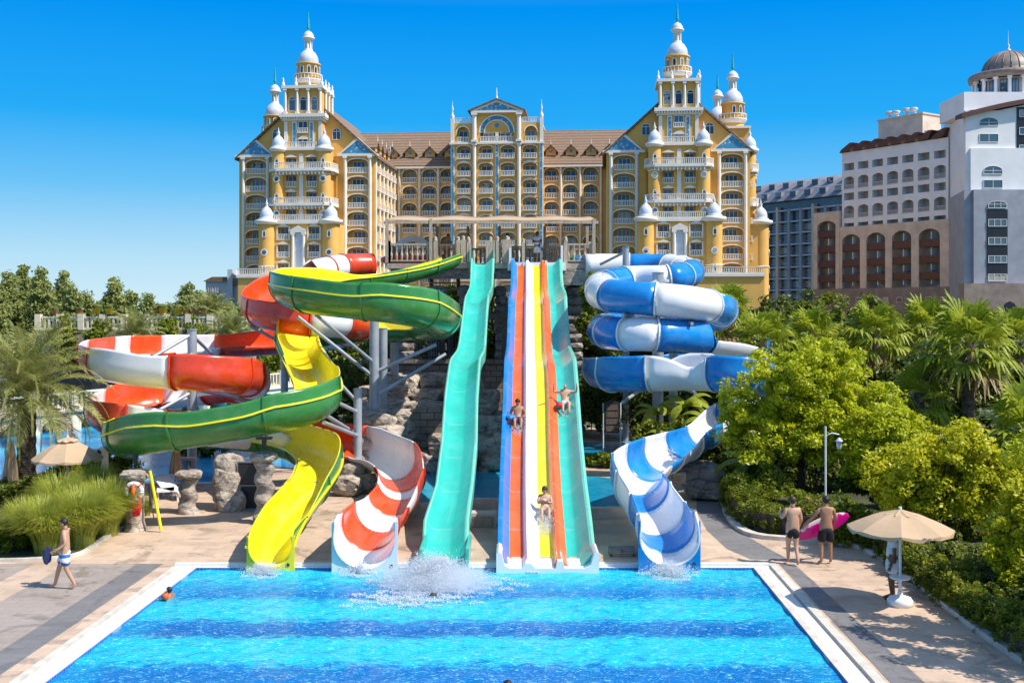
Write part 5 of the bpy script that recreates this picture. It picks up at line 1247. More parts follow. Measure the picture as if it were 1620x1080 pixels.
for (pa, pb, Y) in ((615, 689, 57.9), (692, 722, 58.4), (724, 741, 57.9), (786, 804, 57.9), (895, 938, 57.9), (800, 830, 60.2), (866, 905, 60.5)):
    baluster_rail(tw, PL(pa, 0, Y), PL(pb, 0, Y), ZD)
baluster_rail(tw, PL(615, 0, 58) + Vector((0, 4.4, 0)), PL(938, 0, 58) + Vector((.2, 4.4, 0)), ZD)
baluster_rail(tw, PL(615, 0, 57.9), PL(615, 0, 57.9) + Vector((0, 4.5, 0)), ZD); baluster_rail(tw, PL(938, 0, 57.9), PL(938, 0, 57.9) + Vector((0.1, 4.5, 0)), ZD)
for (px, w, h) in ((733, .28, 1.25), (742, .24, 1.1), (776, .5, 1.2), (802, .5, 1.25), (725, .2, 1.2), (787, .16, 1.2), (828, .16, 1.1)):
    q = PL(px, ZD, 57.8); mb = MB(); mb.box(q.x - w / 2, q.y - .1, ZD, q.x + w / 2, q.y + .1, ZD + h); mb.lathe((q.x, q.y, ZD + h), [(.1, 0), (.07, .06), (.11, .14), (.02, .22)], 8); mb.build('gate_post', M['wood'], tw)
for (px, z0, w) in ((908, 0, .62), (642, 0, .62), (735, 0, .4), (792, 0, .35), (690, 0, .5)):
    mb = MB(); q = PL(px, 0, 58.0)
    for k in range(int((ZD - 1.0) / .5)): boulder_geo(mb, (q.x + random.uniform(-.06, .06), -.3, .3 + k * .5), w, w, .33, k + px, 2, .22, .5)
    mb.build('stone_pier', M['rock2'], tw)
mb = MB(); q = PL(900, 0, 58); mb.box(q.x - .9, -1.3, ZD - 1.2, q.x + 1.3, 1.4, ZD - .32); mb.build('pier_cap', M['rock'], tw)
# stairs behind, on the left
mb = MB(); 
for k in range(22):
    z = .35 + k * .38; y = 10.4 - k * .32; mb.box(PL(700).x - 1.0, y, z, PL(700).x + .6, y + .36, z + .08)
mb.build('stair_steps', M['wood'], tw)
for dx in (-1.0, .6):
    mb = MB(); x = PL(700).x + dx; mb.slab([(0, 0)], 0, 0) if False else None
    mb.tube((x, 10.6, .2), (x, 3.8, 8.9), .12, n=4); mb.tube((x, 10.6, 1.3), (x, 3.8, 9.9), .06, n=4)
    for k in range(26): t = k / 25; p = Vector((x, 10.6 - 6.8 * t, .2 + 8.7 * t)); mb.tube(p, p + Vector((0, 0, 1.05)), .04, n=4)
    mb.build('stair_rail', M['dwood'], tw)
for (pa, pb, z) in ((746, 800, 5.2), (752, 800, 1.6)):
    mb = MB(); p0, p1 = PL(pa, 0, 60), PL(pb, 0, 60)
    for k in range(11): t = k / 10; x = p0.x + (p1.x - p0.x) * t; zz = z + 1.5 - t * 1.5; mb.tube((x, 1.0, zz), (x, 1.0, zz + 1.3), .06, n=5)
    mb.tube((p0.x, 1.0, z + 2.8), (p1.x, 1.0, z + 1.3), .06, n=5); mb.tube((p0.x, 1.0, z + 1.6), (p1.x, 1.0, z + .1), .08, n=5); mb.build('stair_rail', M['wood'] if z < 3 else M['dwood'], tw)
# pergola
pg = empty('pergola', PX(777, 59.5, ZD), label='long tan canvas sun shade on slim wooden posts over the start platform', cat='pergola')
L = Vector(pg.location); za = P(777, 352, 59).z - L.z; zb = P(777, 345, 60).z - L.z + .15
xa, xb = PX(614, 59).x - L.x, PX(941, 59).x - L.x
mb = MB(); n = 28; vs = []
for i in range(n + 1):
    x = xa + (xb - xa) * i / n; s = .05 * math.sin(i * PI / 3.5)
    vs += [(x, -1.6, za + .05 + s * .4), (x, 3.4, zb + .2 + s), (x, -1.6, za + .02 + s * .4 - .03), (x, 3.4, zb + .16 + s)]
fs = []
for i in range(n): q = 4 * i; fs += [(q, q + 4, q + 5, q + 1), (q + 2, q + 3, q + 7, q + 6), (q, q + 2, q + 6, q + 4), (q + 1, q + 5, q + 7, q + 3)]
mb.add(vs, fs, 0, True); mb.build('canvas', M['canvas'], pg)
for y, z in ((-1.65, za - .08), (3.4, zb + .08)): mb = MB(); mb.box(xa - .1, y - .06, z - .08, xb + .1, y + .06, z + .06); mb.build('beam', M['wood'], pg)
for px in (616, 684, 736, 789, 865, 937):
    for y in ((-1.65, 3.4) if px in (616, 937, 684) else (3.4,)):
        x = PX(px, 59).x - L.x; mb = MB(); mb.box(x - .08, y - .08, 0, x + .08, y + .08, za + .1); mb.build('post', M['wood'], pg)
# things waiting on the platform: coloured rafts
for i, (px, py, col, lab) in enumerate(((652, 404, 'red', 'inflatable orange red rafts seen through the left platform railing'), (915, 408, 'blu', 'blue and white raft leaning behind the right platform railing'), (905, 404, 'grn', 'small lime green mat behind the right platform railing'))):
    mb = MB(); q = P(px, py, 59.4); w = (.9, .55, .3)[i]
    for k in range(3 if i == 0 else 1): mb.lathe((0 + (k - 1) * 1.0 if i == 0 else 0, .2, ZD - q.z), [(w * .5, 0), (w * .85, .15), (w * .85, .35), (w * .5, .5), (w * .3, .3)], 16)
    o = mb.build('raft', M[col], None, loc=q); tag(o, lab, 'raft')
# white arch gateway behind the rail
mb = MB(); q = PX(654, 61, ZD); arc = [(1.35 * math.cos(t), 1.7 * math.sin(t)) for t in np.linspace(0, PI, 13)]; arc2 = [(1.0 * math.cos(t), 1.35 * math.sin(t)) for t in np.linspace(PI, 0, 13)]
mb.slab(arc + arc2, -.25, .25); o = mb.build('slide_entrance_arch', M['wht'], None, loc=q); tag(o, 'white arch at the mouth of the raft slide behind the left railing', 'arch')

# rocks below the platform
def rock_group(name, label, specs, mat='rock', seed=1, cat='rock'):
    c0 = specs[0]; r = empty(name, PX(c0[0], c0[2], 0), label=label, cat=cat); L = Vector(r.location)
    for i, (px, py, Y, sx, sy, sz) in enumerate(specs):
        mb = MB(); q = P(px, py, Y) - L; boulder_geo(mb, q, sx, sy, sz, seed * 31 + i, 4 if sx > 1 else 3, .22, .65, rz=random.uniform(-.25, .25)); mb.build('rock_block', M[mat], r)
    return r
specs = []
rs = random.Random(3)
for row, (py, Y, x0, x1, sz) in enumerate(((735, 45.6, 600, 800, .55), (705, 46.0, 598, 805, .6), (676, 46.6, 600, 800, .6), (650, 47.4, 588, 800, .6), (628, 48.6, 590, 795, .5), (606, 50.5, 600, 760, .45))):
    px = x0 + 20
    while px < x1:
        sx = rs.uniform(.55, 1.15); 
        if not (row in (1, 2) and 650 < px < 705): specs.append((px, py + rs.uniform(-5, 5), Y + rs.uniform(-.4, .5), sx, rs.uniform(.7, 1.2), sz * rs.uniform(.8, 1.15)))
        px += sx * 1.75 * 1700 / Y
rock_group('rock_outcrop', 'grey brown artificial rock face below the start platform, behind the teal slide', specs, 'rock', 2)
bkw = empty('block_wall', PX(680, 46.2), label='brown squared stone block wall set into the rock face', cat='wall'); mb = MB(); x0, x1 = PX(652, 46.2).x - bkw.location.x, PX(706, 46.2).x - bkw.location.x
mb.box(x0, -.2, .0, x1, 1.5, 2.6); mb.build('stone_face', M['block'], bkw)
rock_group('rock_outcrop', 'pale rocks at the foot of the grey steel columns left of the rock face', [(597, 672, 43.5, .75, .7, .5), (610, 690, 43, .8, .7, .45), (585, 700, 42.5, .7, .6, .4), (622, 712, 42.6, .5, .5, .35), (600, 735, 42.2, .9, .6, .5)], 'rock', 5)
rock_group('rock_outcrop', 'tall rough brown rock beside the dark equipment door', [(362, 742, 37.0, .42, .5, .55), (364, 770, 36.8, .48, .5, .6), (366, 795, 36.6, .5, .5, .45), (352, 760, 36.6, .3, .35, .4)], 'rock', 9)
rock_group('rock_outcrop', 'dark rock pillar under the blue and white slide chute', [(1110, 772, 38.6, .6, .5, .35), (1093, 752, 39.0, .45, .45, .4), (1126, 754, 38.8, .5, .5, .42), (1108, 744, 39.3, .6, .5, .35), (1128, 775, 38.4, .4, .4, .3)], 'rock2', 12)
rock_group('rock_outcrop', 'low pale rocks between the raft slide and the side pool', [(560, 748, 40.5, .5, .5, .35), (552, 768, 39.5, .5, .5, .35), (575, 762, 40, .45, .4, .3), (640, 760, 41.5, .35, .4, .25)], 'rock', 15)
rock_group('rock_outcrop', 'dim rock ledge right of the racing lanes behind the signboard', [(930, 622, 62, 1.2, 1, .8), (955, 640, 60, 1.0, .8, .6)], 'rock2', 17)
# retaining wall and black fence behind
rw_ = empty('retaining_wall', PX(700, 56), label='stone retaining wall with black iron fence above the rock face', cat='wall'); L = Vector(rw_.location)
mb = MB(); x0, x1 = PX(560, 56).x - L.x, PX(905, 56).x - L.x; mb.box(x0, .5, 0, x1, 1.2, 4.0); mb.box(x0, .3, 4.0, x1, 1.3, 4.2); mb.build('wall', M['block'], rw_)
mb = MB(); z = 4.2; xa_ = PX(655, 56).x - L.x; xb_ = PX(740, 56).x - L.x
mb.box(xa_, .45, z + 1.2, xb_, .52, z + 1.28); mb.box(xa_, .45, z + .1, xb_, .52, z + .18)
for k in range(22): x = xa_ + (xb_ - xa_) * k / 21; mb.box(x - .025, .46, z, x + .025, .51, z + 1.25)
mb.build('iron_fence', M['iron'], rw_)
pb_ = empty('support_frame', PX(780, 57.2), label='dark steel frame standing under the start platform', cat='frame'); L = Vector(pb_.location)
for px in (700, 745, 798, 880): mb = MB(); x = PX(px, 57.2).x - L.x; mb.box(x - .15, -.15, 0, x + .15, .15, 6.6); mb.build('post', M['dwood'], pb_)
mb = MB(); mb.box(PX(690, 57.2).x - L.x, -.2, 6.3, PX(890, 57.2).x - L.x, .2, 6.6); mb.box(PX(690, 57.2).x - L.x, -.12, 3.2, PX(890, 57.2).x - L.x, .12, 3.5); mb.build('beam', M['dwood'], pb_)

# twisted stone pillars that carry the spiral slide
for (px, Y, zt, lab, twist) in ((214, 33.2, 1.85, 'grey stone pillar carrying the life ring and the red bag', 0), (298, 36.0, 1.42, 'shorter twisted stone pillar between life ring and equipment door', 1), (418, 34.3, 2.25, 'tall twisted stone pillar beside the yellow chute', 1)):
    p = empty('stone_pillar', PX(px, Y), label=lab, cat='pillar', group='stone pillars under the spiral slide')
    mb = MB(); pr = []; N = 26; R0 = .28 if twist else .27
    vs = []; n = 20
    for k in range(N * 2 + 1):
        t = k / (N * 2); z = t * (zt - .28)
        for j in range(n):
            a = 2 * PI * j / n; r = R0 * (1 + (.35 * max(0, 1 - t * 6)) )
            if twist: r *= 1 + .17 * math.cos(a + z * 11.0) + .03 * math.sin(a * 5 + z * 7)
            r *= 1 + noise.noise(Vector((math.cos(a) * 2, math.sin(a) * 2, z * 3 + px))) * .12
            vs.append((r * math.cos(a), r * math.sin(a), z))
    mb.add(vs, [(k * n + j, k * n + (j + 1) % n, (k + 1) * n + (j + 1) % n, (k + 1) * n + j) for k in range(N * 2) for j in range(n)], 0, True)
    mb.build('shaft', M['rock'], p)
    mb = MB(); boulder_geo(mb, (0, 0, zt - .14), .43, .43, .16, px, 3, .18, .4); mb.build('capital', M['rock'], p)
# life ring, red bag and yellow pole
lr = empty('life_ring', PX(212, 32.75, 6.8 - 287 * 32.75 / 1700), label='white life ring with orange bands hanging on the grey pillar', cat='life ring')
M['sal'] = plain('orange_band', (0.8, 0.13, 0.02), 0.6); M['redc'] = plain('red_cloth', (0.62, 0.012, 0.015), 0.7, .2, 6)
for seg in range(8):
    mb = MB(); a0, a1 = seg * PI / 4, seg * PI / 4 + PI / 4; wide = seg % 2 == 0
    a0, a1 = (a0 - .0, a1 - .0); pts = [(.235 * math.cos(a0 + (a1 - a0) * k / 6), 0, .235 * math.sin(a0 + (a1 - a0) * k / 6)) for k in range(7)]
    mb.path(pts, .075, 10)
    mb.build('ring_section', M['white'], lr)
for k in range(4):
    a = PI / 4 + k * PI / 2; mb = MB(); mb.path([(.235 * math.cos(a + t), 0, .235 * math.sin(a + t)) for t in (-.12, 0, .12)], .079, 10); mb.build('orange_band', M['sal'], lr)
mb = MB(); mb.path([(.0, -.03, .2), (.02, -.1, .05), (-.02, -.1, -.08), (.03, -.08, -.2)], [.05, .07, .07, .04], 8); mb.build('coiled_rope', M['sal'], lr)
mb = MB(); boulder_geo(mb, (0, 0, 0), .13, .07, .24, 4, 3, .15, .6); o = mb.build('red_bag', M['redc'], None, loc=PX(216, 32.72, 6.8 - 314 * 32.72 / 1700)); tag(o, 'red cloth bag hanging below the life ring', 'bag')
mb = MB(); mb.tube(P(237, 744, 33.0), P(255, 838, 32.9), .05, .05, 10); o = mb.build('yellow_pole', M['yel']); tag(o, 'bright yellow pole leaning against the life ring pillar', 'pole')
mb = MB(); mb.tube(P(238, 788, 33.3), P(244, 822, 33.2), .02, .02, 6); mb.tube(P(237, 768, 33.3), P(238, 800, 33.3), .045, .03, 6); o = mb.build('pole_net', M['bolt']); tag(o, 'thin dark net handle hanging beside the yellow pole', 'net')
# equipment door
dr = empty('equipment_door', PX(392, 36.6), label='dark louvred metal door between the brown rock and the twisted pillar', cat='door')
mb = MB(); w = .33; mb.box(-w, 0, 0, w, .1, 1.62); mb.build('panel', M['iron'], dr)
mb = MB(); 
for z in (0, .8, 1.6): mb.box(-w - .04, -.03, z, w + .04, 0, z + .05)
for x in (-w - .04, w): mb.box(x, -.03, 0.05, x + .04, 0, 1.6)
mb.build('frame', M['gslate'], dr)
for k in range(16): mb = MB(); mb.box(-w + .03, -.02, .9 + k * .04, w - .03, .0, .92 + k * .04); mb.build('louvre', M['bolt'], dr)
# vents in the pool kerb
def vent(px, py, Y, w, h, lab, mat='kerb'):
    r = empty('vent_box', P(px, py, Y) - Vector((0, 0, h)), label=lab, cat='vent'); mb = MB(); mb.box(-w, 0, 0, w, .5, h * 2); mb.build('surround', M[mat], r)
    for k in range(6): mb = MB(); z = h * .35 + k * h * .24; mb.box(-w * .8, -.03, z, w * .8, 0, z + h * .12); mb.build('slat', M['wood'], r)
vent(765, 824, 33.6, .40, .25, 'tan slatted vent box between the teal slide and racing lanes'); vent(1075, 757, 37.5, .22, .2, 'small slatted vent box under the blue chute', 'rock'); vent(985, 882, 29.6, .35, .22, 'brown brick plinth beside the foot of the blue slide', 'block')
# umbrellas
def umbrella(px, py_top, Y, R_, label, base=True, ztop=2.17, zrim=1.80, table=True, mt='canvas', z0=0, grp='beige pool umbrellas'):
    u = empty('sun_umbrella', PX(px, Y, z0), random.uniform(0, .5), label, 'umbrella', grp)
    n = 8; mb = MB(); vs = [(0, 0, ztop)]; rings = 6; m = n * 4
    for k in range(1, rings + 1):
        t = k / rings
        for j in range(m):
            a = 2 * PI * j / m; ph = (j % 4) / 4; sag = math.sin(ph * PI); r = R_ * t * (1 - .045 * sag * t); z = ztop - (ztop - zrim) * t ** 1.0 - .05 * sag * t * 1.0 + .07 * math.sin(t * PI) 
            vs.append((r * math.cos(a), r * math.sin(a), z))
    fs = [(0, 1 + j, 1 + (j + 1) % m) for j in range(m)]
    for k in range(rings - 1): fs += [(1 + k * m + j, 1 + (k + 1) * m + j, 1 + (k + 1) * m + (j + 1) % m, 1 + k * m + (j + 1) % m) for j in range(m)]
    b0 = len(vs); last = 1 + (rings - 1) * m
    for j in range(m):
        v = vs[last + j]; f = .07 + .03 * math.sin(j * 2.4); vs.append((v[0] * 1.005, v[1] * 1.005, v[2] - f))
    fs += [(last + j, b0 + j, b0 + (j + 1) % m, last + (j + 1) % m) for j in range(m)]
    mb.add(vs, fs, 0, False); cnp = mb.build('canopy', M[mt], u); so_ = cnp.modifiers.new('s', 'SOLIDIFY'); so_.thickness = .006
    mb = MB(); vs = [(0, 0, ztop + .05)]
    for j in range(16): a = 2 * PI * j / 16; vs.append((.30 * R_ * math.cos(a), .34 * R_ * math.sin(a), ztop - .085 + (.03 if j % 2 else -.02)))
    mb.add(vs, [(0, 1 + j, 1 + (j + 1) % 16) for j in range(16)]); v = mb.build('vent_cap', M[mt], u)
    mb = MB(); mb.tube((0, 0, 0.1), (0, 0, ztop + .1), .035, n=10); mb.build('pole', M['white'], u)
    for j in range(8): a = 2 * PI * j / 8; mb = MB(); mb.tube((0.03 * math.cos(a), .03 * math.sin(a), ztop - .02), (R_ * .97 * math.cos(a), R_ * .97 * math.sin(a), zrim - .01), .012, n=4); mb.build('rib', M['white'], u)
    if base: mb = MB(); mb.lathe((0, 0, 0), [(0, 0), (.28, 0), (.29, .12), (.24, .19), (.06, .22), (.05, .34)], 24); mb.build('base', M['white'], u)
    if table: mb = MB(); mb.lathe((0, 0, .62), [(.03, 0), (.22, .0), (.24, .03), (.22, .05), (.03, .05)], 24); mb.build('table_disc', M['white'], u)
umbrella(1424, 804, 24.75, 1.17, 'open beige umbrella with a white round base on the right side deck')
umbrella(107, 693, 36.0, 1.13, 'open beige umbrella by the left pool, striped with palm shadow', True, 2.5, 1.85, False)
for px, zz, lb in ((395, .3, 'left one of the white parasols behind the left footbridge'), (437, .5, 'right one of the white parasols behind the left footbridge')): umbrella(px, 0, 90, 1.9, lb, False, 2.9, 2.1, False, 'white', zz, 'white parasols behind the footbridge')
def closed_umbrella(px, Y, ztop, zb_, label, mat='canvas'):
    u = empty('folded_umbrella', PX(px, Y), 0, label, 'umbrella'); mb = MB(); n = 20; vs = []
    for (z, r) in ((ztop, .03), (ztop - .2, .10), ((ztop + zb_) / 2, .17), (zb_, .24)):
        for j in range(n): a = 2 * PI * j / n; q = r * (1 + (.18 if j % 2 else -.12) * (z < ztop)); vs.append((q * math.cos(a), q * math.sin(a), z))
    mb.add(vs, [(k * n + j, (k + 1) * n + j, (k + 1) * n + (j + 1) % n, k * n + (j + 1) % n) for k in range(3) for j in range(n)]); mb.build('folded_canopy', M[mat], u)
    mb = MB(); mb.tube((0, 0, 0), (0, 0, ztop), .03, n=8); mb.build('pole', M['white'], u)
closed_umbrella(279, 40.5, 1.75, .55, 'folded tan umbrella seen under the green slide')
closed_umbrella(17, 38.0, 2.2, .7, 'folded brown umbrella left of the large palm trunk')
mb = MB(); mb.lathe((0, 0, 0), [(.16, 0), (.16, .1), (.12, .12), (.12, 1.55), (.17, 1.6), (.17, 1.7), (.06, 1.78), (.09, 1.9), (.02, 2.05)], 12); o = mb.build('white_post', M['trim'], None, loc=PX(166, 38, .25)); tag(o, 'white post with a small round finial at the left pool edge', 'post')
for k, px in enumerate((262, 276)):
    l = empty('sun_lounger', PX(px, 39.2 - k * .3), .3 + k * .5, ('white plastic lounger under the folded umbrella', 'white plastic lounger with raised back next to the short pillar')[k], 'lounger', 'white loungers by the left pool')
    mb = MB(); mb.box(-.3, -.8, .28, .3, .4, .33); mb.build('seat', M['white'], l); mb = MB(); mb.slab([(-.3, 0)], 0, 0) if 0 else mb.box(-.3, 0, 0, .3, .7, .05); mb.xform(Matrix.Translation((0, .4, .3)) @ Matrix.Rotation(R(28), 4, 'X')); mb.build('backrest', M['white'], l)
    for x in (-.27, .23):
        for y in (-.7, .3): mb = MB(); mb.box(x, y, 0, x + .05, y + .05, .28); mb.build('leg', M['white'], l)
# signboard, lamp post
sg = empty('signboard', PX(968, 52), 0, 'dark brown notice board with four panels on two posts in the garden', 'sign')
for x in (-.42, .42): mb = MB(); mb.tube((x, 0, 0), (x, 0, 2.3), .035, n=8); mb.build('post', M['white'], sg)
mb = MB(); mb.box(-.36, -.04, .85, .36, .04, 2.3); mb.slab([(-.36, 2.3), (.36, 2.3), (0, 2.45)], -.04, .04); mb.build('board', M['bolt'], sg)
for k in range(4): mb = MB(); mb.box(-.28, -.055, .93 + k * .34, .28, -.042, 1.2 + k * .34); mb.build('notice_panel', M['dwood'], sg)
lp = empty('lamp_post', PX(1306, 33.2), 0, 'white lamp post with one hanging lantern in front of the big tree', 'street lamp')
mb = MB(); mb.tube((0, 0, 0), (0, 0, 3.2), .03, n=10); mb.lathe((0, 0, 0), [(.12, 0), (.12, .15), (.05, .3)], 12); mb.build('pole', M['white'], lp)
mb = MB(); mb.path([(0, 0, 2.9), (.2, 0, 3.0), (.42, 0, 2.95)], .02, 6); mb.build('arm', M['white'], lp)
mb = MB(); mb.lathe((.42, 0, 2.5), [(.02, .36), (.11, .27), (.12, .24), (.08, .23), (.09, .1), (.04, 0)], 12); mb.build('lantern', M['dome'], lp)
# footbridge with arches, left
fb = empty('arched_footbridge', (0, 0, 0), 0, 'low cream footbridge with balustrade and arches over the left pool', 'bridge')
A_ = Vector(PX(-90, 53)); B_ = Vector(PX(510, 84)); d = B_ - A_; ang = math.atan2(d.y, d.x); fb.location = A_; fb.rotation_euler = (0, 0, ang); Ln = d.length
nA = 12; w = Ln / nA; mb = MB()
for k in range(nA):
    x = w * k; arch_lintel(mb, x + w / 2, w * .62, .25, .5, 1.05, 0, 2.4); mb.box(x, 0, -.1, x + w * .19, 2.4, 1.05); mb.box(x + w * .81, 0, -.1, x + w, 2.4, 1.05)
mb.box(0, -.15, 1.05, Ln, 2.5, 1.2); mb.build('arched_wall', M['cream'], fb)
for k in range(nA): rm = railing(w * .94, 1.0, .34, mat='cream'); inst(rm[1], 'balustrade', fb, (w * (k + .5), 0, 1.2)); mb = MB(); mb.box(w * k - .16, -.16, 1.2, w * k + .16, .16, 2.35); mb.build('bridge_post', M['cream'], fb)
# garden terrace wall with balustrade, flower pots
gw_ = empty('terrace_wall', PX(240, 75), 0, 'stone garden wall with cream balustrade, overgrown with green vines', 'wall'); L = Vector(gw_.location)
x0, x1 = PX(60, 75).x - L.x, PX(400, 75).x - L.x; mb = MB(); mb.box(x0, 0, -.5, x1, 1, 5.4); mb.build('stone_wall', M['wall_stone'], gw_)
n = 10; w = (x1 - x0) / n
for k in range(n): rm = railing(w * .9, .95, .30, mat='cream'); inst(rm[1], 'balustrade', gw_, (x0 + w * (k + .5), .1, 5.4)); mb = MB(); mb.box(x0 + w * k - .2, -.1, 5.4, x0 + w * k + .2, .3, 6.5); mb.build('wall_post', M['cream'], gw_)
for (a0) in (130, 300): 
    mb = MB(); q = PX(a0, 74.9).x - L.x; mb.slab([(q - 2.6, .6), (q + 2.6, .6)] + [(q + 2.6 * math.cos(t), .6 + 3.2 * math.sin(t)) for t in np.linspace(.05, PI - .05, 12)], -.06, .01); mb.build('arch_shade', M['bolt'], gw_)  # flat dark plate on the wall face stands for shade inside an arch
M['ypot'] = plain('yellow_pot', (0.72, 0.50, 0.03), 0.6, .1, 3); M['tpot'] = plain('terracotta_pot', (0.5, 0.22, 0.10), .8, .1, 3)
pots = [(86, 495, 'tpot'), (125, 494, 'tpot'), (152, 489, 'ypot'), (172, 494, 'ypot'), (247, 493, 'tpot'), (257, 489, 'ypot'), (281, 492, 'ypot'), (293, 490, 'tpot'), (308, 491, 'tpot'), (322, 490, 'tpot')]
where = ['leftmost on the wall, half behind palm fronds', 'second from the left, above the dark arch', 'left of the background palm, tallest of its neighbours', 'low in green leaves left of the background palm', 'just right of the background palm', 'beside the terracotta one right of the palm', 'alone at the middle of the balustrade', 'over the gap left of the vine column', 'above the vine column', 'rightmost on the garden wall']
M['flower'] = leafmat('pot_plants', [(0.05, .10, .02), (.10, .18, .03), (.35, .08, .03)], .2, 6)
for i, (px, py, mt) in enumerate(pots):
    r = empty('flower_pot', P(px, py + 4, 75), 0, ('yellow' if mt == 'ypot' else 'brown') + ' flower pot ' + where[i], 'flower pot', 'flower pots on the garden wall'); z = 6.5 - r.location.z
    r.location.z = 6.5; s = .95 if mt == 'ypot' else .75
    mb = MB(); mb.lathe((0, 0.1, 0), [(.0, 0), (.22 * s, 0), (.34 * s, .4 * s), (.37 * s, .42 * s), (.3 * s, .42 * s)], 12); mb.build('pot', M[mt], r)
    mb = MB(); boulder_geo(mb, (0, .1, .55 * s), .33 * s, .3 * s, .22 * s, i, 2, .6, .1); mb.build('plant', M['flower'], r)
# ------------------------------------------------------------ plants
M['lf_big'] = leafmat('yellow_green_leaves', [(0.22, 0.28, 0.006), (0.48, 0.52, 0.012), (0.76, 0.74, 0.03)], .45, .6, .45)
M['lf_lime'] = leafmat('lime_leaves', [(0.26, 0.30, 0.006), (0.55, 0.54, 0.014), (0.82, 0.74, 0.03)], .45, .7, .45)
M['lf_far'] = leafmat('olive_leaves', [(0.16, 0.20, 0.06), (0.31, 0.35, 0.10), (0.48, 0.49, 0.15)], .45, .35, .6)
M['lf_hedge'] = leafmat('hedge_leaves', [(0.07, 0.11, 0.008), (0.18, 0.22, 0.012), (0.40, 0.38, 0.03)], .4, 1.0, .5)
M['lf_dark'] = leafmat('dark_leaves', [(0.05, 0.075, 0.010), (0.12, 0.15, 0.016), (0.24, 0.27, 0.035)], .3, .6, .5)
M['lf_vine'] = leafmat('vine_leaves', [(0.10, 0.15, 0.008), (0.22, 0.27, 0.014), (0.42, 0.40, 0.03)], .4, 1.0)
M['grass'] = leafmat('grass_blades', [(0.24, 0.29, 0.03), (0.44, 0.47, 0.06), (0.62, 0.60, 0.14)], .4, 1.5)
M['palmf'] = leafmat('date_palm_leaves', [(0.16, 0.18, 0.035), (0.30, 0.31, 0.08), (0.52, 0.48, 0.17)], .35, 1.2)
M['fanf'] = leafmat('fan_palm_leaves', [(0.16, 0.21, 0.012), (0.32, 0.38, 0.025), (0.55, 0.55, 0.06)], .4, 1.0)
M['dryf'] = leafmat('dry_palm_leaves', [(0.18, 0.11, 0.04), (0.30, 0.19, 0.07), (0.40, 0.27, 0.11)], .2, 1.0)
M['bark'] = plain('bark', (0.11, 0.08, 0.055), 0.95, .35, 5, .6)
M['palmbark'] = plain('palm_bark', (0.15, 0.105, 0.07), 0.95, .45, 7, .9)

def leaf_quads(c, s, rng, up=.35, out=None, asp=.55, jit=.5):
    """one rhombic leaf per row of c; returns V,F"""
    n = len(c); nrm = rng.normal(size=(n, 3)); nrm[:, 2] = np.abs(nrm[:, 2]) + up
    if out is not None: nrm += out * .9
    nrm /= np.linalg.norm(nrm, axis=1, keepdims=True)
    r = rng.normal(size=(n, 3)); a = np.cross(nrm, r); a /= np.linalg.norm(a, axis=1, keepdims=True) + 1e-9; b = np.cross(nrm, a)
    sz = s * (1 + jit * (rng.random((n, 1)) - .5) * 1.6)
    a = a * sz; b = b * sz * asp
    V = np.stack([c - a, c - b * .9 + a * .1, c + a, c + b * .9 + a * .1], 1).reshape(-1, 3)
    F = np.arange(4 * n).reshape(n, 4); return V, F
def crown_points(blobs, nclump, per, rc, rng, inner=.45, flat=.75):
    """clumps spread through the shell of several ellipsoids; blobs: (cx,cy,cz,rx,ry,rz)"""
    bl = np.array(blobs); vol = (bl[:, 3] * bl[:, 4] * bl[:, 5]) ** (2 / 3); pick = rng.choice(len(bl), nclump, p=vol / vol.sum()); B = bl[pick]
    d = rng.normal(size=(nclump, 3)); d /= np.linalg.norm(d, axis=1, keepdims=True)
    rad = (inner + (1 - inner) * rng.random((nclump, 1)) ** .55)
    lump = .86 + .22 * np.sin(d[:, :1] * 5.1 + pick[:, None]) * np.sin(d[:, 1:2] * 4.3 + 1.7 * pick[:, None]) + .16 * rng.random((nclump, 1)) ** 3
    C0 = B[:, :3] + d * rad * lump * B[:, 3:6]
    cs = rc * (.55 + .9 * rng.random((nclump, 1, 1)))
    g = rng.normal(size=(nclump, per, 3)); g /= np.linalg.norm(g, axis=2, keepdims=True); g *= rng.random((nclump, per, 1)) ** .4; g[:, :, 2] *= flat
    pts = (C0[:, None, :] + g * cs).reshape(-1, 3); o = (g * 1.0).reshape(-1, 3); return pts, o
def limb_tree(root, base, h, tr, blobs, rng, mat='bark', nb=9):
    mb = MB(); top = Vector((0, 0, h)); L = Vector((0, 0, 0))
    pts = [Vector((0, 0, 0)), Vector((.03 * h, .02 * h, h * .3)), Vector((-.02 * h, 0, h * .55)), Vector((0.02, 0, h * .85))]; mb.path(pts, [tr, tr * .8, tr * .6, tr * .25], 8)
    mb.build('trunk', M[mat], root)
    for i in range(nb):
        b = blobs[i % len(blobs)]; d = rng.normal(size=3); d /= np.linalg.norm(d); t = Vector((b[0] + d[0] * b[3] * .6, b[1] + d[1] * b[4] * .6, b[2] + abs(d[2]) * b[5] * .4))
        s = Vector((0, 0, h * rng.uniform(.25, .7))); m = (s + t) / 2 + Vector((0, 0, -.05 * h)); q = MB(); q.path([s, m, t], [tr * .4, tr * .25, tr * .08], 5); q.build('limb', M[mat], root)
def tree(name, label, loc, blobs, h, tr, nclump, per, rc, leaf, mat, cat='tree', group=None, seed=0, nb=9, up=.35, inner=.45, bark='bark'):
    rg = np.random.default_rng(seed + 100); r = empty(name, loc, 0, label, cat, group)
    if tr: limb_tree(r, loc, h, tr, blobs, rg, bark, nb)
    pts, o = crown_points(blobs, nclump, per, rc, rg, inner); V, F = leaf_quads(pts, leaf, rg, up, o)
    npmesh('crown', V, F, M[mat], r); return r
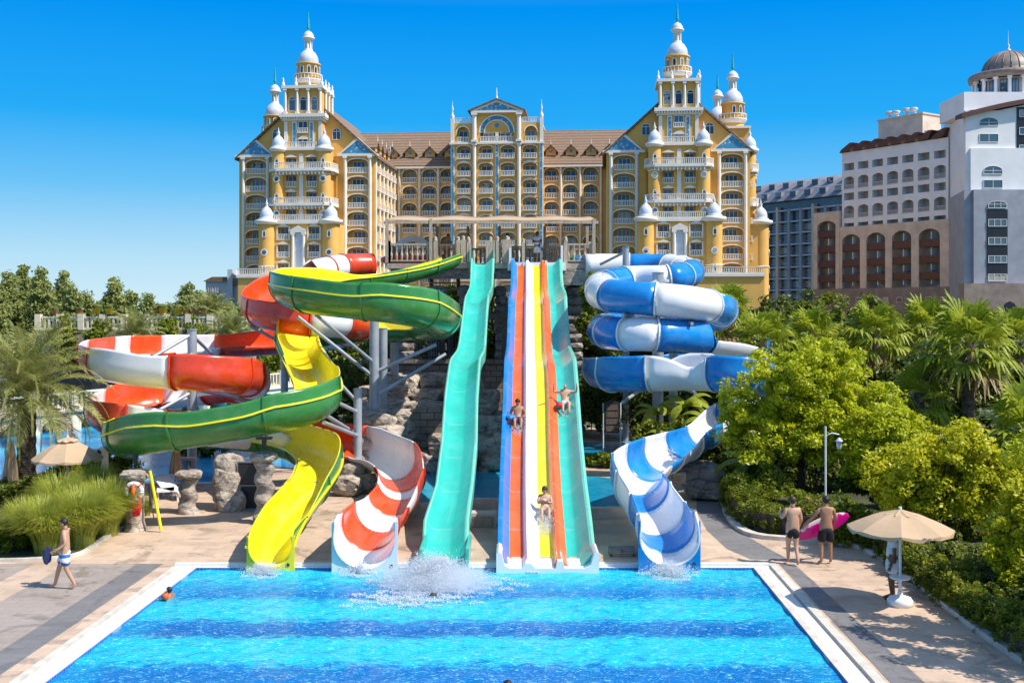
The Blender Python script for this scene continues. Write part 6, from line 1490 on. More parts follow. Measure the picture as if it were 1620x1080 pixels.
# big yellow-green tree and its neighbours (right)
tree('broadleaf_tree', 'large rounded yellow green tree behind the lamp post', PX(1265, 37.5), [(0, 0, 3.6, 2.4, 2.2, 1.8), (-1.3, -.6, 2.7, 1.6, 1.6, 1.4), (1.4, -.5, 2.9, 1.7, 1.6, 1.5), (-.6, -.9, 4.6, 1.5, 1.4, 1.25), (.9, -.3, 4.7, 1.4, 1.4, 1.2), (2.5, -.3, 3.5, 1.1, 1.1, 1.2), (0.2, -1.3, 2.5, 1.6, 1.1, .9), (-2.2, -.2, 3.3, .7, .8, 1.1)],
     4.4, .16, 520, 120, .31, .068, 'lf_big', seed=1, nb=18, inner=.3, group='garden trees on the right')
tree('broadleaf_tree', 'lime green tree above the umbrella on the right', PX(1475, 29.5), [(0, 0, 2.3, 1.7, 1.4, 1.1), (1.3, .1, 2.0, 1.3, 1.2, 1.0), (-.9, -.2, 1.95, 1.0, 1.0, .85), (.5, -.3, 3.0, 1.1, 1.0, .7), (2.2, 0, 2.2, 1.0, 1, .9)],
     2.4, .10, 400, 110, .27, .062, 'lf_lime', seed=2, nb=12, group='garden trees on the right')
tree('broadleaf_tree', 'bright green young tree cut by the right edge of the picture', PX(1640, 24.4), [(0, 0, 1.6, 1.15, 1.0, .9), (.3, .3, 2.4, 1.0, .9, .8), (-.5, -.1, 1.1, .8, .8, .7), (.4, -.2, .8, .9, .8, .6)],
     1.9, .07, 230, 110, .22, .055, 'lf_lime', seed=3, nb=8, group='garden trees on the right')
tree('broadleaf_tree', 'mid green tree between the big tree and the lime one', PX(1400, 35.0), [(0, 0, 2.6, 1.4, 1.2, 1.2), (.9, 0, 2.2, 1.1, 1.1, 1.0), (-.5, -.2, 1.9, .9, .9, .9)],
     2.4, .09, 210, 100, .28, .07, 'lf_big', seed=4, nb=8, group='garden trees on the right')
tree('broadleaf_tree', 'leafy tree just beyond the right frame edge whose shade dapples the deck', Vector((12.0, 20.6, 0)), [(0, 0, 4.2, 1.9, 2.0, 1.0), (-.6, 1.2, 3.8, 1.2, 1.3, .8), (.4, -1.2, 4.0, 1.4, 1.3, .8)], 3.8, .12, 150, 80, .3, .075, 'lf_big', seed=6, nb=9, group='garden trees on the right')
shrub_later = True
# far tree line, left
ft = [(-20, 418, 34), (14, 416, 26), (40, 404, 22), (66, 414, 22), (95, 421, 24), (112, 444, 20), (134, 455, 18), (157, 468, 22), (182, 430, 22), (204, 455, 20), (231, 453, 13), (250, 473, 18), (270, 474, 18), (293, 441, 18), (313, 452, 18), (336, 462, 20), (358, 470, 20), (380, 470, 18)]
hows = ['leftmost grey green tree of the far row, cut by the frame', 'broad far tree beside the frame edge', 'tallest pointed tree at the left of the far row', 'far tree just right of the tallest pointed one', 'square topped far tree at the end of the high group', 'lower far tree stepping down from the high group', 'far tree above the second flower pot', 'low round far tree in the dip of the row', 'dark peaked tree standing alone above the palm', 'far tree on the shoulder of the dark peaked tree', 'slim pointed far tree', 'low far tree right of the slim pointed one', 'low flat far tree over the balustrade', 'dark far tree with high left tip', 'far tree right of the dark high tipped tree', 'far tree below the small grey building', 'low far tree in front of the small grey building', 'far tree touching the left corner of the ochre hotel']
for i, (px, py, w) in enumerate(ft):
    Y = 112 + (i * 7 % 5) * 3; zt = 6.8 + (490 - py) * Y / 1700; wr = w * Y / 1700 * .85; rg = np.random.default_rng(i)
    bl = [(0, 0, zt * .42, wr * 1.25, wr, zt * .40), (0, 0, zt * .68, wr * .95, wr * .9, zt * .24), (rg.uniform(-.3, .3) * wr, 0, zt * .88, wr * .45, wr * .5, zt * .12), (-wr * .7, 0, zt * .55, wr * .6, wr * .6, zt * .2), (wr * .7, 0, zt * .52, wr * .6, wr * .6, zt * .2)]
    tree('far_tree', hows[i], PX(px, Y, -.5), bl, zt * .8, .18, 260, 46, .6, .2, 'lf_far', group='trees beyond the garden wall', seed=20 + i, nb=4, up=.1, inner=.35)
# masses of garden shrubs
def shrub(label, px, Y, z, rx, ry, rz, n, mat, leaf=.06, seed=0, rc=.2, name='shrub', cat='shrub', per=80, group=None, extra=()):
    bl = [(0, 0, rz * .55, rx, ry, rz * .6), (rx * .45, -ry * .1, rz * .7, rx * .5, ry * .7, rz * .4), (-rx * .45, 0, rz * .62, rx * .5, ry * .8, rz * .42)] + list(extra)
    return tree(name, label, PX(px, Y, z), bl, rz * .7, .03, n, per, rc, leaf, mat, cat, group, seed, 4, .3, .5)
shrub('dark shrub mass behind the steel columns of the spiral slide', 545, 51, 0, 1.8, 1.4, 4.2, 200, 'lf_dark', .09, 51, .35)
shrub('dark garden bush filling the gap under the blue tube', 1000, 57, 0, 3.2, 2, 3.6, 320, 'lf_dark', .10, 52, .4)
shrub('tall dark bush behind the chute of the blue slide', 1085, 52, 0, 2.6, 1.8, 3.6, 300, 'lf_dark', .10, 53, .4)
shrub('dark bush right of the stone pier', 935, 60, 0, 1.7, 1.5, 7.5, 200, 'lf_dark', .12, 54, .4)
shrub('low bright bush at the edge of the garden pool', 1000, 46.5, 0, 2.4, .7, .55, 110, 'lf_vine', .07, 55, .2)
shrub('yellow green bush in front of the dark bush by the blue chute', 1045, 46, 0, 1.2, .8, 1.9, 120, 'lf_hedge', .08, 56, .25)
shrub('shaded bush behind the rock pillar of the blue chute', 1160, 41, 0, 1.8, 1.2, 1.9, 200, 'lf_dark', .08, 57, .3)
shrub('light green shrub left of the two walking boys', 1195, 36, 0, 1.3, .9, 1.3, 120, 'lf_hedge', .06, 58, .22)
shrub('round bright bush right of the boys', 1335, 31.0, 0, .62, .55, 1.25, 90, 'lf_vine', .05, 59, .16)
shrub('low dark bush on the soil between lime tree and hedge', 1500, 27.5, 0, 1.6, 1.0, .7, 120, 'lf_dark', .05, 75, .18)
shrub('dark bush in the gap behind the open umbrella', 1535, 32.0, 0, 1.9, .8, 1.1, 150, 'lf_hedge', .055, 76, .2)
shrub('reddish brown shrub between the boys', 1283, 33.0, 0, .7, .5, .9, 60, 'dryf', .045, 60, .16)
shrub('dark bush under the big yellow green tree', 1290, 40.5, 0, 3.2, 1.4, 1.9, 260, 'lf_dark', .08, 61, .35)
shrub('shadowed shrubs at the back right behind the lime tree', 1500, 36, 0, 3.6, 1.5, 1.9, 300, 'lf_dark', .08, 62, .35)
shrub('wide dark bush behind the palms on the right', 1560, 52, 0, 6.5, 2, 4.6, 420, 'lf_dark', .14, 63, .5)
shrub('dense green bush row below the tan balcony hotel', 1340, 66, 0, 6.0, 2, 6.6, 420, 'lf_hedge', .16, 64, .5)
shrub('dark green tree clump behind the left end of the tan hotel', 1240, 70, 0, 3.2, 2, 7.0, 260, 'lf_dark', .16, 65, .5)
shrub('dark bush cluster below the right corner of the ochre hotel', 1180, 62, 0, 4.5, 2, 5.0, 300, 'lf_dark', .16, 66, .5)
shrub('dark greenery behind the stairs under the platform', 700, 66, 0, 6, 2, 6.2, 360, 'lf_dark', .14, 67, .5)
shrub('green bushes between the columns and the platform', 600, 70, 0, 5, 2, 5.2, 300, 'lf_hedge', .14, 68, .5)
shrub('green bush line behind the left footbridge', 455, 90, 0, 6, 2, 6.0, 260, 'lf_far', .17, 69, .5)
shrub('vine covered corner right of the garden wall', 395, 80, 0, 3, 1.5, 5.2, 160, 'lf_vine', .14, 70, .4)
shrub('dark bush behind the racing lanes', 860, 66, 0, 5, 2, 6.5, 260, 'lf_dark', .14, 71, .5)
shrub('low green plants around the column of the raft slide', 320, 50, 0, 1.6, 1, 1.1, 100, 'lf_hedge', .09, 72, .25)
# vines on the garden wall
for i, (px, w, h, zz) in enumerate(((96, 1.0, 2.3, 4.8), (152, 1.1, 2.4, 4.6), (122, 2.0, 1.6, 3.4), (278, 2.2, 1.8, 3.2), (300, 1.0, 2.8, 4.4), (325, 1.2, 2.8, 3.8), (262, 0.8, 1.6, 5.2), (232, 1.6, 1.5, 3.6))):
    lb = ['left edge of the wall beside the palm fronds', 'first post left of the background palm', 'stone face over the dark arch', 'stone face over the right arch', 'post right of the right arch', 'right end of the wall', 'short piece of balustrade beside the yellow pot', 'stone face behind the background palm'][i]
    tree('climbing_vine', 'green vine growing over the ' + lb, PX(px, 74.4, zz), [(0, 0, 0, w, .5, h * .5), (w * .3, 0, h * .3, w * .6, .5, h * .4)], 1, 0, 60, 45, .3, .11, 'lf_vine', 'vine', 'vines on the garden wall', 80 + i)
for i, (px, py, Y, w, h, lb) in enumerate(((932, 465, 57.0, .55, 1.9, 'right end of the start platform'), (928, 520, 57.0, .6, 1.6, 'stone pier right of the racing lanes'), (770, 470, 58.2, .35, .9, 'platform edge between teal slide and racing lanes'))):
    q = P(px, py, Y); tree('climbing_vine', 'green vine hanging from the ' + lb, q, [(0, 0, 0, w, .4, h * .6)], 1, 0, 50, 50, .22, .08, 'lf_vine', 'vine', None, 120 + i)
# hedges following the kerb
def hedge(name, label, pts, w, h, n, mat, leaf, seed, rc=.14, z0=0.0, cat='hedge'):
    rg = np.random.default_rng(seed); g = [G(px, py) for px, py in pts]; p, _, S = catmull(g, .3); A = np.array([list(v) for v in p]); base = A[0].copy()
    T = np.gradient(A, axis=0); T /= np.linalg.norm(T, axis=1, keepdims=True) + 1e-9; Nn = np.stack([T[:, 1], -T[:, 0], 0 * T[:, 0]], 1)
    k = rg.integers(0, len(A), n); u = rg.random(n) * 2 - 1; v = rg.random(n); 
    face = rg.random(n) < .55; u = np.where(face, np.sign(u) * (.8 + .2 * rg.random(n)), u); v = np.where(face, v, .8 + .25 * rg.random(n))
    hh = h * (.86 + .22 * np.sin(k * .9 + 2) * np.sin(k * .37) + .1 * rg.random(n))
    C0 = A[k] + Nn[k] * (u * w / 2)[:, None]; C0[:, 2] = z0 + v * hh; C0 += rg.normal(size=(n, 3)) * .05
    g_ = rg.normal(size=(n, 45, 3)); g_ /= np.linalg.norm(g_, axis=2, keepdims=True); g_ *= rg.random((n, 45, 1)) ** .4 * rc
    pt = (C0[:, None] + g_).reshape(-1, 3) - base; V, F = leaf_quads(pt, leaf, rg, .4)
    r = empty(name, Vector(base), 0, label, cat); npmesh('foliage', V, F, M[mat], r)
    mb = MB(); n2 = len(A); vs = []
    for i in range(n2):
        q = Vector(A[i] - base); s = Vector(Nn[i]) * (w * .36); hz = h * .72; vs += [q - s, q - s + Vector((0, 0, hz)), q + s + Vector((0, 0, hz)), q + s]
    fs = [(4 * i + a, 4 * i + a + 1, 4 * i + 5 + a, 4 * i + 4 + a) for i in range(n2 - 1) for a in range(3)] + [(0, 3, 2, 1), (4 * n2 - 4, 4 * n2 - 3, 4 * n2 - 2, 4 * n2 - 1)]
    mb.add(vs, fs); mb.build('dark_core', M['bark'], r); return r  # solid dark box added behind the leaves as the hedge's shaded inside
hedge('hedge', 'yellow green clipped hedge curving left of the boys', [(1160, 772), (1160, 795), (1172, 818), (1195, 834), (1240, 845), (1300, 848), (1352, 850)], .75, .85, 620, 'lf_hedge', .045, 91)
hedge('hedge', 'second row of yellow green hedge behind the kerb hedge', [(1185, 765), (1190, 785), (1205, 805), (1240, 820), (1300, 828)], .9, .95, 420, 'lf_vine', .05, 92)
hedge('hedge', 'long dark green hedge along the right path', [(1372, 862), (1420, 888), (1460, 915), (1505, 950), (1550, 980), (1600, 1015), (1680, 1070)], .8, .75, 900, 'lf_hedge', .04, 93, .11)
hedge('hedge', 'dark rear hedge behind the long hedge on the right', [(1400, 850), (1450, 872), (1510, 905), (1570, 940), (1640, 985), (1720, 1030)], 1.0, .8, 700, 'lf_dark', .045, 94, .12)
hedge('hedge', 'green hedge behind the ornamental grasses on the left', [(95, 790), (130, 782), (165, 778), (200, 790)], 1.1, 1.35, 420, 'lf_hedge', .05, 95)
hedge('hedge', 'low bush with yellow tips at the left frame edge', [(-40, 872), (0, 868), (40, 862)], 1.2, .75, 300, 'lf_vine', .05, 96)
hedge('hedge', 'dark bush around the foot of the large palm', [(-30, 800), (20, 800), (70, 800)], 1.4, .9, 300, 'lf_dark', .06, 97)
# ornamental grass
def grass(label, px, py, rad, h, n, seed):
    rg = np.random.default_rng(seed); c = G(px, py); r = empty('ornamental_grass', c, 0, label, 'grass clump', 'ornamental grasses on the left')
    a = rg.random(n) * 2 * PI; r0 = rad * .35 * np.sqrt(rg.random(n)); d = np.stack([np.cos(a), np.sin(a)], 1); b = d * r0[:, None]
    a2 = a + rg.normal(size=n) * .5; d2 = np.stack([np.cos(a2), np.sin(a2)], 1); ln = h * (.75 + .4 * rg.random(n)); lean = rad * (.35 + .75 * rg.random(n))
    K = 6; V = np.zeros((n, K, 2, 3)); t = np.linspace(0, 1, K)
    for k in range(K):
        x = b + d2 * (lean * t[k] ** 1.7)[:, None]; z = ln * (t[k] - .42 * t[k] ** 3.2 * (lean / rad)); w = .011 * (1 - .8 * t[k]); s = np.stack([-d2[:, 1], d2[:, 0]], 1) * w
        V[:, k, 0, :2] = x - s; V[:, k, 1, :2] = x + s; V[:, k, :, 2] = z[:, None]
    idx = np.arange(n * K * 2).reshape(n, K, 2); F = np.stack([idx[:, :-1, 0], idx[:, :-1, 1], idx[:, 1:, 1], idx[:, 1:, 0]], -1).reshape(-1, 4)
    npmesh('blades', V.reshape(-1, 3), F, M['grass'], r)
for i, (px, py, rad, h, n) in enumerate(((75, 874, .95, 1.75, 3600), (128, 864, 1.0, 1.9, 4200), (168, 846, .95, 1.9, 3800), (196, 828, .7, 1.5, 2400), (95, 842, 1.0, 2.0, 3200), (150, 820, .9, 2.0, 3000), (40, 862, .8, 1.5, 2200), (232, 815, .3, .7, 500))):
    grass('fountain of long yellow green grass, ' + ['left front clump above the kerb', 'middle front clump', 'right front clump by the kerb curve', 'rightmost clump beside the grey pillar', 'tall clump behind the left front one', 'tall clump behind the right front one', 'leftmost clump near the yellow tipped bush', 'small tuft right of the life ring pillar'][i], px, py, rad, h, n, 200 + i)
# palms
def frond(V, F, base, ang, elev, length, droop, rg, nl=46, lw=.016, ll=.42, vshape=.5):
    d = np.array([math.cos(ang), math.sin(ang), 0]); side = np.array([-d[1], d[0], 0]); t = np.linspace(0, 1, 14); P_ = []; x = 0; z = 0; e = elev
    pts = []; 
    for k in range(14):
        pts.append(base + d * x + np.array([0, 0, z])); x += length / 13 * math.cos(e); z += length / 13 * math.sin(e); e -= droop / 13 * (1 + 1.2 * k / 13)
    pts = np.array(pts)
    # rachis as thin strip
    b0 = len(V)
    for k in range(14): w = .022 * (1 - .8 * k / 13); V.append(pts[k] - side * w); V.append(pts[k] + side * w)
    for k in range(13): q = b0 + 2 * k; F.append((q, q + 1, q + 3, q + 2))
    for i in range(nl):
        s = .10 + .89 * i / nl; f = s * 13; k = min(12, int(f)); p = pts[k] + (pts[k + 1] - pts[k]) * (f - k); tan = pts[k + 1] - pts[k]; tan /= np.linalg.norm(tan)
        upv = np.cross(side, tan); upv /= np.linalg.norm(upv)
        if upv[2] < 0: upv = -upv
        L_ = ll * (math.sin(min(1, s * 1.15 + .12) * PI) ** .6 + .15) * rg.uniform(.85, 1.15)
        for sg in (-1, 1):
            dr = side * sg * .75 + tan * (.65 + .3 * s) + upv * vshape * rg.uniform(.3, 1.1); dr /= np.linalg.norm(dr); mid = p + dr * L_ * .55; tip = p + dr * L_ + np.array([0, 0, -L_ * .28 * rg.uniform(.4, 1.6)]); w = tan * lw
            b = len(V); V += [p - w * .6, p + w * .6, mid + w, mid - w, tip]; F += [(b, b + 1, b + 2, b + 3), (b + 3, b + 2, b + 4, b + 4)]
def date_palm(label, loc, h, tr, nf, flen, seed, scale=1.0, nl=46, ll=.42, lw=.016, group='feather palms'):
    rg = np.random.default_rng(seed); r = empty('date_palm', loc, 0, label, 'palm', group)
    mb = MB(); n = 14; ks = int(h / .07); vs = []
    for k in range(ks + 1):
        z = h * k / ks
        for j in range(n):
            a = 2 * PI * j / n; rr = tr * (1 + .14 * ((k + j) % 2) + .35 * max(0, .08 - z / h / 3) + .35 * max(0, z / h - .8)); vs.append((rr * math.cos(a + k * .3), rr * math.sin(a + k * .3), z))
    mb.add(vs, [(k * n + j, k * n + (j + 1) % n, (k + 1) * n + (j + 1) % n, (k + 1) * n + j) for k in range(ks) for j in range(n)]); mb.build('trunk', M['palmbark'], r)
    green, dry = ([], []), ([], [])
    for i in range(nf):
        a = i * 2.39996 + rg.uniform(-.2, .2); t = i / nf; el = R(82) - t * R(92); L_ = flen * rg.uniform(.85, 1.1) * (1 - .12 * t)
        V, F = dry if t > .94 else green; frond(V, F, np.array([0, 0, h - .1 + .25 * (1 - t)]), a, el, L_, R(48) + R(38) * t, rg, nl, lw, ll)
    for (V, F), nm, mt in ((green, 'fronds', 'palmf'), (dry, 'dry_fronds', 'dryf')):
        if not V: continue
        me = bpy.data.meshes.new(nm); me.from_pydata([tuple(v) for v in V], [], [f if f[2] != f[3] else f[:3] for f in F]); me.materials.append(M[mt]); o = bpy.data.objects.new(nm, me); C.objects.link(o); o.parent = r
date_palm('large feathery palm with a rough thick trunk at the left edge', PX(42, 38.5, 0), 3.6, .29, 72, 4.3, 301, nl=60, ll=.55, lw=.02)
date_palm('pale feather palm in front of the garden wall, centre of the left background', PX(215, 66, 0), 4.9, .25, 46, 2.7, 302, nl=34, ll=.55, lw=.03)
date_palm('pale feather palm left of the red slide turn', PX(366, 68, 0), 4.9, .28, 50, 3.0, 303, nl=34, ll=.6, lw=.03)
date_palm('small palm behind the garden wall below the grey building', PX(335, 84, 0), 6.4, .25, 34, 2.6, 304, nl=30, ll=.6, lw=.035)
def fan_leaf(V, F, base, d, up, L_, stalk, rg, ns=26, droop=.5):
    """palmate leaf: stalk then a pleated fan with drooping tips"""
    d = d / np.linalg.norm(d); side = np.cross(d, up); side /= np.linalg.norm(side); nrm = np.cross(side, d)
    hub = base + d * stalk - np.array([0, 0, stalk * .12]); b = len(V); w = side * .018; V += [base - w, base + w, hub + w * .6, hub - w * .6]; F.append((b, b + 1, b + 2, b + 3))
    for i in range(ns):
        a = (i / (ns - 1) - .5) * R(250); r_ = L_ * (1 - .22 * abs(a) / R(125)) * rg.uniform(.92, 1.06)
        dd = d * math.cos(a) + side * math.sin(a); pl = .05 * (1 if i % 2 else -1)
        dd = dd + nrm * (.15 + pl); dd /= np.linalg.norm(dd); ws = np.cross(dd, nrm); ws /= np.linalg.norm(ws) + 1e-9; w0 = ws * (r_ * .036); 
        m = hub + dd * r_ * .6 - np.array([0, 0, r_ * .04]); t = hub + dd * r_ * .97 - np.array([0, 0, r_ * droop * rg.uniform(.25, 1.0)]); b = len(V)
        V += [hub - w0 * .3, hub + w0 * .3, m + w0 * 1.7, m - w0 * 1.7, t + w0 * .2, t - w0 * .2]; F += [(b, b + 1, b + 2, b + 3), (b + 3, b + 2, b + 4, b + 5)]
def fan_palm(label, loc, h, tr, nf, L_, seed, stalk=.8):
    rg = np.random.default_rng(seed); r = empty('fan_palm', loc, 0, label, 'palm', 'fan palms on the right')
    mb = MB(); n = 12; ks = int(h / .12); vs = []
    for k in range(ks + 1):
        z = h * k / ks
        for j in range(n): a = 2 * PI * j / n; rr = tr * (1 + .12 * ((k + j) % 2) + .3 * max(0, z / h - .75) + .3 * max(0, .15 - z / h)); vs.append((rr * math.cos(a), rr * math.sin(a), z))
    mb.add(vs, [(k * n + j, k * n + (j + 1) % n, (k + 1) * n + (j + 1) % n, (k + 1) * n + j) for k in range(ks) for j in range(n)]); mb.build('trunk', M['palmbark'], r)
    G_, D_ = ([], []), ([], [])
    for i in range(nf):
        t = i / nf; a = i * 2.39996 + rg.uniform(-.25, .25); el = R(80) - t * R(120); d = np.array([math.cos(a) * math.cos(el), math.sin(a) * math.cos(el), math.sin(el)]); up = np.array([0, 0, 1.0]) if el < R(70) else np.array([math.cos(a), math.sin(a), .2])
        V, F = D_ if t > .86 else G_; fan_leaf(V, F, np.array([0, 0, h - .1 - .5 * t]), d, up, L_ * rg.uniform(.85, 1.1), stalk * rg.uniform(.8, 1.15) * (1 - .3 * t), rg, 26, .35 + .5 * t)
    for (V, F), nm, mt in ((G_, 'fan_leaves', 'fanf'), (D_, 'dry_leaves', 'dryf')):
        me = bpy.data.meshes.new(nm); me.from_pydata([tuple(v) for v in V], [], F); me.materials.append(M[mt]); o = bpy.data.objects.new(nm, me); C.objects.link(o); o.parent = r
fan_palm('tall fan palm with visible brown trunk in front of the tower hotel', PX(1532, 43, 0), 5.5, .22, 25, 1.40, 401, 1.32)
fan_palm('fan palm behind the big round tree, below the brown arcades', PX(1385, 54, 0), 5.6, .22, 25, 1.29, 402, 1.15)
fan_palm('fan palm right of the blue tube, in front of the ochre hotel', PX(1148, 58, 0), 6.7, .22, 24, 1.29, 403, 1.09)
fan_palm('fan palm between the blue tube and the big round tree', PX(1205, 50, 0), 5.4, .22, 24, 1.23, 404, 1.09)
fan_palm('large leaved fan palm at the right frame edge', PX(1625, 35, 0), 2.9, .22, 23, 1.23, 405, 1.15)
fan_palm('fan palm peeking between the two tall right palms', PX(1465, 56, 0), 6.0, .2, 21, 1.23, 406, 1.03)
fan_palm('low fan palm left of the tall trunked palm', PX(1455, 44, 0), 3.4, .2, 21, 1.12, 407, 1.03)
fan_palm('fan palm in the far right corner before the dark arched door', PX(1602, 52, 0), 5.6, .2, 21, 1.23, 408, 1.03)
fan_palm('small fan palm behind the slide platform stairs', PX(712, 64, 0), 7.2, .16, 16, 1.01, 409, 0.80)
fan_palm('small fan palm seen in the gap left of the racing lanes', PX(785, 68, 0), 5.2, .16, 16, 1.01, 410, 0.80)
fan_palm('fan palm seen under the first blue tube turn', PX(1285, 57, 0), 5.6, .2, 20, 1.18, 411, 1.03)
# banana plants
def banana(label, px, Y, h, seed, nleaf=9, L_=1.5):
    rg = np.random.default_rng(seed); r = empty('banana_plant', PX(px, Y), 0, label, 'banana plant', 'banana plants by the blue slide'); mb = MB(); mb.path([(0, 0, 0), (.05, 0, h * .6), (0, 0, h)], [.12, .1, .05], 8); mb.build('stem', M['lf_vine'], r)
    for i in range(nleaf):
        a = i * 2.4 + rg.uniform(-.3, .3); d = np.array([math.cos(a), math.sin(a), 0]); s = np.array([-d[1], d[0], 0]); V = []; F = []; x = 0; z = 0; e = R(70) - i * R(6); K = 12; ln = L_ * rg.uniform(.8, 1.2)
        for k in range(K + 1):
            t = k / K; w = .24 * math.sin(min(1, t * .93 + .07) * PI) ** .6; p = np.array([0, 0, h - .1]) + d * x + np.array([0, 0, z]); V += [p - s * w + np.array([0, 0, -.12 * w / .24]), p, p + s * w + np.array([0, 0, -.12 * w / .24])]
            x += ln / K * math.cos(e); z += ln / K * math.sin(e); e -= R(120) / K
        for k in range(K): q = 3 * k; F += [(q, q + 1, q + 4, q + 3), (q + 1, q + 2, q + 5, q + 4)]
        o = npmesh('leaf', np.array(V), np.array(F), M['fanf'], r, True)
for i, (px, Y, h, lb) in enumerate(((1040, 47.5, 2.3, 'banana plant with arching leaves right of the notice board'), (1085, 47, 2.7, 'tall banana plant under the open blue run'), (1120, 45, 2.2, 'banana plant left of the blue slide support'), (1062, 45, 1.4, 'small banana plant above the blue chute'), (1185, 38.5, 1.3, 'low banana plant in the bed right of the chute'))): banana(lb, px, Y, h, 500 + i)
# ------------------------------------------------------------ people
def skin(name, rgb): 
    m, nt, bs = newmat(name); f = noi(nt, texco(nt), 9, 3); lk(nt, ramp(nt, f, [(.3, tuple(c * .86 for c in rgb)), (.7, rgb)]), bs.inputs['Base Color']); bs.inputs['Roughness'].default_value = .5
    bs.inputs['Subsurface Weight'].default_value = .06; bs.inputs['Subsurface Radius'].default_value = (.02, .01, .005); return m
M['skin1'] = skin('light_skin', (0.56, 0.32, 0.20)); M['skin2'] = skin('tanned_skin', (0.40, 0.20, 0.11)); M['skin3'] = skin('brown_skin', (0.17, 0.075, 0.04))
M['hair'] = plain('dark_hair', (0.015, 0.011, 0.009), .6, .3, 20); M['hairb'] = plain('brown_hair', (0.05, 0.028, 0.015), .6, .3, 20)
M['blackc'] = plain('black_cloth', (0.006, 0.006, 0.009), .8, .2, 8); M['whitec'] = plain('white_cloth', (0.74, 0.74, 0.74), .85, .06, 6); M['greyc'] = plain('pale_grey_cloth', (0.55, 0.56, 0.58), .85, .08, 6)
M['orangec'] = plain('orange_cloth', (0.75, 0.22, 0.03), .8, .1, 6); M['yellowc'] = plain('yellow_cloth', (0.8, 0.62, 0.03), .8, .1, 6); M['navy'] = plain('navy_cloth', (0.02, 0.03, 0.10), .8, .2, 6)
def trunkpat():
    m, nt, bs = newmat('blue_white_trunks'); v = texco(nt, (1, 1, 1)); sp = nt.nodes.new('ShaderNodeSeparateXYZ'); lk(nt, v, sp.inputs[0])
    f = math_(nt, 'FRACT', math_(nt, 'ADD', math_(nt, 'MULTIPLY', sp.outputs[2], 5.2), math_(nt, 'MULTIPLY', noi(nt, v, 6, 3), .7)))
    lk(nt, ramp(nt, f, [(0, (.70, .72, .75)), (.38, (.72, .74, .78)), (.42, (.02, .13, .42)), (.8, (.02, .10, .36)), (.85, (.7, .72, .75))]), bs.inputs['Base Color']); return m
M['trunks'] = trunkpat()
def skinmesh(name, verts, edges, radii, mat, parent, root_i=0, sub=1, label=None):
    me = bpy.data.meshes.new(name + '_tmp'); me.from_pydata([tuple(v) for v in verts], edges, []); o = bpy.data.objects.new(name + '_tmp', me); C.objects.link(o)
    sk = o.modifiers.new('skin', 'SKIN'); sk.use_smooth_shade = True
    for i, r in enumerate(radii): rr = r if isinstance(r, tuple) else (r, r); me.skin_vertices[0].data[i].radius = rr; me.skin_vertices[0].data[i].use_root = (i == root_i)
    sb = o.modifiers.new('sub', 'SUBSURF'); sb.levels = sub; sb.render_levels = sub
    dg = bpy.context.evaluated_depsgraph_get(); m2 = bpy.data.meshes.new_from_object(o.evaluated_get(dg)); m2.name = name
    bpy.data.objects.remove(o); bpy.data.meshes.remove(me); m2.materials.clear(); m2.materials.append(M[mat]); m2.polygons.foreach_set('use_smooth', [True] * len(m2.polygons))
    n = bpy.data.objects.new(name, m2); C.objects.link(n); n.parent = parent
    if label: n['label'] = label
    return n
STAND = dict(pel=(0, 0, .95), sp=(0, 0, 1.12), ch=(0.0, 0, 1.31), nb=(-.01, 0, 1.46), hd=(.0, 0, 1.53), hm=(.015, 0, 1.615), ht=(.005, 0, 1.685),
    shL=(-.01, .165, 1.41), shR=(-.01, -.165, 1.41), elL=(-.03, .23, 1.13), elR=(-.03, -.23, 1.13), wrL=(.04, .25, .88), wrR=(.04, -.25, .88), haL=(.06, .25, .80), haR=(.06, -.25, .80),
    hiL=(0, .09, .89), hiR=(0, -.09, .89), knL=(.02, .10, .49), knR=(.02, -.10, .49), anL=(-.02, .10, .08), anR=(-.02, -.10, .08), toL=(.15, .12, .025), toR=(.15, -.12, .025))
RAD = dict(pel=.125, sp=.112, ch=.135, nb=.06, hd=.052, hm=.088, ht=.07, shL=.062, shR=.062, elL=.042, elR=.042, wrL=.028, wrR=.028, haL=(.032, .022), haR=(.032, .022), hiL=.098, hiR=.098, knL=.058, knR=.058, anL=.038, anR=.038, toL=.028, toR=.028)
ED = [('pel', 'sp'), ('sp', 'ch'), ('ch', 'nb'), ('nb', 'hd'), ('hd', 'hm'), ('hm', 'ht'), ('ch', 'shL'), ('shL', 'elL'), ('elL', 'wrL'), ('wrL', 'haL'), ('ch', 'shR'), ('shR', 'elR'), ('elR', 'wrR'), ('wrR', 'haR'),
      ('pel', 'hiL'), ('hiL', 'knL'), ('knL', 'anL'), ('anL', 'toL'), ('pel', 'hiR'), ('hiR', 'knR'), ('knR', 'anR'), ('anR', 'toR')]
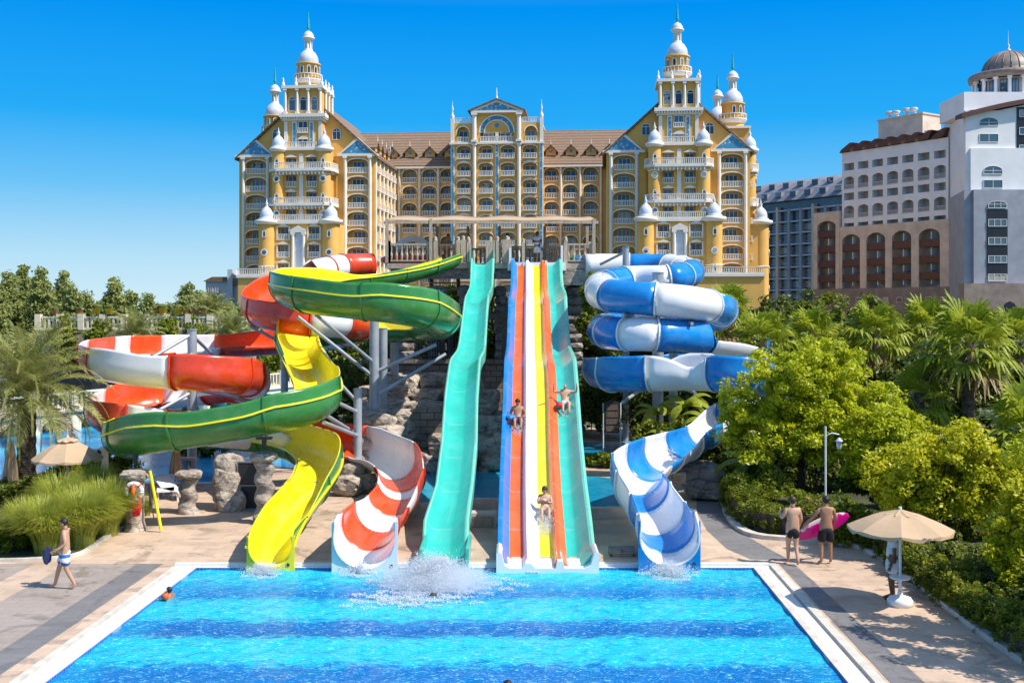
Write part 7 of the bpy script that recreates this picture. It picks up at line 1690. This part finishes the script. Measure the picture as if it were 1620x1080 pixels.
def person(label, loc, rz, pose=None, H=1.75, sk='skin1', hair='hair', shorts=None, shirt=None, top=None, bald=False, long_shorts=.55, female=False, cat='person', shoes=None, group=None):
    J = {k: Vector(v) for k, v in STAND.items()}
    for k, v in (pose or {}).items(): J[k] = Vector(v)
    s = H / 1.755; r = empty('person', loc, rz, label, cat, group); names = list(J); V = [J[k] * s for k in names]; Rr = [RAD[k] for k in names]; Rr = [q if isinstance(q, tuple) or names[i][:2] in ('hm', 'ht', 'hd', 'to') else q * 1.12 for i, q in enumerate(Rr)]; Rr = [tuple(x * s for x in q) if isinstance(q, tuple) else q * s for q in Rr]
    E = [(names.index(a), names.index(b)) for a, b in ED]
    # five fingers on each hand, thumb from the side of the palm
    for sd in 'LR':
        h = J['ha' + sd]; w = J['wr' + sd]; d = (h - w).normalized(); sg = 1 if sd == 'L' else -1; side = d.cross(Vector((0, sg, 0.001)))
        side = side.normalized() if side.length > .1 else Vector((1, 0, 0)); curl = d.cross(side).normalized() * (-.25 * sg)
        hi = names.index('ha' + sd)
        for q, (off, ln) in enumerate(((-.030, .060), (-.010, .075), (.011, .078), (.031, .070))):
            a = h + d * .035 + side * off; m = a + d * ln * .55 + curl * .01; t = m + d * ln * .4 + curl * .05; b = len(V)
            V += [a * s, m * s, t * s]; Rr += [.0105 * s, .0095 * s, .008 * s]; E += [(hi, b), (b, b + 1), (b + 1, b + 2)]
        a = w + d * .03 + side * .035; t = a + d * .045 + side * .028; b = len(V); V += [a * s, t * s]; Rr += [.013 * s, .010 * s]; E += [(names.index('wr' + sd), b), (b, b + 1)]
    # nose and ears
    hm = J['hm']; f = (J['hm'] - J['hd']); fw = (Vector((1, 0, 0)) - f.normalized() * f.normalized().x).normalized(); lf = f.normalized().cross(fw); b = len(V)
    V += [(hm + fw * .105 - f.normalized() * .005) * s]; Rr += [.013 * s]; E += [(names.index('hm'), b)]
    body = skinmesh('body', V, E, Rr, sk, r, names.index('pel'), 1)
    up = f.normalized()
    for sg in (-1, 1):
        mb = MB(); boulder_geo(mb, (hm + fw * .083 + lf * sg * .032 + up * .012) * s, .009, .012, .007, 1, 1, 0, 0); mb.build('eye', M['hair'], body)
        mb = MB(); boulder_geo(mb, (hm + lf * sg * .09 - up * .005) * s, .016, .010, .026, 2, 1, 0, 0); mb.build('ear', M[sk], body)
    mb = MB(); c = hm + up * .035; boulder_geo(mb, (c + fw * .083 - up * .075) * s, .006, .022, .005, 3, 1, 0, 0); mb.build('mouth', M['redc'], body)
    if not bald:
        bm = bmesh.new(); bmesh.ops.create_icosphere(bm, subdivisions=3, radius=1.0); vs = []
        for v in bm.verts:
            p = v.co; l = .104 * (1 + .05 * noise.noise(p * 5)); q = fw * p.x * l * 1.04 + lf * p.y * l * .93 + up * p.z * l * 1.12
            if p.x > .2 and p.z < .35: q -= fw * (p.x - .2) * .09; q *= .72
            if p.z < -.2 and p.x <= .2: q *= .86 if not female else 1.0; 
            if female and p.z < -.2 and p.x < 0: q -= up * .06
            vs.append((hm + up * .02 - fw * .012 + q) * s)
        mb = MB(); mb.add(vs, [tuple(v.index for v in f_.verts) for f_ in bm.faces], 0, True); bm.free(); mb.build('hair', M[hair], body)
    if shorts:
        t = long_shorts; kk = ['pel', 'hiL', 'hiR', 'sp']; Vs = [J['pel'] * s, J['hiL'] * s, J['hiR'] * s, J['hiL'].lerp(J['knL'], t) * s, J['hiR'].lerp(J['knR'], t) * s, J['pel'].lerp(J['sp'], .55) * s]
        skinmesh('shorts', Vs, [(0, 1), (0, 2), (1, 3), (2, 4), (0, 5)], [.158 * s, .142 * s, .142 * s, .130 * s, .130 * s, .146 * s], shorts, r, 0, 1)
    if shirt:
        Vs = [J['pel'] * s, J['sp'] * s, J['ch'] * s, J['nb'] * s, J['shL'] * s, J['shR'] * s, J['shL'].lerp(J['elL'], .62) * s, J['shR'].lerp(J['elR'], .62) * s]
        skinmesh('shirt', Vs, [(0, 1), (1, 2), (2, 3), (2, 4), (2, 5), (4, 6), (5, 7)], [.165 * s, .152 * s, .165 * s, .075 * s, .088 * s, .088 * s, .08 * s, .08 * s], shirt, r, 0, 1)
    if top:
        Vs = [(J['sp'].lerp(J['ch'], .6)) * s, (J['ch'] + Vector((0, 0, .03))) * s]; skinmesh('bikini_top', Vs, [(0, 1)], [.152 * s, .158 * s], top, r, 0, 1)
    if shoes:
        for sd in 'LR':
            mb = MB(); a = J['an' + sd] * s; t = J['to' + sd] * s; m = (a + t) / 2; boulder_geo(mb, (m.x - .01, m.y, .02), .14, .05, .02, 1, 2, 0, .3); mb.build('sandal', M[shoes], r)
    return r
# walking man on the left
person('shirtless man in blue and white trunks walking left past the tall grass', PX(103, 26.25, .0), R(186), dict(
    hiL=(0, .085, .90), hiR=(.0, -.085, .90), knR=(.17, -.09, .50), anR=(.27, -.09, .085), toR=(.42, -.10, .03), knL=(-.06, .10, .50), anL=(-.27, .10, .10), toL=(-.13, .11, .03),
    elR=(.02, -.24, 1.14), wrR=(.22, -.20, .98), haR=(.29, -.18, .95), elL=(-.08, .23, 1.15), wrL=(.12, .24, 1.0), haL=(.18, .23, .97), hm=(.03, -.0, 1.61), ht=(.03, 0, 1.685)), 1.73, 'skin1', 'hair', 'trunks', long_shorts=.85)
mb = MB(); boulder_geo(mb, (0, 0, 0), .10, .03, .20, 3, 3, .35, .3, rz=.3); o = mb.build('towel', M['navy'], None, loc=PX(75, 26.2, .82)); tag(o, 'dark navy cloth held by the man walking on the left', 'towel')
# two boys with pink board
person('slim shirtless boy in black shorts walking away, left of the pink board', PX(1254, 28.7, .0), R(97), dict(
    knL=(.10, .08, .51), anL=(.12, .07, .085), toL=(.26, .08, .03), knR=(-.02, -.08, .49), anR=(-.22, -.06, .13), toR=(-.14, -.07, .03), elL=(.04, .27, 1.18), wrL=(.20, .24, 1.28), haL=(.26, .22, 1.33), elR=(-.02, -.22, 1.14), wrR=(.12, -.22, .96), haR=(.18, -.22, .92)), 1.84, 'skin1', 'hairb', 'blackc', long_shorts=.66)
person('shirtless boy in long black shorts carrying the pink board', PX(1307, 28.75, .0), R(92), dict(
    knL=(.02, .12, .50), knR=(.02, -.11, .50), anL=(-.03, .13, .085), anR=(.03, -.13, .085), toL=(.12, .17, .03), toR=(.17, -.15, .03), elL=(.04, .33, 1.19), wrL=(.17, .48, 1.0), haL=(.22, .50, .94), elR=(.06, -.27, 1.16), wrR=(.22, -.28, 1.02), haR=(.27, -.27, .96), ht=(.01, .02, 1.685)), 1.84, 'skin2', 'hair', 'blackc', long_shorts=.88)
def pinkmat():
    m, nt, bs = newmat('pink_board_foam'); v = texco(nt); n1 = noi(nt, v, 5, 3)
    sp = nt.nodes.new('ShaderNodeSeparateXYZ'); lk(nt, v, sp.inputs[0]); f = math_(nt, 'ADD', sp.outputs[2], math_(nt, 'MULTIPLY', math_(nt, 'SUBTRACT', n1, .5), .35))
    lk(nt, ramp(nt, math_(nt, 'ADD', f, .5), [(0, (.62, .0, .22)), (.64, (.66, .0, .24)), (.66, (.75, .60, .62)), (1, (.75, .6, .62))]), bs.inputs['Base Color']); bs.inputs['Roughness'].default_value = .35; return m
M['pink'] = pinkmat()
bd = empty('pink_board', P(1301, 832, 29.05), 0, 'bright pink oval float board with white edge pattern carried by the boy in long shorts', 'float board'); bd.rotation_euler = (R(12), R(-23), 0)
mb = MB(); boulder_geo(mb, (0, 0, 0), .78, .055, .25, 2, 4, 0, 0); mb.build('board', M['pink'], bd)
# attendant under the umbrella
person('attendant in white shirt and shorts standing under the open umbrella', PX(1411, 25.3, .0), R(172), dict(elL=(-.02, .22, 1.13), wrL=(.05, .22, .88), haL=(.08, .21, .80), elR=(-.02, -.22, 1.13), wrR=(.05, -.22, .88), haR=(.08, -.2, .80)), 1.74, 'skin3', 'hair', 'whitec', 'whitec', shoes='blackc', long_shorts=.75)
# platform people
ZP = 9.32
person('person in orange shorts leaning at the left of the start platform', PX(706, 59.0, ZP), R(-60), dict(sp=(.06, 0, 1.10), ch=(.14, 0, 1.28), nb=(.20, 0, 1.41), hd=(.23, 0, 1.47), hm=(.27, 0, 1.55), ht=(.28, 0, 1.62), shL=(.16, .16, 1.37), shR=(.16, -.16, 1.37), elL=(.2, .24, 1.13), wrL=(.38, .14, 1.06), haL=(.44, .1, 1.05), elR=(.2, -.24, 1.13), wrR=(.38, -.14, 1.06), haR=(.44, -.1, 1.05)), 1.7, 'skin2', 'hair', 'orangec')
person('person in pale grey top standing behind the gate between teal slide and lanes', PX(803, 59.2, ZP), R(-85), dict(elL=(.05, .22, 1.15), wrL=(.22, .08, 1.12), haL=(.24, .0, 1.12), elR=(.05, -.22, 1.15), wrR=(.22, -.08, 1.12), haR=(.24, -.02, 1.12)), 1.7, 'skin2', 'hair', 'greyc', 'greyc')
person('attendant all in white with folded arms at the top of the racing lanes', PX(850, 58.9, ZP), R(-110), dict(elL=(.06, .24, 1.17), wrL=(.20, .04, 1.20), haL=(.21, -.05, 1.21), elR=(.06, -.24, 1.17), wrR=(.22, -.04, 1.18), haR=(.24, .05, 1.19)), 1.78, 'skin3', 'hair', 'whitec', 'whitec', long_shorts=.85)
person('distant attendant in yellow shirt and red shorts on the left footbridge', PX(418, 79.6, 1.2), R(-90), None, 1.7, 'skin2', 'hair', 'redc', 'yellowc')
# riders
SIT = dict(pel=(0, 0, .10), sp=(-.13, 0, .21), ch=(-.27, 0, .36), nb=(-.35, 0, .50), hd=(-.36, 0, .57), hm=(-.34, 0, .655), ht=(-.35, 0, .725), shL=(-.31, .17, .45), shR=(-.31, -.17, .45), hiL=(.03, .09, .11), hiR=(.03, -.09, .11), knL=(.36, .12, .33), knR=(.36, -.12, .33), anL=(.68, .10, .10), anR=(.68, -.10, .10), toL=(.76, .11, .22), toR=(.76, -.11, .22), elL=(-.22, .28, .22), wrL=(-.02, .24, .26), haL=(.05, .20, .28), elR=(-.22, -.28, .22), wrR=(-.02, -.24, .26), haR=(.05, -.20, .28))
def rider(label, px, py, tilt, pose, **kw):
    Y = None
    for Yt in np.arange(57, 28.6, -.05):
        z = zprof(Yt) - .33; 
        if 490 + (6.8 - z) / Yt * 1700 >= py: Y = Yt; break
    z = max(zprof(Y) - .33, 0); q = dict(SIT); q.update(pose); r = person(label, PX(px, Y, z + .01), 0, q, **kw)
    sl = math.atan2(zprof(Y + .8) - zprof(Y - .8), 1.6); r.rotation_euler = (0, 0, 0); r.matrix_world = Matrix.Translation(r.location) @ Matrix.Rotation(-PI / 2, 4, 'Z') @ Matrix.Rotation(sl, 4, 'Y'); return r, Y, z
r1 = rider('dark haired man in navy trunks riding the orange lane', 819, 668, 0, {}, H=1.75, sk='skin2', hair='hair', shorts='navy', long_shorts=.5)
r2 = rider('grey haired man riding the teal lane with both arms raised', 894, 643, 0, dict(elL=(-.28, .42, .44), wrL=(-.22, .42, .66), haL=(-.21, .41, .74), elR=(-.28, -.42, .44), wrR=(-.22, -.42, .66), haR=(-.21, -.41, .74)), H=1.78, sk='skin1', hair='greyc', shorts='greyc', bald=True)
r3 = rider('woman in a white bikini riding the yellow lane with folded arms', 862, 812, 0, dict(elL=(-.12, .22, .30), wrL=(-.10, .04, .38), haL=(-.11, -.05, .42), elR=(-.12, -.22, .30), wrR=(-.12, -.04, .36), haR=(-.12, .05, .40)), H=1.65, sk='skin1', hair='hairb', shorts='whitec', top='whitec', female=True, long_shorts=.12)
mb = MB(); q = PX(808, r1[1] - .1, r1[2] + .25); boulder_geo(mb, (0, 0, 0), .16, .5, .09, 6, 3, .1, .3); o = mb.build('slide_mat', M['blu'], None, loc=q); tag(o, 'blue mat beside the man on the orange lane', 'mat')
mb = MB(); q = PX(884, r2[1] - .4, r2[2] + .12); boulder_geo(mb, (0, 0, 0), .10, .35, .07, 7, 3, .1, .3); o = mb.build('slide_mat', M['redc'], None, loc=q); tag(o, 'red mat beside the grey haired man on the teal lane', 'mat')
# swimmers: only head and shoulders above the water
SW = {k: (v[0], v[1], v[2]) for k, v in STAND.items()}
def swimmer(label, px, py, rz, dz, **kw):
    p = G(px, py, WZ); return person(label, Vector((p.x, p.y, WZ - dz)), rz, kw.pop('pose', None), **kw)
swimmer('child with an orange armband swimming by the left pool edge', 268, 945, R(160), .98, H=1.25, sk='skin2', hair='hair', pose=dict(elL=(.05, .34, 1.36), wrL=(.2, .42, 1.40), haL=(.27, .44, 1.41), elR=(.05, -.34, 1.36), wrR=(.2, -.42, 1.40), haR=(.27, -.44, 1.41)))
p = G(268, 945, WZ)
mb = MB(); mb.lathe((0, 0, -.08), [(.04, 0), (.075, .03), (.08, .09), (.07, .14), (.04, .16)], 14); o = mb.build('arm_band', M['sal'], None, loc=(p.x - .02, p.y - .24, WZ + .10)); tag(o, 'orange inflatable armband on the near arm of the swimming child', 'armband')
swimmer('dark haired swimmer whose head shows at the bottom edge of the pool', 803, 1096, R(-80), 1.50, H=1.75, sk='skin2', hair='hair')
swimmer('swimmer almost hidden in the white splash below the teal slide', 686, 944, R(-100), 1.56, H=1.7, sk='skin2', hair='hair')
# ------------------------------------------------------------ splashes and foam
M['foam'], _nt, _bs = newmat('white_spray'); _bs.inputs['Base Color'].default_value = (.88, .92, .95, 1); _bs.inputs['Roughness'].default_value = .6
_o = _nt.nodes['Material Output']; _t = _nt.nodes.new('ShaderNodeBsdfTranslucent'); _t.inputs[0].default_value = (.9, .95, 1, 1); _m = _nt.nodes.new('ShaderNodeMixShader'); _m.inputs[0].default_value = .5; lk(_nt, _bs.outputs[0], _m.inputs[1]); lk(_nt, _t.outputs[0], _m.inputs[2])
lk(_nt, _m.outputs[0], _o.inputs[0])
def drops(name, label, c, pts, rad, rg, cat='splash', kind='stuff'):
    n = len(pts); r = rad[:, None]; O = np.array([[1, 0, 0], [-1, 0, 0], [0, 1, 0], [0, -1, 0], [0, 0, 1], [0, 0, -1]], float)
    V = (pts[:, None, :] + O[None] * r[:, :, None] * (.6 + .8 * rg.random((n, 6, 1)))).reshape(-1, 3)
    f = np.array([[0, 2, 4], [2, 1, 4], [1, 3, 4], [3, 0, 4], [2, 0, 5], [1, 2, 5], [3, 1, 5], [0, 3, 5]]); F = (f[None] + 6 * np.arange(n)[:, None, None]).reshape(-1, 3)
    o = npmesh(name, V, F, M['foam'], None, True, loc=c); tag(o, label, cat, kind=kind); return o
def splash(label, c, n, rx, ry, h, seed, flat=.45, back=.0, r0=.010):
    rg = np.random.default_rng(seed); a = rg.random(n) * 2 * PI; u = rg.random(n); isf = rg.random(n) < flat
    rr = np.where(isf, np.sqrt(u) * 1.0, np.abs(rg.normal(size=n)) * .36); jets = 1 + .35 * np.sin(a * 7 + 1) + .2 * np.sin(a * 13)
    x = rx * rr * np.cos(a) * np.where(isf, 1 + .25 * np.sin(3 * a + seed), jets); y = ry * rr * np.sin(a) * np.where(isf, 1, jets)
    env = np.exp(-(rr * 1.25) ** 2); z = np.where(isf, .01 + .04 * rg.random(n), h * env * rg.random(n) ** 1.3 * (jets * .7 + .3)) 
    keep = (~isf) | (np.sin(x * 9 + 2 * np.sin(y * 7)) + np.sin(y * 12 + x * 3) > -1.1 + 1.7 * rr)
    p = np.stack([x, y, np.maximum(z, .005)], 1)[keep]; rad = (r0 * (.5 + 1.3 * rg.random(n) ** 2))[keep]; return drops('splash', label, c, p, rad, rg)
def jets(label, c, nj, per, reach, h, seed, r0=.009, squash=.8):
    rg = np.random.default_rng(seed); a = rg.random(nj) * 2 * PI; R_ = reach * (.25 + .75 * rg.random(nj)); H_ = h * (.25 + .75 * rg.random(nj)) * (1.15 - .6 * R_ / reach)
    t = rg.random((nj, per)); w = .02 + .13 * t; x = (R_[:, None] * t) * np.cos(a)[:, None] + rg.normal(size=(nj, per)) * w; y = squash * (R_[:, None] * t) * np.sin(a)[:, None] + rg.normal(size=(nj, per)) * w
    z = H_[:, None] * 4 * t * (1 - t) * (.85 + .3 * rg.random((nj, per))) + .02 + np.abs(rg.normal(size=(nj, per))) * w * .6
    p = np.stack([x, y, z], -1).reshape(-1, 3); drops('splash', label, c, p, (r0 * (.4 + 1.4 * rg.random(len(p)) ** 2.5)), rg)
jets('big white splash thrown up below the teal slide', G(684, 926, WZ) + Vector((0, .1, 0)), 150, 260, 1.75, .75, 1)
splash('ring of foam round the big splash below the teal slide', G(690, 930, WZ) + Vector((0, .1, 0)), 15000, 1.9, 1.45, .30, 1, .75, r0=.012)
jets('low splash at the foot of the yellow chute', G(415, 906, WZ), 40, 90, .6, .22, 31, .008); jets('low splash at the foot of the blue slide', G(1058, 908, WZ), 60, 110, .8, .3, 32, .008)
splash('wide thin foam trailing left of the big splash', G(640, 950, WZ), 6000, 1.7, .8, .12, 2, .85, r0=.012)
splash('foam at the foot of the yellow chute', G(418, 908, WZ), 2600, .5, .7, .2, 3, .7)
splash('foam at the foot of the striped raft slide', G(570, 906, WZ), 3600, .6, .6, .28, 4, .6)
splash('foam line in front of the racing lanes basin', G(862, 903, WZ), 4200, 1.5, .25, .1, 5, .8)
splash('white foam tongue at the foot of the blue slide', G(1062, 912, WZ), 4200, .75, .8, .25, 6, .7)
def spray(label, r, n, rx, ry, h, dy, seed):
    Y, z = r[1], r[2]; rg = np.random.default_rng(seed); x = rg.normal(size=n) * rx; y = dy + (rg.random(n) - .5) * ry; zz = np.array([zprof(Y + v) - .33 for v in y]) - z + .01 + h * rg.random(n) ** 2; loc_ = PX((r[0].location.x / Y * 1700) + 810, Y, z); p = np.stack([x, y, zz], 1); drops('splash', label, r[0].location.copy(), p, .009 * (.5 + rg.random(n)), rg)
spray('white spray under the man on the orange lane', r1, 900, .13, .9, .22, -.55, 21); spray('white spray under the grey haired man on the teal lane', r2, 500, .12, .8, .2, -.5, 22); spray('thick spray under the woman on the yellow lane', r3, 2200, .16, 1.3, .30, -.7, 23)

# fine mist hanging in the big splash
def mist(label, c, rx, ry, rz, dens, seed):
    m = bpy.data.materials.new('spray_mist'); m.use_nodes = True; nt = m.node_tree; nt.nodes.clear(); out = nt.nodes.new('ShaderNodeOutputMaterial'); pv = nt.nodes.new('ShaderNodeVolumePrincipled')
    tc = nt.nodes.new('ShaderNodeTexCoord'); mp = nt.nodes.new('ShaderNodeMapping'); mp.inputs['Scale'].default_value = (1 / rx, 1 / ry, 1 / rz); lk(nt, tc.outputs['Object'], mp.inputs['Vector'])
    ln = nt.nodes.new('ShaderNodeVectorMath'); ln.operation = 'LENGTH'; lk(nt, mp.outputs[0], ln.inputs[0])
    fall = math_(nt, 'MAXIMUM', math_(nt, 'SUBTRACT', 1.0, ln.outputs['Value']), 0.0)
    f = noi(nt, tc.outputs['Object'], 2.2, 4, .6, .5); f = math_(nt, 'MAXIMUM', math_(nt, 'SUBTRACT', math_(nt, 'MULTIPLY', f, 2.6), .9), 0.0)
    lk(nt, math_(nt, 'MULTIPLY', math_(nt, 'MULTIPLY', fall, f), dens), pv.inputs['Density']); pv.inputs['Color'].default_value = (.97, .98, 1, 1); pv.inputs['Anisotropy'].default_value = .2
    lk(nt, pv.outputs[0], out.inputs['Volume']); mb = MB(); mb.lathe((0, 0, 0), [(.001, 0)] + [(rx * math.cos(t), rz * math.sin(t)) for t in np.linspace(0, PI / 2 - .01, 7)] + [(.001, rz)], 24, 0, True)
    for i, v in enumerate(mb.v): mb.v[i] = (v[0], v[1] * ry / rx, v[2])
    o = mb.build('spray_mist', m, None, loc=c, recalc=True); tag(o, label, 'mist', kind='stuff')
mist('white mist over the big splash below the teal slide', G(690, 930, WZ) + Vector((0, .1, .03)), 1.7, 1.25, .6, 8.0, 1)
scene.cycles.volume_step_rate = 2.0; scene.cycles.volume_max_steps = 64; scene.cycles.volume_bounces = 6
